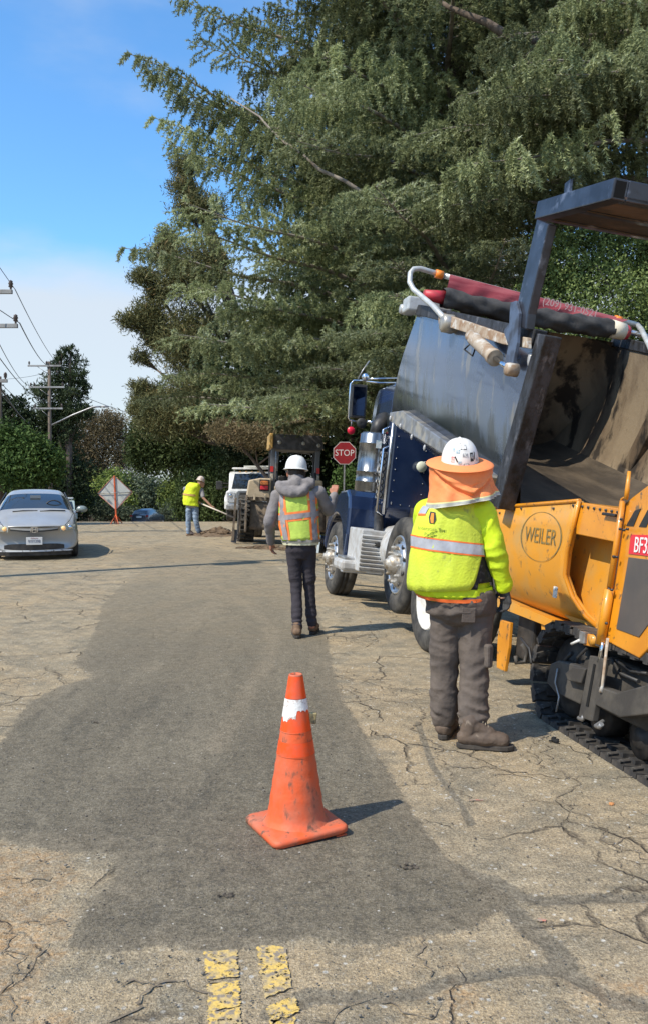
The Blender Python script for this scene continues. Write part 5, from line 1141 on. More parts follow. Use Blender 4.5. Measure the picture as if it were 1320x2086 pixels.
plain_hat(p2, (H2.x + .0, .02, Z2(956)), radians(-4), radians(3))

# --- worker far off with a rake ------------------------------------------------
GX3, GY3 = -3.93, 25.6
p3 = empty('person', (GX3, GY3, 0), (0, 0, 0), 'worker in jeans and yellow vest bending over the dirt pile in the distance', 'person')
k3 = FPX / 25.6
def P3(px, py, y=0): return Vector(((px - 391) / k3, y, (1091 - py) / k3))
def torso_3(mb, e=0):
    pts = [(P3(391, 1034), .17, .13), (P3(389, 1022), .19, .15), (P3(390, 1005), .20, .15), (P3(394, 992), .21, .14), (P3(398, 985), .15, .11)]
    loft(mb, [(p.x, p.y, p.z, rx + e, ry + e, -.12) for p, rx, ry in pts], 20)
def leg3(mb, e=0):
    capsule(mb, P3(386, 1036), P3(384, 1062), .095 + e, .07 + e, 10); capsule(mb, P3(384, 1062), P3(384, 1084), .072 + e, .06 + e, 10)
    capsule(mb, P3(398, 1036), P3(400, 1062, -.05), .095 + e, .07 + e, 10); capsule(mb, P3(400, 1062, -.05), P3(405, 1083, 0), .072 + e, .06 + e, 10)
a3 = [P3(410, 998, .05), P3(415, 1014, -.05), P3(432, 1031, -.1)]; c3 = [P3(378, 996, .0), P3(382, 1014, .2), P3(412, 1027, .12)]
def body3(mb):
    head(mb, P3(410, 985), (.8, -.1, 0)); capsule(mb, P3(408, 988), P3(402, 992), .055, .06, 10); torso_3(mb, -.03); leg3(mb, -.02)
    for L in (a3, c3): capsule(mb, L[0], L[1], .048, .042, 10); capsule(mb, L[1], L[2], .04, .03, 10); hand(mb, L[2], (.9, 0, -.3), (0, 1, 0), (0, 0, -1), 1.0, .9)
    for q in (P3(384, 1088), P3(406, 1088)): capsule(mb, q + Vector((-.02, 0, 0)), q + Vector((.18, 0, -.01)), .045, .04, 10)
blob('body', body3, .011, M_skin, p3, 2)
blob('jeans', leg3, .014, mat('blue_jeans', (.14, .20, .29), (.26, .33, .42), sc=12, rough=.9), p3, 2, lambda p: .018 * ridge(p, 4, 4, 10))
blob('shirt', lambda mb: (torso_3(mb, .0), capsule(mb, a3[0], a3[0].lerp(a3[1], .8), .075, .065, 10), capsule(mb, c3[0], c3[0].lerp(c3[1], .8), .075, .065, 10)), .014, mat('grey_tee', (.28, .27, .28), rough=.9), p3, 2)
v3 = blob('vest', lambda mb: loft(mb, [(p.x, p.y, p.z, rx, ry, -.12) for p, rx, ry in ((P3(390, 1030), .235, .18), (P3(388, 1020), .23, .18), (P3(390, 1005), .225, .17), (P3(394, 992), .225, .155), (P3(398, 984), .16, .12))], 20), .014, mat('bright_yellow_vest', (.66, .80, .02), rough=.7), p3, 2, lambda p: .012 * fbm(p * 8))
b = MB(); 
rows = [[(P3(389, py).x + .232 * cos(t), .18 * sin(t), P3(389, py).z - .12 * .23 * cos(t)) for t in np.linspace(0, 2 * pi, 30)] for py in (1006, 1010)]
b.grid(rows); b.build('reflective_tape', mat('orange_tape_dull', (.62, .36, .12)), v3)
plain_hat(p3, P3(409, 980), radians(-10), radians(18), 1.05, mat('scuffed_white_hat', (.62, .54, .47), (.4, .3, .25), sc=18))
for hx, hy, a in ((P3(384, 1091).x, 0, radians(-5)), (P3(405, 1091).x, 0, radians(0))):
    bt = blob('boot', lambda mb: boot(mb, (hx - .02, hy, .0), a, .28, .12, .048), .012, mat('dark_boot', (.06, .04, .035)), p3, 1)
rk = empty('shovel', (GX3, GY3, 0), (0, 0, 0), 'long shovel with pale handle held by the worker in jeans', 'shovel')
b = MB(); b.tube([P3(410, 1026, .05), P3(466, 1047, -.4)], .022, 8); b.build('handle', mat('pale_handle', (.62, .55, .45), rough=.6), rk)
b = MB(); e0 = P3(466, 1047, -.4); b.box((e0.x + .12, e0.y - .05, e0.z - .05), (.28, .2, .02), rot=(0, .36, -.3)); b.build('blade', M_dark, rk, bevel=.01)
# ------------------------------------------------------------------ silver sedan
def car_shell(stations, bulge, rear_bulge, glass, name_mats, parent, body_m, sub=2):
    """stations (y, w, zl, zb, x5,z5,x6,z6,z7); returns nothing; makes body + glass parts"""
    V_ = []; F_ = []; MI = []; n = len(stations); half = 8
    for i, (y, w, zl, zb, x5, z5, x6, z6, z7) in enumerate(stations):
        H = [(0, zl), (w * .86, zl), (w * .985, zl + .1), (w, zl + (zb - zl) * .55), (w * .95, zb), (x5, z5), (x6, z6), (0, z7)]
        for sgn in (1, -1):
            for k, (x, z) in enumerate(H):
                yy = y + (bulge * (x / w) ** 2 if i < 3 else (-rear_bulge * (x / w) ** 2 if i > n - 4 else 0))
                V_.append((x * sgn, yy, z))
    for i in range(n - 1):
        for sg in (0, 1):
            a = i * 16 + sg * 8; c = (i + 1) * 16 + sg * 8
            for k in range(7):
                f = (a + k, c + k, c + k + 1, a + k + 1); F_.append(f if sg == 0 else f[::-1])
                MI.append(next((q + 1 for q, (i0, i1, ks) in enumerate(glass) if i0 <= i < i1 and k in ks), 0))
    for e in (0, n - 1):
        for k in range(7):
            a = e * 16; f = (a + k, a + k + 1, a + 8 + k + 1, a + 8 + k); F_.append(f); MI.append(0)
    me = bpy.data.meshes.new('t'); me.from_pydata(V_, [], F_); 
    for _ in range(len(glass) + 1): me.materials.append(body_m)
    me.polygons.foreach_set('material_index', MI)
    bm = bmesh.new(); bm.from_mesh(me); bmesh.ops.remove_doubles(bm, verts=bm.verts, dist=1e-4); bmesh.ops.recalc_face_normals(bm, faces=bm.faces); bm.to_mesh(me); bm.free()
    o = bpy.data.objects.new('t', me); S.collection.objects.link(o); sb = o.modifiers.new('s', 'SUBSURF'); sb.levels = sub; sb.render_levels = sub
    m2 = bpy.data.meshes.new_from_object(o.evaluated_get(bpy.context.evaluated_depsgraph_get())); bpy.data.objects.remove(o)
    co = [v.co.copy() for v in m2.vertices]
    for q in range(len(glass) + 1):
        fs = [tuple(p.vertices) for p in m2.polygons if p.material_index == q]; us = sorted({v for f in fs for v in f}); ix = {v: i for i, v in enumerate(us)}
        b = MB(); b.add([co[v] for v in us], [tuple(ix[v] for v in f) for f in fs], True)
        b.build('body' if q == 0 else name_mats[q - 1], body_m if q == 0 else M_glass, parent)
M_silver = mat('silver_blue_paint', (.40, .395, .375), (.35, .345, .33), sc=2, rough=.28, metal=.2, coat=.5)
d0 = 17.35; X0 = (70 - 660) / FPX * d0
car = empty('sedan', (X0, d0, 0), (0, 0, radians(17.5)), 'silver sedan coming round the bend with its parking lights on', 'car')
ST = [(-.02, .80, .20, .60, .62, .66, .36, .68, .69), (.03, .86, .18, .62, .66, .69, .40, .715, .725), (.5, .875, .17, .74, .72, .80, .42, .83, .84), (.90, .88, .17, .86, .76, .90, .50, .93, .94),
      (.96, .88, .17, .88, .765, .93, .52, .955, .965), (1.95, .88, .17, .93, .60, 1.345, .48, 1.395, 1.41), (2.5, .88, .17, .95, .585, 1.38, .46, 1.435, 1.45), (3.1, .88, .17, .97, .58, 1.34, .45, 1.39, 1.40), (3.75, .86, .17, .98, .66, 1.06, .42, 1.08, 1.09), (4.3, .82, .2, .96, .60, 1.0, .36, 1.02, 1.02), (4.42, .76, .25, .85, .55, .93, .33, .95, .95)]
car_shell(ST, .26, .12, [(4, 5, (5, 6)), (5, 7, (4,)), (7, 8, (5, 6))], ['windshield', 'side_window', 'rear_window'], car, M_silver)
fy_ = lambda x: .26 * (x / .87) ** 2
def front_patch(pts, out, name, m, par=car, y_extra=0):
    b = MB(); b.add([(x, fy_(x) - out + y_extra, z) for x, z in pts], [tuple(range(len(pts)))]); return b.build(name, m, par, thick=.01, off=-1)
def strip_patch(x0, x1, zf0, zf1, out, name, m, n=16):
    b = MB(); xs_ = np.linspace(x0, x1, n); b.grid([[(x, fy_(x) - out, zf0(x)) for x in xs_], [(x, fy_(x) - out, zf1(x)) for x in xs_]]); return b.build(name, m, car)
strip_patch(-.46, .46, lambda x: .585 + .03 * (x / .46) ** 2, lambda x: .645 + .02 * (x / .46) ** 2, .055, 'grille', M_black)
strip_patch(-.46, .46, lambda x: .612 + .03 * (x / .46) ** 2, lambda x: .655 + .015 * (x / .46) ** 2, .062, 'grille_bar', M_silver)
strip_patch(-.58, .58, lambda x: .235 - .02 * (1 - (x / .58) ** 2) + .0, lambda x: .345 - .03 * abs(x / .58) ** 6, .045, 'air_intake', M_black)
strip_patch(-.74, .74, lambda x: .185, lambda x: .215, .06, 'front_lip', mat('scuffed_white', (.6, .62, .64), (.2, .2, .2), sc=9, lo=.58, hi=.62))
strip_patch(-.72, .72, lambda x: .10, lambda x: .185, -.02, 'under_tray', M_black)
for sg in (-1, 1):
    b = MB(); xs_ = np.linspace(.50, .80, 10); b.grid([[(sg * x, fy_(x) - .03 + .10 * max(0, x - .62) ** 1, .575 + .12 * (x - .5)) for x in xs_], [(sg * x, fy_(x) - .038 + .10 * max(0, x - .62), .64 + .09 * (x - .5)) for x in xs_], [(sg * x, fy_(x) + .0 + .14 * max(0, x - .62), .71 + .02 * (x - .5)) for x in xs_]])
    hl = b.build('headlight', mat('headlight_lens', (.42, .42, .36), (.25, .26, .22), sc=40, rough=.12, coat=1), car)
    b = MB(); b.ball((sg * .565, fy_(.565) - .035, .645), (.048, .03, .045), 14); b.build('amber_lamp', mat('lit_amber_lamp', (1, .6, .25), rough=.3, emit=((1, .52, .2), .25)), hl)
    b = MB(); b.ball((sg * .97, 1.22, 1.0), (.12, .06, .075), 14); mr2 = b.build('mirror', mat('mirror_shell_green', (.30, .34, .31), rough=.3, metal=.4), car)
    b = MB(); b.tube([(sg * .84, 1.2, .93), (sg * .95, 1.2, .96)], .025, 8); b.build('mirror_stalk', M_black, mr2)
    for y in (.85, 3.55):
        t = wheel(car, sg * .87 if sg < 0 else .87 - .2, y, .31, .31, .2, 'plain', n=28)
b = MB(); b.box((0, -.085, .405), (.31, .012, .155)); pl = b.build('licence_plate', mat('plate_white', (.68, .68, .66), rough=.5), car, bevel=.004)
text('plate_number', '9YIY398', .088, mat('plate_ink', (.08, .09, .16)), pl, (0, -.094, .395), (1, 0, 0), (0, 0, 1), sx=.78); text('plate_state', 'California', .035, mat('plate_red', (.35, .08, .08)), pl, (0, -.094, .462), (1, 0, 0), (0, 0, 1))
b = MB(); b.lathe([(.055, -.012), (.065, -.012), (.065, .01), (.055, .01)], 'y', (0, -.072, .632), 4, smooth=False, M=None); em = MB()
em.box((-.032, -.078, .632), (.013, .012, .085), rot=(0, .10, 0)); em.box((.032, -.078, .632), (.013, .012, .085), rot=(0, -.10, 0)); em.box((0, -.078, .632), (.055, .012, .013))
for x, z, w_, h_ in ((0, .684, .125, .012), (0, .580, .085, .012), (-.060, .632, .012, .10), (.060, .632, .012, .10)): em.box((x, -.076, z), (w_, .012, h_), rot=(0, .12 * (1 if x < 0 else -1) if x else 0, 0))
em.build('grille_emblem', M_chrome, car)
for x0, x1 in ((-.55, .05), (.0, .62)):
    b = MB(); b.tube([(x0 + .1, .97, .97), ((x0 + x1) / 2, .99, .985), (x1, 1.0, .98)], .012, 6); b.build('wiper', M_black, car)
b = MB(); b.box((0, 1.62, 1.27), (.22, .03, .06)); b.build('rear_view_mirror', mat('grey_trim', (.2, .22, .23)), car)
b = MB(); b.tube([(.38 + .17 * cos(a), 1.33 + .02 * sin(a), 1.06 + .13 * sin(a)) for a in np.linspace(0, pi, 12)], .014, 6); b.build('steering_wheel', M_black, car)

for sg in (-1, 1):
    b = MB(); b.tube([(sg * .60, .10, .712), (sg * .70, .45, .80), (sg * .765, .88, .905)], .006, 5); b.build('hood_seam', M_black, car)
    b = MB(); b.tube([(sg * .775, .98, .955), (sg * .70, 1.45, 1.17), (sg * .615, 1.93, 1.355)], .014, 6); b.build('pillar_trim', M_black, car)
    b = MB(); b.ball((sg * .70, fy_(.70) - .012, .665), (.055, .03, .04), 12); b.build('headlight_bulb', M_chrome, car)
# ------------------------------------------------------------------ pickups and distant cars
def pickup(name, X, d, yaw, lab, paint, grp=None, zoff=0, rack=True, detail=True):
    t = empty(name, (X, d, gz(X, d) + zoff), (0, 0, yaw), lab, 'pickup truck', grp)
    # front at y=0 facing -y
    b = MB(); b.prism([(-.95, .55), (.95, .55), (.98, .8), (.96, 1.18), (.80, 1.27), (-.80, 1.27), (-.96, 1.18), (-.98, .8)], 'y', .06, 1.35); bd = b.build('hood', paint, t, bevel=.05)
    b = MB(); b.prism([(1.25, .5), (1.25, 1.25), (1.85, 1.93), (2.1, 1.98), (3.3, 1.98), (3.35, .5)], 'x', -.93, .93); cb = b.build('cab', paint, t, bevel=.06)
    b = MB(); b.add([(-.80, 1.27, 1.29), (.80, 1.27, 1.29), (.70, 1.80, 1.88), (-.70, 1.80, 1.88)], [(0, 1, 2, 3)]); w_ = b.build('windshield', M_glass, t, thick=.02, off=1)
    for o in [w_]: o.location = (0, -.02, .02)
    for sg in (-1, 1): b = MB(); b.prism([(1.55, 1.3), (1.95, 1.85), (3.1, 1.85), (3.1, 1.3)], 'x', sg * .925 - .01, sg * .925 + .01); b.build('side_window', M_glass, t)
    b = MB(); b.prism([(3.4, .7), (3.4, 1.35), (5.4, 1.35), (5.4, .7)], 'x', -1.02, 1.02); b.build('utility_bed', paint, t, bevel=.03)
    b = MB(); b.prism([(-.52, .68), (.52, .68), (.56, .8), (.56, 1.14), (.48, 1.22), (-.48, 1.22), (-.56, 1.14), (-.56, .8)], 'y', .0, .1); g = b.build('grille_surround', mat('grey_plastic', (.16, .17, .18), rough=.4), t, bevel=.02)
    b = MB(); b.box((0, -.012, .95), (.86, .02, .40)); b.build('grille', M_black, g)
    b = MB(); b.box((0, -.022, 1.02), (.82, .02, .05)); b.box((0, -.022, .88), (.82, .02, .05)); b.build('grille_bar', M_greyp, g)
    b = MB(); b.ball((0, -.03, .95), (.1, .02, .045), 12); b.build('badge', mat('blue_oval', (.03, .07, .2)), g)
    for sg in (-1, 1):
        b = MB(); b.prism([(sg * .60, .76), (sg * .90, .78), (sg * .93, 1.15), (sg * .72, 1.18), (sg * .60, 1.14)], 'y', .01, .12); h = b.build('headlight', mat('clear_lens', (.55, .56, .57), (.25, .26, .28), sc=30, rough=.1), t, bevel=.02)
        b = MB(); b.ball((sg * .78, .0, 1.03), (.08, .03, .07), 12); b.build('bulb', M_chrome, h)
        b = MB(); b.box((sg * 1.32, 1.55, 1.42), (.26, .08, .34)); m_ = b.build('tow_mirror', M_black, t, bevel=.03)
        b = MB(); b.tube([(sg * .9, 1.6, 1.5), (sg * 1.3, 1.58, 1.5)], .025, 6); b.tube([(sg * .9, 1.6, 1.35), (sg * 1.3, 1.58, 1.35)], .025, 6); b.build('mirror_arm', M_black, m_)
        for y in (.75, 4.4): wheel(t, sg * .98 if sg < 0 else .98 - .27, y, .42, .42, .27, 'plain', n=26)
        b = MB(); b.prism([(.2, .5), (.22, .8), (.35, .98), (.75, 1.06), (1.15, .98), (1.28, .8), (1.3, .5), (1.2, .5), (1.12, .75), (.75, .92), (.38, .75), (.3, .5)], 'x', sg * .9, sg * 1.03); b.build('wheel_arch', paint, t, bevel=.02)
    b = MB(); b.box((0, -.06, .58), (1.9, .16, .22)); b.build('bumper', M_greyp, t, bevel=.04)
    b = MB(); b.box((0, 2.4, .5), (1.7, 4.6, .16)); b.build('underbody', M_black, t)
    if rack:
        b = MB()
        for sg in (-1, 1): b.tube([(sg * .80, 3.6, 1.35), (sg * .80, 3.55, 2.12), (sg * .80, 2.0, 2.12)], .03, 8)
        for y in (2.0, 2.8, 3.55): b.tube([(-.8, y, 2.12), (.8, y, 2.12)], .03, 8)
        b.build('ladder_rack', M_white, t)
        b = MB(); b.box((.25, 2.4, 2.20), (1.2, .3, .06)); b.build('light_bar', mat('cream_bar', (.7, .7, .64), rough=.4), t, bevel=.01)
    for i in range(5): b = MB(); b.box((-.5 + i * .25, 1.95, 1.985), (.08, .06, .03)); b.build('roof_marker', mat('amber_marker', (.5, .25, .05)), cb)
    return t
pickup('pickup_truck', (514 - 660) / FPX * 34, 33.4, radians(3), 'white utility pickup parked behind the loader', M_white, zoff=.05)
pickup('pickup_truck', (132 - 660) / FPX * 70, 70, radians(20), 'pale green pickup with a roof rack half hidden behind the silver sedan', mat('pale_green_paint', (.35, .42, .38), rough=.4, coat=.4), zoff=-.12)
pickup('pickup_truck', (188 - 660) / FPX * 96, 96, radians(15), 'small white pickup beyond the crest left of the diamond sign', M_white, zoff=-.35, rack=False)
suv = empty('suv', ((321 - 660) / FPX * 84, 84, gz((321 - 660) / FPX * 84, 84)), (0, 0, radians(170)), 'dark grey suv beyond the crest right of the diamond sign', 'car')
SS = [(-.02, .86, .3, .8, .6, .92, .36, .95, .96), (.05, .92, .28, .85, .7, .98, .4, 1.02, 1.03), (.6, .93, .26, .95, .72, 1.06, .42, 1.1, 1.11), (1.0, .93, .26, 1.0, .76, 1.08, .46, 1.12, 1.13), (1.15, .93, .26, 1.02, .75, 1.12, .46, 1.16, 1.17), (1.8, .93, .26, 1.03, .66, 1.55, .48, 1.62, 1.63), (2.6, .93, .26, 1.04, .66, 1.6, .48, 1.67, 1.68), (3.6, .93, .26, 1.05, .66, 1.58, .48, 1.65, 1.66), (4.3, .92, .3, 1.06, .66, 1.5, .46, 1.56, 1.57), (4.6, .88, .35, 1.04, .7, 1.14, .42, 1.16, 1.17), (4.66, .84, .4, .9, .6, 1.0, .36, 1.02, 1.02)]
car_shell(SS, .2, .1, [(4, 5, (5, 6)), (5, 8, (4,)), (8, 9, (5, 6))], ['windshield', 'side_window', 'rear_window'], suv, mat('dark_grey_paint', (.10, .12, .15), rough=.25, metal=.5, coat=1), 1)
for sg in (-1, 1):
    b = MB(); b.box((sg * .78, 4.62, 1.0), (.22, .08, .16)); b.build('tail_light', mat('tail_red', (.4, .02, .02), rough=.3), suv)
    for y in (.9, 3.7): wheel(suv, sg * .92 if sg < 0 else .92 - .22, y, .36, .36, .22, 'plain', n=20)
b = MB(); b.box((0, 4.66, .9), (.5, .05, .16)); b.build('licence_plate', M_white, suv)

# ------------------------------------------------------------------ loader with box scraper, seen from behind
LD = 22.3; LX = (585 - 660) / FPX * LD
ld = empty('loader', (LX, LD, gz(LX, LD)), (0, radians(2.5), radians(6)), 'tan skip loader with canopy and box scraper working behind the hooded worker', 'loader')
kx = LD / FPX
def q2(px, py): return ((px - 585) * kx, EYE - (py - 983) * kx)
M_tan = mat('dusty_tan_paint', (.52, .42, .29), (.38, .30, .20), sc=4, rough=.7); M_blk = mat('worn_charcoal', (.035, .037, .042), (.09, .09, .10), sc=5, rough=.55)
M_dirt = mat('dirt_caked_steel', (.22, .17, .12), (.11, .085, .065), sc=6, rough=.95, bump=.6, bsc=12)
wheel(ld, q2(483, 0)[0], .9, .60, .60, .46, 'plain', mat('cream_rim', (.55, .45, .25), (.4, .33, .2), sc=8), 34)
wheel(ld, -q2(483, 0)[0] - .46, .9, .60, .60, .46, 'plain', MATS['cream_rim'], 34)
wheel(ld, -.85, 2.9, .42, .42, .3, 'plain', MATS['cream_rim'], 26); wheel(ld, .55, 2.9, .42, .42, .3, 'plain', MATS['cream_rim'], 26)
lug = MB()
for i in range(26):
    a = 2 * pi * i / 26
    for k in (0, 1):
        x = q2(483, 0)[0] + .12 + .22 * k; lug.box((x, .9 + .6 * cos(a + k * .12), .6 + .6 * sin(a + k * .12)), (.22, .05, .05), rot=(a + k * .12, 0, .3 if k else -.3)); lug.box((-x, .9 + .6 * cos(a + k * .12), .6 + .6 * sin(a + k * .12)), (.22, .05, .05), rot=(a + k * .12, 0, .3 if k else -.3))
tag(lug.build('tread_lugs', M_rubber, ld), kind='stuff')
# box scraper: back plate, end plates, top beam
rows = [[(x, .05 - .16 * sin(v * pi * .5) + .02 * sin(x * 6), z) for x in np.linspace(q2(507, 0)[0], .95, 10)] for v, z in [(v, q2(0, 1078)[1] + (q2(0, 1022)[1] - q2(0, 1078)[1]) * (1 - v)) for v in np.linspace(0, 1, 8)]]
b = MB(); b.grid(rows); b.build('scraper_plate', M_dirt, ld, thick=.03)
for x in (q2(497, 0)[0], .97):
    z1, z0 = q2(0, 1012)[1], q2(0, 1082)[1]; b = MB(); b.prism([(-.35, z0), (-.38, z0 + .5), (-.1, z1 + .05), (.25, z1), (.25, z0 + .2), (.1, z0 - .04)], 'x', x, x + .05); b.build('end_plate', M_dirt, ld, bevel=.01)
b = MB(); b.box((0, .05, q2(0, 1016)[1]), (2.1, .14, .10)); b.build('top_beam', M_dirt, ld, bevel=.01)
for px in (515, 537): x, z = q2(px, 1012); b = MB(); b.box((x, -.02, z), (.05, .2, .16)); b.build('hitch_lug', M_tan, ld, bevel=.008)
x0, z1 = q2(503, 977); x1, z0 = q2(549, 1018)
b = MB(); b.prism([(x0 - .05, z0 + .1), (x0, z1 - .02), (x0 + .3, z1 + .05), (x1, z1 + .05), (x1, z0 - .05), (x0 + .05, z0)], 'y', .35, .9); fn_ = b.build('fender', M_tan, ld, bevel=.03)
b = MB(); b.prism([(-x for x in ())], 'y', 0, 0) if False else b.box((.62, .6, (z0 + z1) / 2), (.55, .5, z1 - z0 + .1)); b.build('fender', M_tan, ld, bevel=.03)
for py, m in ((983, mat('amber_lens', (.7, .22, .06), rough=.3)), (993, mat('tail_lens_red', (.65, .03, .05), rough=.3))):
    x, z = q2(535, py); b = MB(); b.box((x, .335, z), (.21, .05, .11)); b.build('tail_light', m, fn_, bevel=.02)
x, z = q2(535, 988); b = MB(); b.box((x, .352, z), (.26, .02, .30)); b.build('light_housing', M_black, fn_)
b = MB(); b.box((.05, .9, 1.05), (.9, 1.2, .5)); b.build('rear_body', M_blk, ld, bevel=.03)
b = MB(); b.box((0, 2.6, 1.15), (.8, 1.8, .7)); b.build('engine_hood', M_tan, ld, bevel=.05)
b = MB(); b.box((.0, 1.1, 1.5), (.5, .15, .6)); b.box((0, .95, 1.25), (.5, .45, .12)); b.build('seat', M_black, ld, bevel=.04)
for px in (552, 645):
    x, zb1 = q2(px, 1010); _, zt1_ = q2(px, 890); b = MB(); b.box((x, .75, (zb1 + zt1_) / 2), (.12, .16, zt1_ - zb1)); po = b.build('canopy_post', mat('post_grey', (.13, .14, .16), rough=.4), ld, bevel=.01)
    x, z = q2(px - 2 if px < 600 else px + 2, 953); b = MB(); b.box((x, .66, z), (.085, .01, .15)); b.build('red_sticker', mat('red_reflector_tape', (.55, .03, .03), rough=.4), po)
    x, z = q2(px - 2 if px < 600 else px + 2, 970); b = MB(); b.box((x, .66, z), (.085, .01, .19)); b.build('white_sticker', mat('cream_sticker', (.62, .57, .48), (.3, .25, .2), sc=30), po)
    b = MB(); b.box((x, 1.9, 1.9), (.08, .1, 1.8)); b.build('canopy_post', M_blk, ld)
xa, z1 = q2(546, 880); xb, _ = q2(656, 0); z0 = q2(0, 912)[1]
b = MB(); b.prism([(xa, z0 + .06), (xa + .05, z1), (xb - .05, z1), (xb, z0 + .06), (xb - .15, z0), (xa + .15, z0)], 'y', .55, 2.2); cp = b.build('canopy', M_blk, ld, bevel=.02)
b = MB(); b.prism([(.5, z0 + .02), (.5, z1 + .01), (2.2, z1 + .01), (2.2, z0 + .02)], 'x', xa - .05, xa + .05); b.build('canopy_side_trim', mat('amber_trim', (.62, .38, .12), rough=.5), cp, bevel=.02)
for px in (563, 613, 645): x, z = q2(px, 897 if px != 645 else 900); b = MB(); b.lathe([(.001, .52), (.05, .52), (.055, .56)], 'y', (x, 0, z), 14); b.build('work_lamp', mat('dusty_lens', (.45, .45, .42), rough=.3), cp)
x, zt_ = q2(566, 895); _, zb2 = q2(566, 950); b = MB(); b.tube([(x, 2.3, zb2 - .3), (x, 2.3, zt_ + .05)], .045, 10); b.build('exhaust_pipe', M_greyp, ld)
b = MB(); b.tube([q for q in [(x + .1 + .0, 1.9, 2.45), (x + .25, 1.9, 2.5), (x + .9, 1.9, 2.45), (x + 1.0, 1.9, 2.2)]], .015, 6); b.tube([(x + .3, 1.9, 2.3), (x + 1, 1.9, 2.28)], .012, 6); b.build('front_guard', M_greyp, ld)
for px, dz in ((560, 0), (640, 0)):
    x, z = q2(px, 985); b = MB(); b.tube([(x, .5, z + .35), (x + .02, .45, z), (x + .05, .45, z - .4)], .03, 8); b.build('hydraulic_hose', M_black, ld)
x, z = q2(462, 1040)
b = MB(); b.box((q2(476, 0)[0], -.05, .62), (.06, .12, 1.1), rot=(0, .03, 0)); b.box((q2(487, 0)[0], 0, .6), (.05, .1, 1.0)); b.build('scarifier_arm', M_dirt, ld)
b = MB(); b.box((q2(478, 0)[0], -.05, .18), (.14, .06, .34), rot=(.0, .1, 0)); b.build('scarifier_shank', M_blk, ld)

# dirt pile
def mound(px, py, rx, ry, h, lab, seed):
    p = gp(px, py); b = MB(); rows = []; rr_ = random.Random(seed)
    for v in np.linspace(0, 1, 12):
        rows.append([(p.x + rx * v * cos(t), p.y + ry * v * sin(t), gz(p.x, p.y) - .01 + h * (1 - v) ** 1.1 * (1 + .55 * fbm(Vector((cos(t) * v * 3 + seed, sin(t) * v * 3, 0)))) + .03 * fbm(Vector((cos(t) * v * 12, sin(t) * v * 12 + seed, 1)))) for t in np.linspace(0, 2 * pi, 37)[:-1]])
    b.grid(rows, closed=True, smooth=False)
    for i in range(46):
        t = rr_.uniform(0, 6.28); v = rr_.uniform(.2, 1.15); s = rr_.uniform(.02, .085); c = (p.x + rx * v * cos(t), p.y + ry * v * sin(t), max(.01, h * (1 - v)) + gz(p.x, p.y)); b.add([(q * s) * np.array([1.3, 1, .8]) + np.array(c) for q in tv], [tuple(f) for f in tf])
    return tag(b.build('dirt_pile', mat('brown_soil', (.17, .115, .07), (.10, .07, .045), sc=9, rough=1, bump=.6, bsc=20), None), lab, 'dirt pile', kind='stuff')
mound(443, 1090, .85, .9, .24, 'low pile of brown dirt and rubble beside the loader wheel', 3)
mound(540, 1117, .7, .35, .07, 'thin scatter of dark soil behind the loader', 8)

# ------------------------------------------------------------------ signs
sx_ = dp(699, 923, 29)
sg_ = empty('stop_sign', (sx_.x, 29, gz(sx_.x, 29) + .1), (0, radians(1), radians(-4)), 'red stop sign on a thin grey post under the cedar', 'sign')
zc = sx_.z - gz(sx_.x, 29) - .1; k = .385
oc = [(k * cos(radians(22.5 + 45 * i)) / cos(radians(22.5)) * .98, zc + k * sin(radians(22.5 + 45 * i)) / cos(radians(22.5)) * .98) for i in range(8)]
b = MB(); b.prism(oc, 'y', -.004, .004); pn = b.build('sign_panel', mat('dull_white_edge', (.55, .5, .48), rough=.5), sg_)
b = MB(); b.prism([(x * .945, zc + (z - zc) * .945) for x, z in oc], 'y', -.008, -.0045); b.build('red_face', mat('stop_red', (.27, .012, .018), (.22, .012, .016), sc=5, rough=.45), sg_)
text('stop_lettering', 'STOP', .30, mat('sign_letter_white', (.62, .58, .56), rough=.5), sg_, (0, -.010, zc), (1, 0, 0), (0, 0, 1), sx=.90)
b = MB(); b.box((0, .02, zc / 2 - .1), (.05, .03, zc + .4)); b.build('post', M_greyp, sg_)
dd = 33.0; c_ = dp(236, 1004, dd)
ds = empty('diamond_sign', (dp(238, 1062, dd).x, dd, gz(c_.x, dd)), (0, radians(-2), radians(4)), 'back of a pale diamond roll-up road sign on an orange mast', 'sign')
zc = c_.z - gz(c_.x, dd); h = .66
b = MB(); rows = [[((u * (h - abs(v)) * 1.0), .03 * (u * u) * (h - abs(v)), zc + v) for u in np.linspace(-1, 1, 9)] for v in np.linspace(-h, h, 17)]; b.grid(rows); b.build('sign_fabric', mat('pale_mesh_fabric', (.52, .53, .50), (.44, .46, .44), sc=5, rough=.85, transm=.0), ds, thick=.004)
M_om = mat('orange_mast_paint', (.72, .13, .035), (.55, .12, .05), sc=9, rough=.5)
b = MB(); b.box((0, -.03, zc / 2 + .33), (.055, .04, zc + h)); b.build('mast', M_om, ds, bevel=.006)
b = MB(); b.tube([(-h, -.02, zc - .0), (0, -.045, zc), (h, -.02, zc)], .012, 6); b.build('cross_spar', M_greyp, ds)
b = MB(); b.tube([(-h, -.0, zc), (0, -.0, zc + h), (h, 0, zc), (0, 0, zc - h), (-h, 0, zc)], .014, 6); b.build('edge_binding', mat('red_binding', (.50, .20, .16)), ds)
for a in range(4): b = MB(); b.tube([(0, -.03, .35), (.22 * cos(a * pi / 2 + .7), .5 * sin(a * pi / 2 + .7), .0)], .018, 6); b.build('leg', M_om, ds)

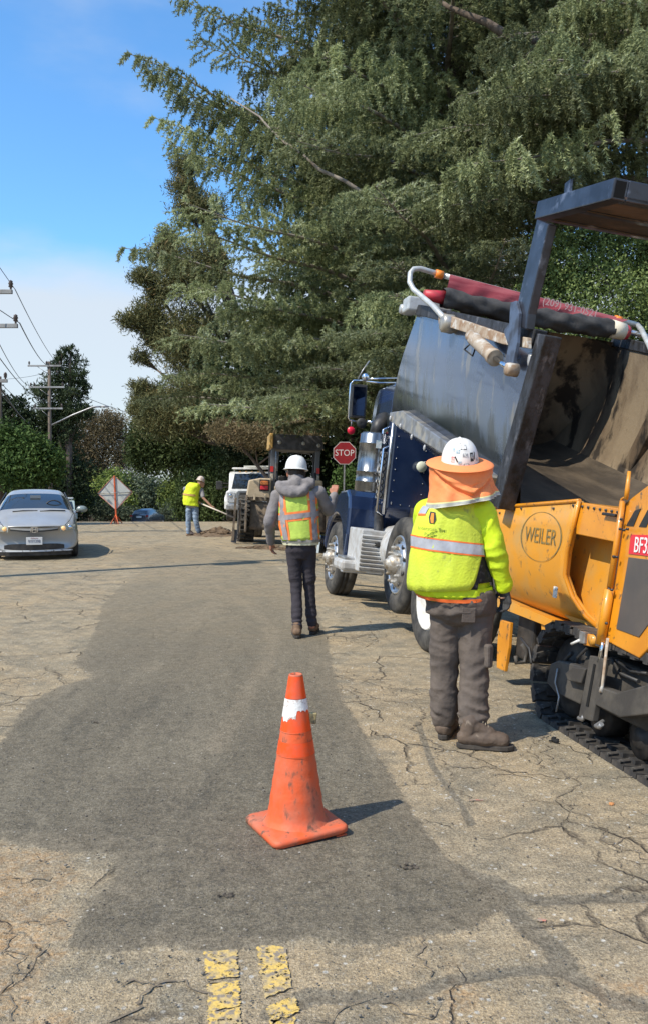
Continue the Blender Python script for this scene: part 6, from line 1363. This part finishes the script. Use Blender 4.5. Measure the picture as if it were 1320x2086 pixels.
# ------------------------------------------------------------------ utility poles and wires
M_wood = mat('weathered_pole_wood', (.16, .125, .095), (.09, .07, .055), sc=4, rough=.95, stretch=(4, 4, .4)); M_arm = mat('grey_crossarm', (.34, .34, .33), (.22, .21, .2), sc=4, rough=.9)
M_ins = mat('insulator', (.12, .09, .08), rough=.3)
def pole(px, pyt, d, arms, lab, r=.15, pyb=None, lean=0, cx=None):
    X = (px - 660) / FPX * d; g = gz(X, d) - .3; t = empty('utility_pole', (X, d, g), (0, lean, 0), lab, 'utility pole'); zt = EYE - (pyt - 983) / FPX * d - g
    b = MB(); b.tube([(0, 0, 0), (0, 0, zt)], [r, r * .72], 12); b.build('pole', M_wood, t)
    for py, x0, x1, ins in arms:
        z = EYE - (py - 983) / FPX * d - g; xa = (x0 - px) / FPX * d; xb = (x1 - px) / FPX * d
        b = MB(); b.box(((xa + xb) / 2, -.15, z), (xb - xa, .09, .12)); am = b.build('crossarm', M_arm, t, bevel=.01)
        b = MB(); b.tube([(xa * .55, -.13, z - .04), (0, -.12, z - .6)], .02, 6); b.build('arm_brace', M_greyp, am); 
        for xi in ins:
            xi_ = (xi - px) / FPX * d; b = MB(); b.lathe([(.03, z + .05), (.03, z + .12), (.07, z + .14), (.05, z + .2), (.075, z + .22), (.05, z + .28), (.06, z + .3), (.001, z + .34)], 'z', (xi_, -.15, 0), 10); b.build('insulator', M_ins, am)
    return t
pole(-78, 560, 25, [(600, -190, 35, (-180, -130, -30, 32)), (668, -190, 45, (-180, -120, 41))], 'near utility pole just outside the left edge, its arm tips showing')
pole(2, 768, 33, [(778, -22, 22, (-18, 18))], 'dark utility pole rising at the left edge behind the sedan', .13)
pB = pole(104, 738, 62, [(747, 62, 130, (65, 100, 127)), (790, 64, 136, (68, 75, 132)), (833, 72, 132, (76, 130))], 'tall utility pole with three crossarms before the distant pine')
pole(30, 823, 85, [(829, 20, 53, (22, 51))], 'small distant utility pole above the hedge on the left', .16)
b = MB(); P_ = lambda px, py, d: tuple(dp(px, py, d) - Vector(pB.location)); b.tube([P_(106, 866, 62), P_(150, 845, 62), P_(190, 829, 62), P_(212, 828, 62)], .06, 8); la = b.build('lamp_arm', M_greyp, pB)
b = MB(); q = P_(214, 828, 62); b.ball(q, (.35, .14, .08), 10); b.build('lamp_head', M_greyp, la)
# pole standing off to the left whose shadow crosses the road
t = empty('utility_pole', (-7.15, 13.3, 0), (0, 0, 0), 'utility pole outside the picture on the left that throws the long thin shadow', 'utility pole')
b = MB(); b.tube([(0, 0, 0), (0, 0, 9.6)], [.17, .10], 14); b.build('pole', M_wood, t)
b = MB(); b.box((0, -.14, 8.9), (2.2, .09, .12)); b.build('crossarm', M_arm, t)
b = MB(); b.lathe([(.001, -.4), (.2, -.4), (.22, -.35), (.22, .35), (.2, .4), (.001, .4)], 'z', (.4, 0, 7.4), 16); b.build('transformer', M_greyp, t)
def wire(a, c, sag, lab, r=.014):
    A_ = dp(*a); C_ = dp(*c); pts = [A_.lerp(C_, u) - Vector((0, 0, sag * 4 * u * (1 - u))) for u in np.linspace(0, 1, 24)]
    b = MB(); b.tube(pts, r, 5, cap=False); tag(b.build('wire', M_black), lab, 'wire', 'overhead wires on the left')
wire((-60, 455, 24), (32, 590, 25), .02, 'thin wire dropping from the top left edge to the upper arm tip', .010)
wire((32, 590, 25), (127, 748, 62), .35, 'wire from the upper arm tip down to the tall pole with three arms', .013)
wire((-100, 560, 24), (41, 658, 25), .03, 'wire reaching the lower arm tip from the left edge', .012); wire((41, 658, 25), (100, 744, 62), .3, 'wire from the lower arm tip to the head of the tall pole', .018)
wire((-20, 660, 26), (65, 786, 62), .5, 'faint wire sloping to the middle arm of the tall pole', .014); wire((-20, 700, 28), (95, 815, 62), .5, 'lower wire meeting the tall pole under its middle arm', .018)
wire((-20, 755, 30), (76, 833, 62), .3, 'wire sloping to the lowest arm of the tall pole', .014); wire((2, 790, 33), (60, 862, 60), .2, 'thick cable from the dark pole at the left edge into the trees', .035)
wire((0, 800, 33), (30, 829, 85), .1, 'short cable from the dark edge pole to the small distant pole', .02); wire((132, 790, 62), (330, 858, 70), .25, 'faint wire running right from the tall pole behind the pines', .018)
wire((104, 757, 62), (-30, 772, 60), .2, 'thin level wire between the tall pole and the left edge', .012)

# ------------------------------------------------------------------ board fence beyond the crest
fx0, fx1, fd = (150 - 660) / FPX * 89, (470 - 660) / FPX * 89, 89
fe = empty('board_fence', (fx0, fd, gz(-20, fd)), (0, 0, 0), 'weathered brown board fence beyond the crest of the road', 'fence')
bm_ = MB(); bm_.box((0, 0, .9), (.145, .02, 1.8)); bmsh = bm_.mesh('fence_board', mat('brown_fence_wood', (.11, .085, .06), (.06, .05, .04), sc=3, rough=.9))
ztop = EYE - (1046 - 983) / FPX * fd - gz(-20, fd) - 1.8
for i in range(int((fx1 - fx0) / .16)): link('fence_board', bmsh, fe, (i * .16, 0, ztop + random.uniform(-.03, .03)))
# ------------------------------------------------------------------ vegetation
def foliage_mat(name, c1, c2, c3=None, rough=.65, transl=.25):
    m = bpy.data.materials.new(name); m.use_nodes = True; t = m.node_tree; t.nodes.clear(); L = t.links.new
    a = N(t, 'ShaderNodeAttribute'); a.attribute_name = 'tint'
    r = N(t, 'ShaderNodeValToRGB'); e = r.color_ramp.elements; e[0].color = (*c1, 1); e[1].color = (*c2, 1); e[0].position = .1; e[1].position = .8
    if c3: x = e.new(1.0); x.color = (*c3, 1)
    L(a.outputs['Fac'], r.inputs[0])
    oi = N(t, 'ShaderNodeObjectInfo'); hv = N(t, 'ShaderNodeHueSaturation'); mr = N(t, 'ShaderNodeMapRange'); mr.inputs[3].default_value = .55; mr.inputs[4].default_value = 1.42
    L(oi.outputs['Random'], mr.inputs[0]); L(mr.outputs[0], hv.inputs['Value']); L(r.outputs[0], hv.inputs['Color'])
    b = N(t, 'ShaderNodeBsdfPrincipled'); b.inputs['Roughness'].default_value = rough; b.inputs['Specular IOR Level'].default_value = .15
    tr = N(t, 'ShaderNodeBsdfTranslucent'); mx = N(t, 'ShaderNodeMixShader'); mx.inputs[0].default_value = transl
    L(hv.outputs[0], b.inputs['Base Color']); L(hv.outputs[0], tr.inputs['Color']); L(b.outputs[0], mx.inputs[1]); L(tr.outputs[0], mx.inputs[2])
    o = N(t, 'ShaderNodeOutputMaterial'); L(mx.outputs[0], o.inputs[0]); return m
M_bark = mat('rough_bark', (.15, .115, .09), (.08, .06, .048), sc=5, rough=.95, bump=.8, bsc=14, stretch=(3, 3, .6)); M_limb = mat('pale_limb_bark', (.30, .26, .215), (.17, .14, .115), sc=6, rough=.9)
def unit(v): return v / np.maximum(1e-9, np.linalg.norm(v, axis=-1, keepdims=True))
def leaves(P, size, aspect=.55, up=.0, tint=None, dirs=None, spread=1.0):
    """triangle pairs (rhombs) centred on P; dirs: preferred long axis"""
    n = len(P); d = rng.normal(size=(n, 3)) * spread
    if dirs is not None: d = dirs + d
    d = unit(d); w = unit(np.cross(d, rng.normal(size=(n, 3)))); s = (size * rng.uniform(.6, 1.35, n))[:, None] if np.isscalar(size) else (size * rng.uniform(.6, 1.35, n))[:, None]
    V = np.stack([P - d * s * .5, P + w * s * aspect * .5 + d * s * .05, P + d * s * .5, P - w * s * aspect * .5 + d * s * .05], 1)
    F = np.arange(n * 4).reshape(n, 4); t = np.repeat(tint if tint is not None else rng.random(n), 4)
    return V.reshape(-1, 3), F, t
def crown(name, lobes, n, size, m, parent, clump=.12, per=26, core=.35, aspect=.55, dirs_up=0, flat=1.0, gap=.0):
    vol = np.array([(l[3] * l[4] * l[5]) ** .67 for l in lobes]); pk = rng.choice(len(lobes), int(n / per), p=vol / vol.sum()); L = np.array(lobes)[pk]
    u = unit(rng.normal(size=(len(pk), 3))); r = 1 - np.abs(rng.normal(0, .16, len(pk))); r = np.where(rng.random(len(pk)) < core, rng.random(len(pk)) ** .5 * .85, r)
    # uneven outline
    wob = 1 + .22 * np.sin(u[:, 0] * 5 + L[:, 0] * 3) * np.cos(u[:, 2] * 6 + L[:, 2]) + .12 * rng.normal(size=len(pk))
    C = L[:, :3] + u * L[:, 3:6] * (r * wob)[:, None]; rc = (L[:, 3:6].mean(1) * clump)
    ct = rng.random(len(pk))
    P = np.repeat(C, per, 0) + rng.normal(size=(len(pk) * per, 3)) * np.repeat(rc, per)[:, None] * np.array([1, 1, flat])
    t = np.clip(np.repeat(ct, per) * .6 + rng.random(len(P)) * .4, 0, 1)
    dr = None
    if dirs_up: dr = unit(P - np.repeat(C, per, 0)) * dirs_up + np.array([0, 0, .6 * dirs_up])
    V, F, tt = leaves(P, size, aspect, tint=t, dirs=dr)
    return link(name, np_mesh(name, V, F, 4, [m], False, {'tint': tt}), parent)
def tree(name, px, pyb, d, lobes_px, n, size, m, lab, cat='tree', trunk=True, bark=None, depth=.8, grp=None, tr_r=.25, **kw):
    """lobes_px: (px, py, rx_px, rz_px[, y offset m])"""
    X = (px - 660) / FPX * d; g = gz(X, d); t = empty(name, (X, d, g), (0, 0, 0), lab, cat, grp); k = d / FPX; lobes = []
    for l in lobes_px:
        x = (l[0] - px) * k; z = EYE - (l[1] - 983) * k - g; rx = l[2] * k; rz = l[3] * k; yo = l[4] if len(l) > 4 else rng.uniform(-.3, .3) * rx
        lobes.append((x, yo, z, rx, rx * depth, rz))
    if trunk:
        top = max(lobes, key=lambda l: l[2]); b = MB(); b.tube([(0, 0, -.3), (.1, .05, top[2] * .35), (top[0] * .5, 0, top[2] * .7), (top[0], top[1], top[2])], [tr_r, tr_r * .8, tr_r * .5, tr_r * .15], 10); b.build('trunk', bark or M_bark, t)
        b = MB()
        for l in lobes:
            z0 = min(l[2] * .75, top[2] * .8) * rng.uniform(.6, 1); p0 = Vector((top[0] * z0 / max(.1, top[2]) * .6, 0, z0)); p1 = Vector(l[:3])
            mid = p0.lerp(p1, .5) + Vector((0, 0, -.06 * (p1 - p0).length)); b.tube([p0, mid, p1], [tr_r * .35, tr_r * .22, tr_r * .06], 7)
            for q in range(4):
                e = p1 + Vector(unit(rng.normal(size=3))) * l[3] * .8; b.tube([p1.lerp(mid, .3), p1.lerp(e, .5), e], [tr_r * .12, tr_r * .07, .01], 5)
        b.build('limbs', bark or M_bark, t)
    crown('crown', lobes, n, size, m, t, **kw)
    return t
# --- cedar boughs
F_cedar = foliage_mat('cedar_needles', (.10, .125, .058), (.31, .34, .165), (.50, .54, .36), transl=.34)
def bough_mesh(L, seed, droop=.32, asc=.18, dens=125, wide=1.0, hang=1.0):
    r = np.random.default_rng(seed); R_ = random.Random(seed); segs = []; tints = []; tube = MB()
    def limb(s): return Vector((s, .18 * L * .2 * sin(s / L * 3 + seed), s * asc - droop * L * .35 * (s / L) ** 2.2 + .05 * sin(s * 2.1)))
    main = [limb(L * i / 14) for i in range(15)]; tube.tube(main, [max(.008, .075 * (1 - i / 14) ** .9 * L / 6) for i in range(15)], 6, cap=False)
    s = L * .10
    while s < L:
        f = s / L
        for sg in (-1, 1):
            if R_.random() < .08: continue
            l = wide * L * (.30 * (1 - f) ** .65 + .055) * R_.uniform(.55, 1.25) * (min(1, .35 + f * 2.2)); az = sg * radians(R_.uniform(42, 78)); p = limb(s); d = Vector((cos(az), sin(az), R_.uniform(-.05, .30))); pts = [p]; k = max(3, int(l / .19)); dr = R_.uniform(.10, .26)
            for i in range(1, k + 1): d.z -= dr * .16 / max(.5, l) * 1.8; pts.append(pts[-1] + d.normalized() * l / k)
            if l > .35 and R_.random() < .5: tube.tube(pts[:max(2, k // 2)], .010, 3, cap=False)
            tb = R_.random()
            for a, c in zip(pts[:-1], pts[1:]): segs.append((a, c)); tints.append(tb * .5 + .35)
            for i in range(1, k + 1):
                for _ in range(2 if R_.random() < .45 else 1):
                    hl = R_.uniform(.15, .62) * hang * (1 if l > .4 else .6); sd3 = R_.uniform(-1, 1); h = Vector((d.x * .5 - d.y * sd3 * .7, d.y * .5 + d.x * sd3 * .7, -R_.uniform(.5, 2.2) * (hang ** 1.5))).normalized(); a = pts[i]; q1 = a + h * hl * .5 + Vector((0, 0, .02)); q2_ = q1 + Vector((h.x * .5, h.y * .5, h.z - .35)).normalized() * hl * .5
                    segs.append((a, q1)); segs.append((q1, q2_)); tints += [tb * .5 + .15, tb * .5 + .25 + .1 * R_.random()]
        s += R_.uniform(.13, .23) * (L / 6) ** .5 * 1.15
    A = np.array([tuple(a) for a, _ in segs]); B2 = np.array([tuple(c) for _, c in segs]); ln = np.linalg.norm(B2 - A, axis=1); cnt = np.maximum(2, (ln * dens).astype(int))
    idx = np.repeat(np.arange(len(A)), cnt); u = r.random(len(idx))[:, None]; ax = unit(B2 - A)[idx]; P = A[idx] * (1 - u) + B2[idx] * u
    out = unit(r.normal(size=(len(idx), 3))); out = unit(out - ax * (out * ax).sum(1, keepdims=True)); d = unit(ax * .8 + out + np.array([0, 0, .15])); s_ = r.uniform(.05, .09, len(idx))[:, None]; w = unit(np.cross(d, r.normal(size=(len(idx), 3)))) * s_ * .17
    V = np.stack([P - w, P + w, P + d * s_], 1); F = np.arange(len(idx) * 3).reshape(-1, 3); t = np.clip(np.repeat(np.array(tints)[idx] + r.normal(0, .12, len(idx)), 3), 0, 1)
    t = t.reshape(-1, 3); t[:, 2] = np.clip(t[:, 2] + .15, 0, 1); t = t.ravel()
    V = V.reshape(-1, 3); nb = len(V); tvv = np.array(tube.v); tf_ = np.array([f for f in tube.f if len(f) == 4]); tf3 = np.concatenate([tf_[:, [0, 1, 2]], tf_[:, [0, 2, 3]]]) + nb
    return np_mesh('bough', np.concatenate([V, tvv]), np.concatenate([F, tf3]), 3, [F_cedar, M_limb], False, {'tint': np.concatenate([t, np.zeros(len(tvv))])}, mi=np.concatenate([np.zeros(len(F), int), np.ones(len(tf3), int)]))
BL = [4.2, 5.4, 6.6, 7.8]; BM = [(L, bough_mesh(L, 20 + i * 3 + j, droop=(.16, .36)[j], asc=(.10, .20)[j], hang=(.5, 1.1)[j])) for i, L in enumerate(BL) for j in range(2)]
BM += [(6.61, bough_mesh(6.6, 77, droop=.2, asc=.16, wide=.42)), (7.81, bough_mesh(7.8, 78, droop=.1, asc=.1, wide=.38))]
def cedar(X, d, lab, zr, reach, n_per, seed, tr=.42, H=19, skip=None):
    r = random.Random(seed); g = gz(X, d); t = empty('cedar_tree', (X, d, g), (0, 0, 0), lab, 'tree')
    b = MB(); b.tube([(.0, 0, -.3), (.05, 0, 3), (.1, .05, 8), (.05, .1, 13), (0, 0, H)], [tr * 1.25, tr, tr * .8, tr * .5, .05], 14); b.build('trunk', M_bark, t)
    z = zr[0]; a0 = r.random() * 6
    while z < zr[1]:
        rc = reach(z)
        for k in range(n_per):
            a = a0 + 2 * pi * k / n_per + r.uniform(-.3, .3); Lw = rc * r.uniform(.78, 1.12) 
            if skip and skip(a, z): continue
            L, me = min([BM[2 * i + (1 if r.random() < (.25 if z < 7.5 else .7) else 0)] for i in range(4)], key=lambda q: abs(q[0] - Lw) + r.random() * .9); s = Lw / L
            o = link('bough', me, t, (cos(a) * .2, sin(a) * .2, z + r.uniform(-.2, .2)), (r.uniform(-.12, .12), r.uniform(-.10, .16) - .05 * (z > 9), a), (s, s * r.uniform(.9, 1.2), s))
        a0 += 1.3; z += r.uniform(.56, .80)
    return t
ced = cedar(3.25, 21.5, 'huge blue-green cedar with drooping boughs towering behind the dump truck', (3.4, 17.5), lambda z: 6.2 - .16 * max(0, z - 6) - max(0, 4.6 - z) * .6, 7, 5, skip=lambda a, z: z < 9.5 and -1.15 < ((a + pi) % (2 * pi) - pi) < 1.0)
def xbough(t, tx, ty, tz, rz_, mesh_i, L):
    """a bough from the trunk at height rz_ whose tip is at world tx,ty,tz"""
    base = Vector((0, 0, rz_)); tip = Vector((tx, ty, tz)) - Vector(t.location); v = tip - base; s = v.length / BM[mesh_i][0]
    a = atan2(v.y, v.x); el_ = math.asin(v.z / v.length); o = link('bough', BM[mesh_i][1], t, base, (0, -el_ + .02, a), (s, s, s))
for px, py, d_, rz_, mi_ in ((248, 128, 20.5, 8.3, 9), (275, 185, 21, 7.9, 8), (340, 230, 20.5, 7.6, 8), (300, 258, 20.5, 7.2, 9), (245, 530, 20, 5.6, 9), (345, 30, 21, 10.6, 8), (400, 110, 21, 10.2, 6), (330, 330, 20, 6.6, 8), (370, 600, 18.5, 4.9, 6), (360, 700, 18, 4.4, 4), (350, 780, 19, 3.9, 6), (340, 480, 19, 6.0, 6), (380, 430, 18, 6.2, 4), (300, 830, 20.5, 3.5, 6), (420, 845, 17, 3.3, 4), (560, 830, 16.5, 3.9, 6), (660, 770, 16, 4.4, 4), (740, 700, 15.5, 5.2, 6)):
    q = dp(px, py, d_); xbough(ced, q.x, q.y, q.z, rz_, mi_, 0)
# two bare pale limbs showing through the crown
for pts, r0 in (([(1010, 470, 20.5), (880, 445, 18.5), (750, 400, 17.5), (650, 345, 17.8), (580, 290, 18), (530, 238, 18.4), (470, 200, 19)], .058), ([(1250, 175, 19), (1100, 88, 17.5), (1020, 65, 17.2), (950, 30, 17.4), (880, -10, 18)], .14), ([(1140, 345, 18), (1220, 318, 17.6), (1290, 320, 17.2), (1400, 360, 17)], .13), ([(1190, 90, 18), (1240, 60, 17.5), (1330, 20, 17.2)], .1)):
    b = MB(); P = [dp(*p) - Vector(ced.location) for p in pts]; PP = [P[0]]
    for a, c in zip(P[:-1], P[1:]): PP += [a.lerp(c, .5) + Vector((random.uniform(-.05, .05), 0, random.uniform(-.05, .05))), c]
    b.tube(PP, [r0 * (1 - .75 * i / (len(PP) - 1)) for i in range(len(PP))], 8); b.build('bare_limb', M_limb if r0 < .1 else M_bark, ced)
ced2 = cedar((1180 - 660) / FPX * 25 + 3.4, 25.5, 'second cedar filling the top right behind the hedge', (13.2, 19), lambda z: 6.2, 7, 9, H=21)
# near bough of a neighbouring cedar that reaches over the truck from the right
ced3 = empty('cedar_tree', (9.2, 17.5, gz(9.2, 17.5)), (0, 0, 0), 'cedar standing outside the right edge whose boughs reach over the truck', 'tree')
b = MB(); b.tube([(0, 0, -.3), (.1, 0, 5), (0, .1, 10), (.1, 0, 15)], [.5, .42, .3, .1], 12); b.build('trunk', M_bark, ced3)
for px, py, d_, rz_, mi_ in ((840, 300, 16, 9.4, 6), (930, 250, 15.5, 9.2, 7), (880, 400, 16, 8.0, 6), (960, 380, 15, 8.6, 5), (1010, 200, 15, 10, 7), (830, 480, 17, 6.9, 6), (900, 470, 16, 6.9, 7), (1060, 240, 14.5, 9.6, 5), (1150, 170, 14.5, 10, 4), (1230, 190, 14.5, 10, 3), (1000, 100, 16, 11, 6), (1120, 60, 15.5, 11, 7), (1200, 20, 15, 11.6, 5)):
    q = dp(px, py, d_); xbough(ced3, q.x, q.y, q.z, rz_, mi_, 0)
# --- other trees
F_pine = foliage_mat('pine_needles', (.075, .082, .034), (.165, .16, .07), (.34, .22, .10)); F_pg = foliage_mat('green_pine_needles', (0.054, 0.085, 0.034), (0.116, 0.155, 0.070), (0.171, 0.217, 0.109)); F_br = foliage_mat('browning_pine', (0.093, 0.081, 0.040), (0.202, 0.155, 0.085), (0.326, 0.209, 0.116))
F_oak = foliage_mat('oak_leaves', (0.046, 0.070, 0.025), (0.101, 0.139, 0.046), (0.171, 0.225, 0.078)); F_yel = foliage_mat('yellow_green_leaves', (0.093, 0.132, 0.034), (0.202, 0.248, 0.065), (0.310, 0.341, 0.093)); F_ivy = foliage_mat('bright_ivy', (.045, .075, .022), (.10, .165, .045), (.18, .27, .08)); F_dk = foliage_mat('dark_leaves', (0.025, 0.040, 0.017), (0.053, 0.078, 0.031), (0.093, 0.124, 0.054)); F_gg = foliage_mat('grey_green_leaves', (0.078, 0.101, 0.062), (0.147, 0.178, 0.109), (0.202, 0.232, 0.139))
F_hed = foliage_mat('glossy_hedge_leaves', (.06, .085, .028), (.155, .20, .065), (.34, .38, .16), rough=.4)
tree('pine_tree', 530, 1040, 39, [(385, 345, 30, 18), (378, 392, 28, 20), (410, 430, 50, 26), (350, 492, 24, 16), (335, 520, 28, 20), (300, 568, 28, 15), (322, 600, 26, 18), (275, 655, 28, 17), (310, 640, 34, 22), (330, 690, 34, 20), (300, 665, 30, 14), (290, 730, 20, 12), (285, 790, 20, 14), (310, 815, 36, 26), (290, 830, 24, 20), (330, 850, 50, 36), (400, 560, 70, 50), (400, 700, 70, 60), (420, 820, 80, 50)], 95000, .24, F_pine, 'tall pine with brownish needle clumps left of the big cedar', tr_r=.4, aspect=.16, dirs_up=.8, clump=.27, core=.25)
tree('pine_tree', 140, 1050, 75, [(128, 722, 14, 13), (148, 718, 14, 13), (120, 745, 22, 16), (152, 745, 24, 18), (120, 775, 26, 18), (158, 770, 24, 18), (105, 800, 40, 16), (170, 800, 18, 20), (150, 810, 32, 18), (130, 840, 44, 18), (165, 842, 34, 16), (80, 796, 18, 8), (140, 870, 30, 30), (110, 840, 34, 16)], 13000, .42, F_pg, 'solitary far pine behind the tall utility pole', tr_r=.35, aspect=.2, dirs_up=.8, clump=.2, core=.2)
tree('pine_tree', 215, 1050, 98, [(190, 860, 46, 26), (225, 870, 40, 30), (150, 900, 40, 40), (210, 920, 56, 44), (250, 915, 30, 40), (160, 960, 60, 50), (225, 985, 60, 40)], 36000, .42, F_br, 'brown-tinged spreading pine behind the diamond sign', tr_r=.3, aspect=.2, dirs_up=.6, clump=.16, core=.2)
tree('leafy_tree', 60, 1060, 76, [(20, 850, 44, 50), (70, 880, 60, 46), (110, 910, 40, 50), (40, 950, 90, 70), (130, 990, 60, 70), (20, 1000, 90, 60), (5, 830, 20, 30)], 40000, .3, F_dk, 'dark leafy tree massed behind the silver sedan', tr_r=.3, clump=.14)
tree('ivy_bush', 55, 1050, 32, [(15, 885, 30, 20), (45, 900, 30, 24), (80, 912, 26, 20), (108, 932, 20, 16), (60, 950, 55, 34), (15, 940, 40, 44), (98, 960, 30, 26)], 15000, .14, F_ivy, 'bright green ivy-covered bush above the silver sedan', 'bush', trunk=False, clump=.34)
tree('oak_tree', 490, 1050, 43, [(300, 870, 30, 26), (325, 900, 50, 44), (400, 900, 60, 50), (460, 930, 60, 60), (385, 930, 70, 34), (300, 930, 40, 30), (520, 960, 50, 60), (290, 905, 26, 36)], 60000, .15, F_oak, 'dense dark oak under the pine beyond the far worker', tr_r=.35, clump=.2, core=.25)
tree('shrub', 215, 1060, 93, [(190, 1020, 30, 34), (225, 1000, 40, 40), (250, 1030, 36, 30), (180, 1045, 24, 20)], 14000, .3, F_yel, 'yellow-green shrub behind the foot of the diamond sign', 'bush', trunk=False, clump=.2)
tree('shrub', 305, 1060, 94, [(300, 1010, 44, 44), (280, 1035, 40, 30), (335, 1030, 30, 30)], 14000, .3, F_gg, 'grey-green shrub behind the dark suv', 'bush', trunk=False, clump=.2)
tree('shrub', 385, 1060, 92, [(365, 995, 34, 34), (400, 1010, 44, 44), (430, 1030, 44, 34), (360, 1030, 30, 24)], 14000, .28, F_yel, 'olive shrub behind the far worker', 'bush', trunk=False, clump=.2)
tree('shrub', 140, 1060, 82, [(120, 1010, 50, 46), (165, 1030, 40, 36)], 10000, .2, F_dk, 'dark shrub just right of the silver sedan roof', 'bush', trunk=False, clump=.2)
tree('laurel_bush', 620, 1040, 38, [(520, 940, 70, 70), (600, 920, 80, 80), (690, 930, 80, 80), (770, 930, 80, 90), (850, 930, 90, 90), (580, 1000, 90, 60), (740, 1000, 110, 60)], 60000, .14, F_dk, 'deep shaded thicket behind the loader and stop sign', 'bush', trunk=False, clump=.14)
tree('shrub', 712, 1030, 30.5, [(705, 975, 22, 26), (722, 990, 24, 24), (690, 1000, 18, 18), (640, 990, 14, 20)], 3600, .09, F_ivy, 'fresh green shrub at the foot of the stop sign post', 'bush', trunk=False, clump=.25)
tree('pine_bough_tree', 560, 1040, 34, [(470, 880, 44, 24), (520, 892, 50, 24), (600, 880, 60, 26)], 12000, .14, F_br, 'brownish low foliage hanging above the white pickup', 'tree', trunk=True, tr_r=.12, clump=.2, aspect=.25)
tree('hedge_oak', 1230, 1040, 16, [(1130, 560, 70, 90), (1200, 530, 90, 70), (1290, 540, 90, 80), (1380, 560, 110, 100), (1250, 640, 140, 90), (1090, 640, 50, 70), (1120, 760, 90, 120), (1260, 780, 150, 130), (1400, 760, 120, 130), (1150, 900, 130, 110), (1350, 920, 160, 120)], 120000, .060, F_hed, 'dense small-leaved evergreen hedge rising behind the dump truck bed', 'hedge', tr_r=.2, clump=.10, core=.45)
tree('pine_tree', 1115, 1040, 30, [(1060, 250, 110, 60), (1150, 140, 90, 60), (1020, 420, 90, 60), (1200, 440, 60, 24), (960, 560, 120, 90), (1060, 60, 140, 60)], 44000, .16, F_pg, 'tall pine whose trunk shows through the gap above the truck', tr_r=.34, aspect=.18, dirs_up=.7, clump=.2, core=.25)
tree('pine_tree', 1310, 1040, 27, [(1290, 60, 90, 60), (1400, 200, 60, 70), (1400, 400, 80, 80)], 16000, .15, F_pg, 'grey-limbed pine at the right edge of the picture', tr_r=.3, aspect=.18, dirs_up=.7, clump=.2, core=.2, bark=M_limb)
tree('leafy_tree', 800, 1040, 36, [(620, 700, 140, 130), (760, 640, 150, 140), (900, 700, 150, 150), (700, 840, 180, 100), (520, 790, 120, 100), (880, 850, 160, 110), (700, 520, 110, 110), (820, 450, 150, 140), (780, 280, 110, 100)], 62000, .22, F_dk, 'dark tall tree standing behind the cedar', tr_r=.4, clump=.12, core=.4)
tree('shrub', 430, 1060, 39.5, [(410, 1000, 40, 46), (450, 985, 46, 56), (490, 960, 40, 60), (380, 1030, 26, 26), (440, 1030, 60, 34)], 26000, .13, F_oak, 'dark green shrub filling the gap left of the white pickup', 'bush', trunk=False, clump=.24)
tree('shrub', 260, 1060, 87, [(215, 1042, 30, 16), (268, 1050, 26, 12), (360, 1046, 34, 16), (405, 1050, 30, 12)], 9000, .24, F_gg, 'low ragged shrubs growing against the board fence', 'bush', trunk=False, clump=.3)
# wooded horizon beyond everything
n = 60000; ang = rng.uniform(-.85, 1.0, n); dd_ = rng.uniform(120, 150, n); hgt = 4.5 + 2.5 * np.sin(ang * 17) + 1.5 * np.sin(ang * 41 + 1); hgt = np.where((ang > -.35) & (ang < -.12), hgt * .75, hgt)
P = np.stack([np.tan(ang) * dd_, dd_, -8 + rng.random(n) ** .8 * (hgt + 6)], 1); Vv, Ff, tt = leaves(P, 1.3, .7)
o = link('distant_woods', np_mesh('distant_woods', Vv, Ff, 4, [F_oak], False, {'tint': tt})); tag(o, 'low wooded skyline closing the view beyond the crest', 'woods', kind='stuff')
# trees on the left of the road, outside the picture, mirrored in the truck bed
for i, (x, y) in enumerate(((-15.5, 9), (-17.5, 1), (-16, 17))):
    t = empty('street_tree', (x, y, 0), (0, 0, 0), ['broad street tree left of the picture, nearest the tall crossing shadow', 'street tree behind the camera on the left side', 'street tree outside the left edge beyond the sedan'][i], 'tree')
    b = MB(); b.tube([(0, 0, 0), (.1, 0, 2), (0, .2, 4)], [.25, .2, .1], 8); b.build('trunk', M_bark, t); crown('crown', [(0, 0, 4.2, 2.8, 2.8, 2.3), (1, 1.5, 3.6, 2, 2, 1.6), (-1, -1.5, 3.8, 2, 2, 1.8)], 7000, .3, F_oak, t)
# dry leaves and grass along the far verge
n = 5000; gx = rng.uniform(-1.5, 9, n); gy = rng.uniform(24, 33, n); ok = gx > 6.4 - .2 * gy; P = np.stack([gx, gy, ground_z(gx, gy) + .12 + rng.uniform(0, .18, n)], 1)[ok]
Vv, Ff, tt = leaves(P, .13, .2, dirs=np.array([[0, 0, 1.2]])); tag(link('verge_weeds', np_mesh('verge_weeds', Vv, Ff, 4, [F_yel], False, {'tint': tt})), 'dry weeds and litter along the shaded right verge', 'weeds', kind='stuff')
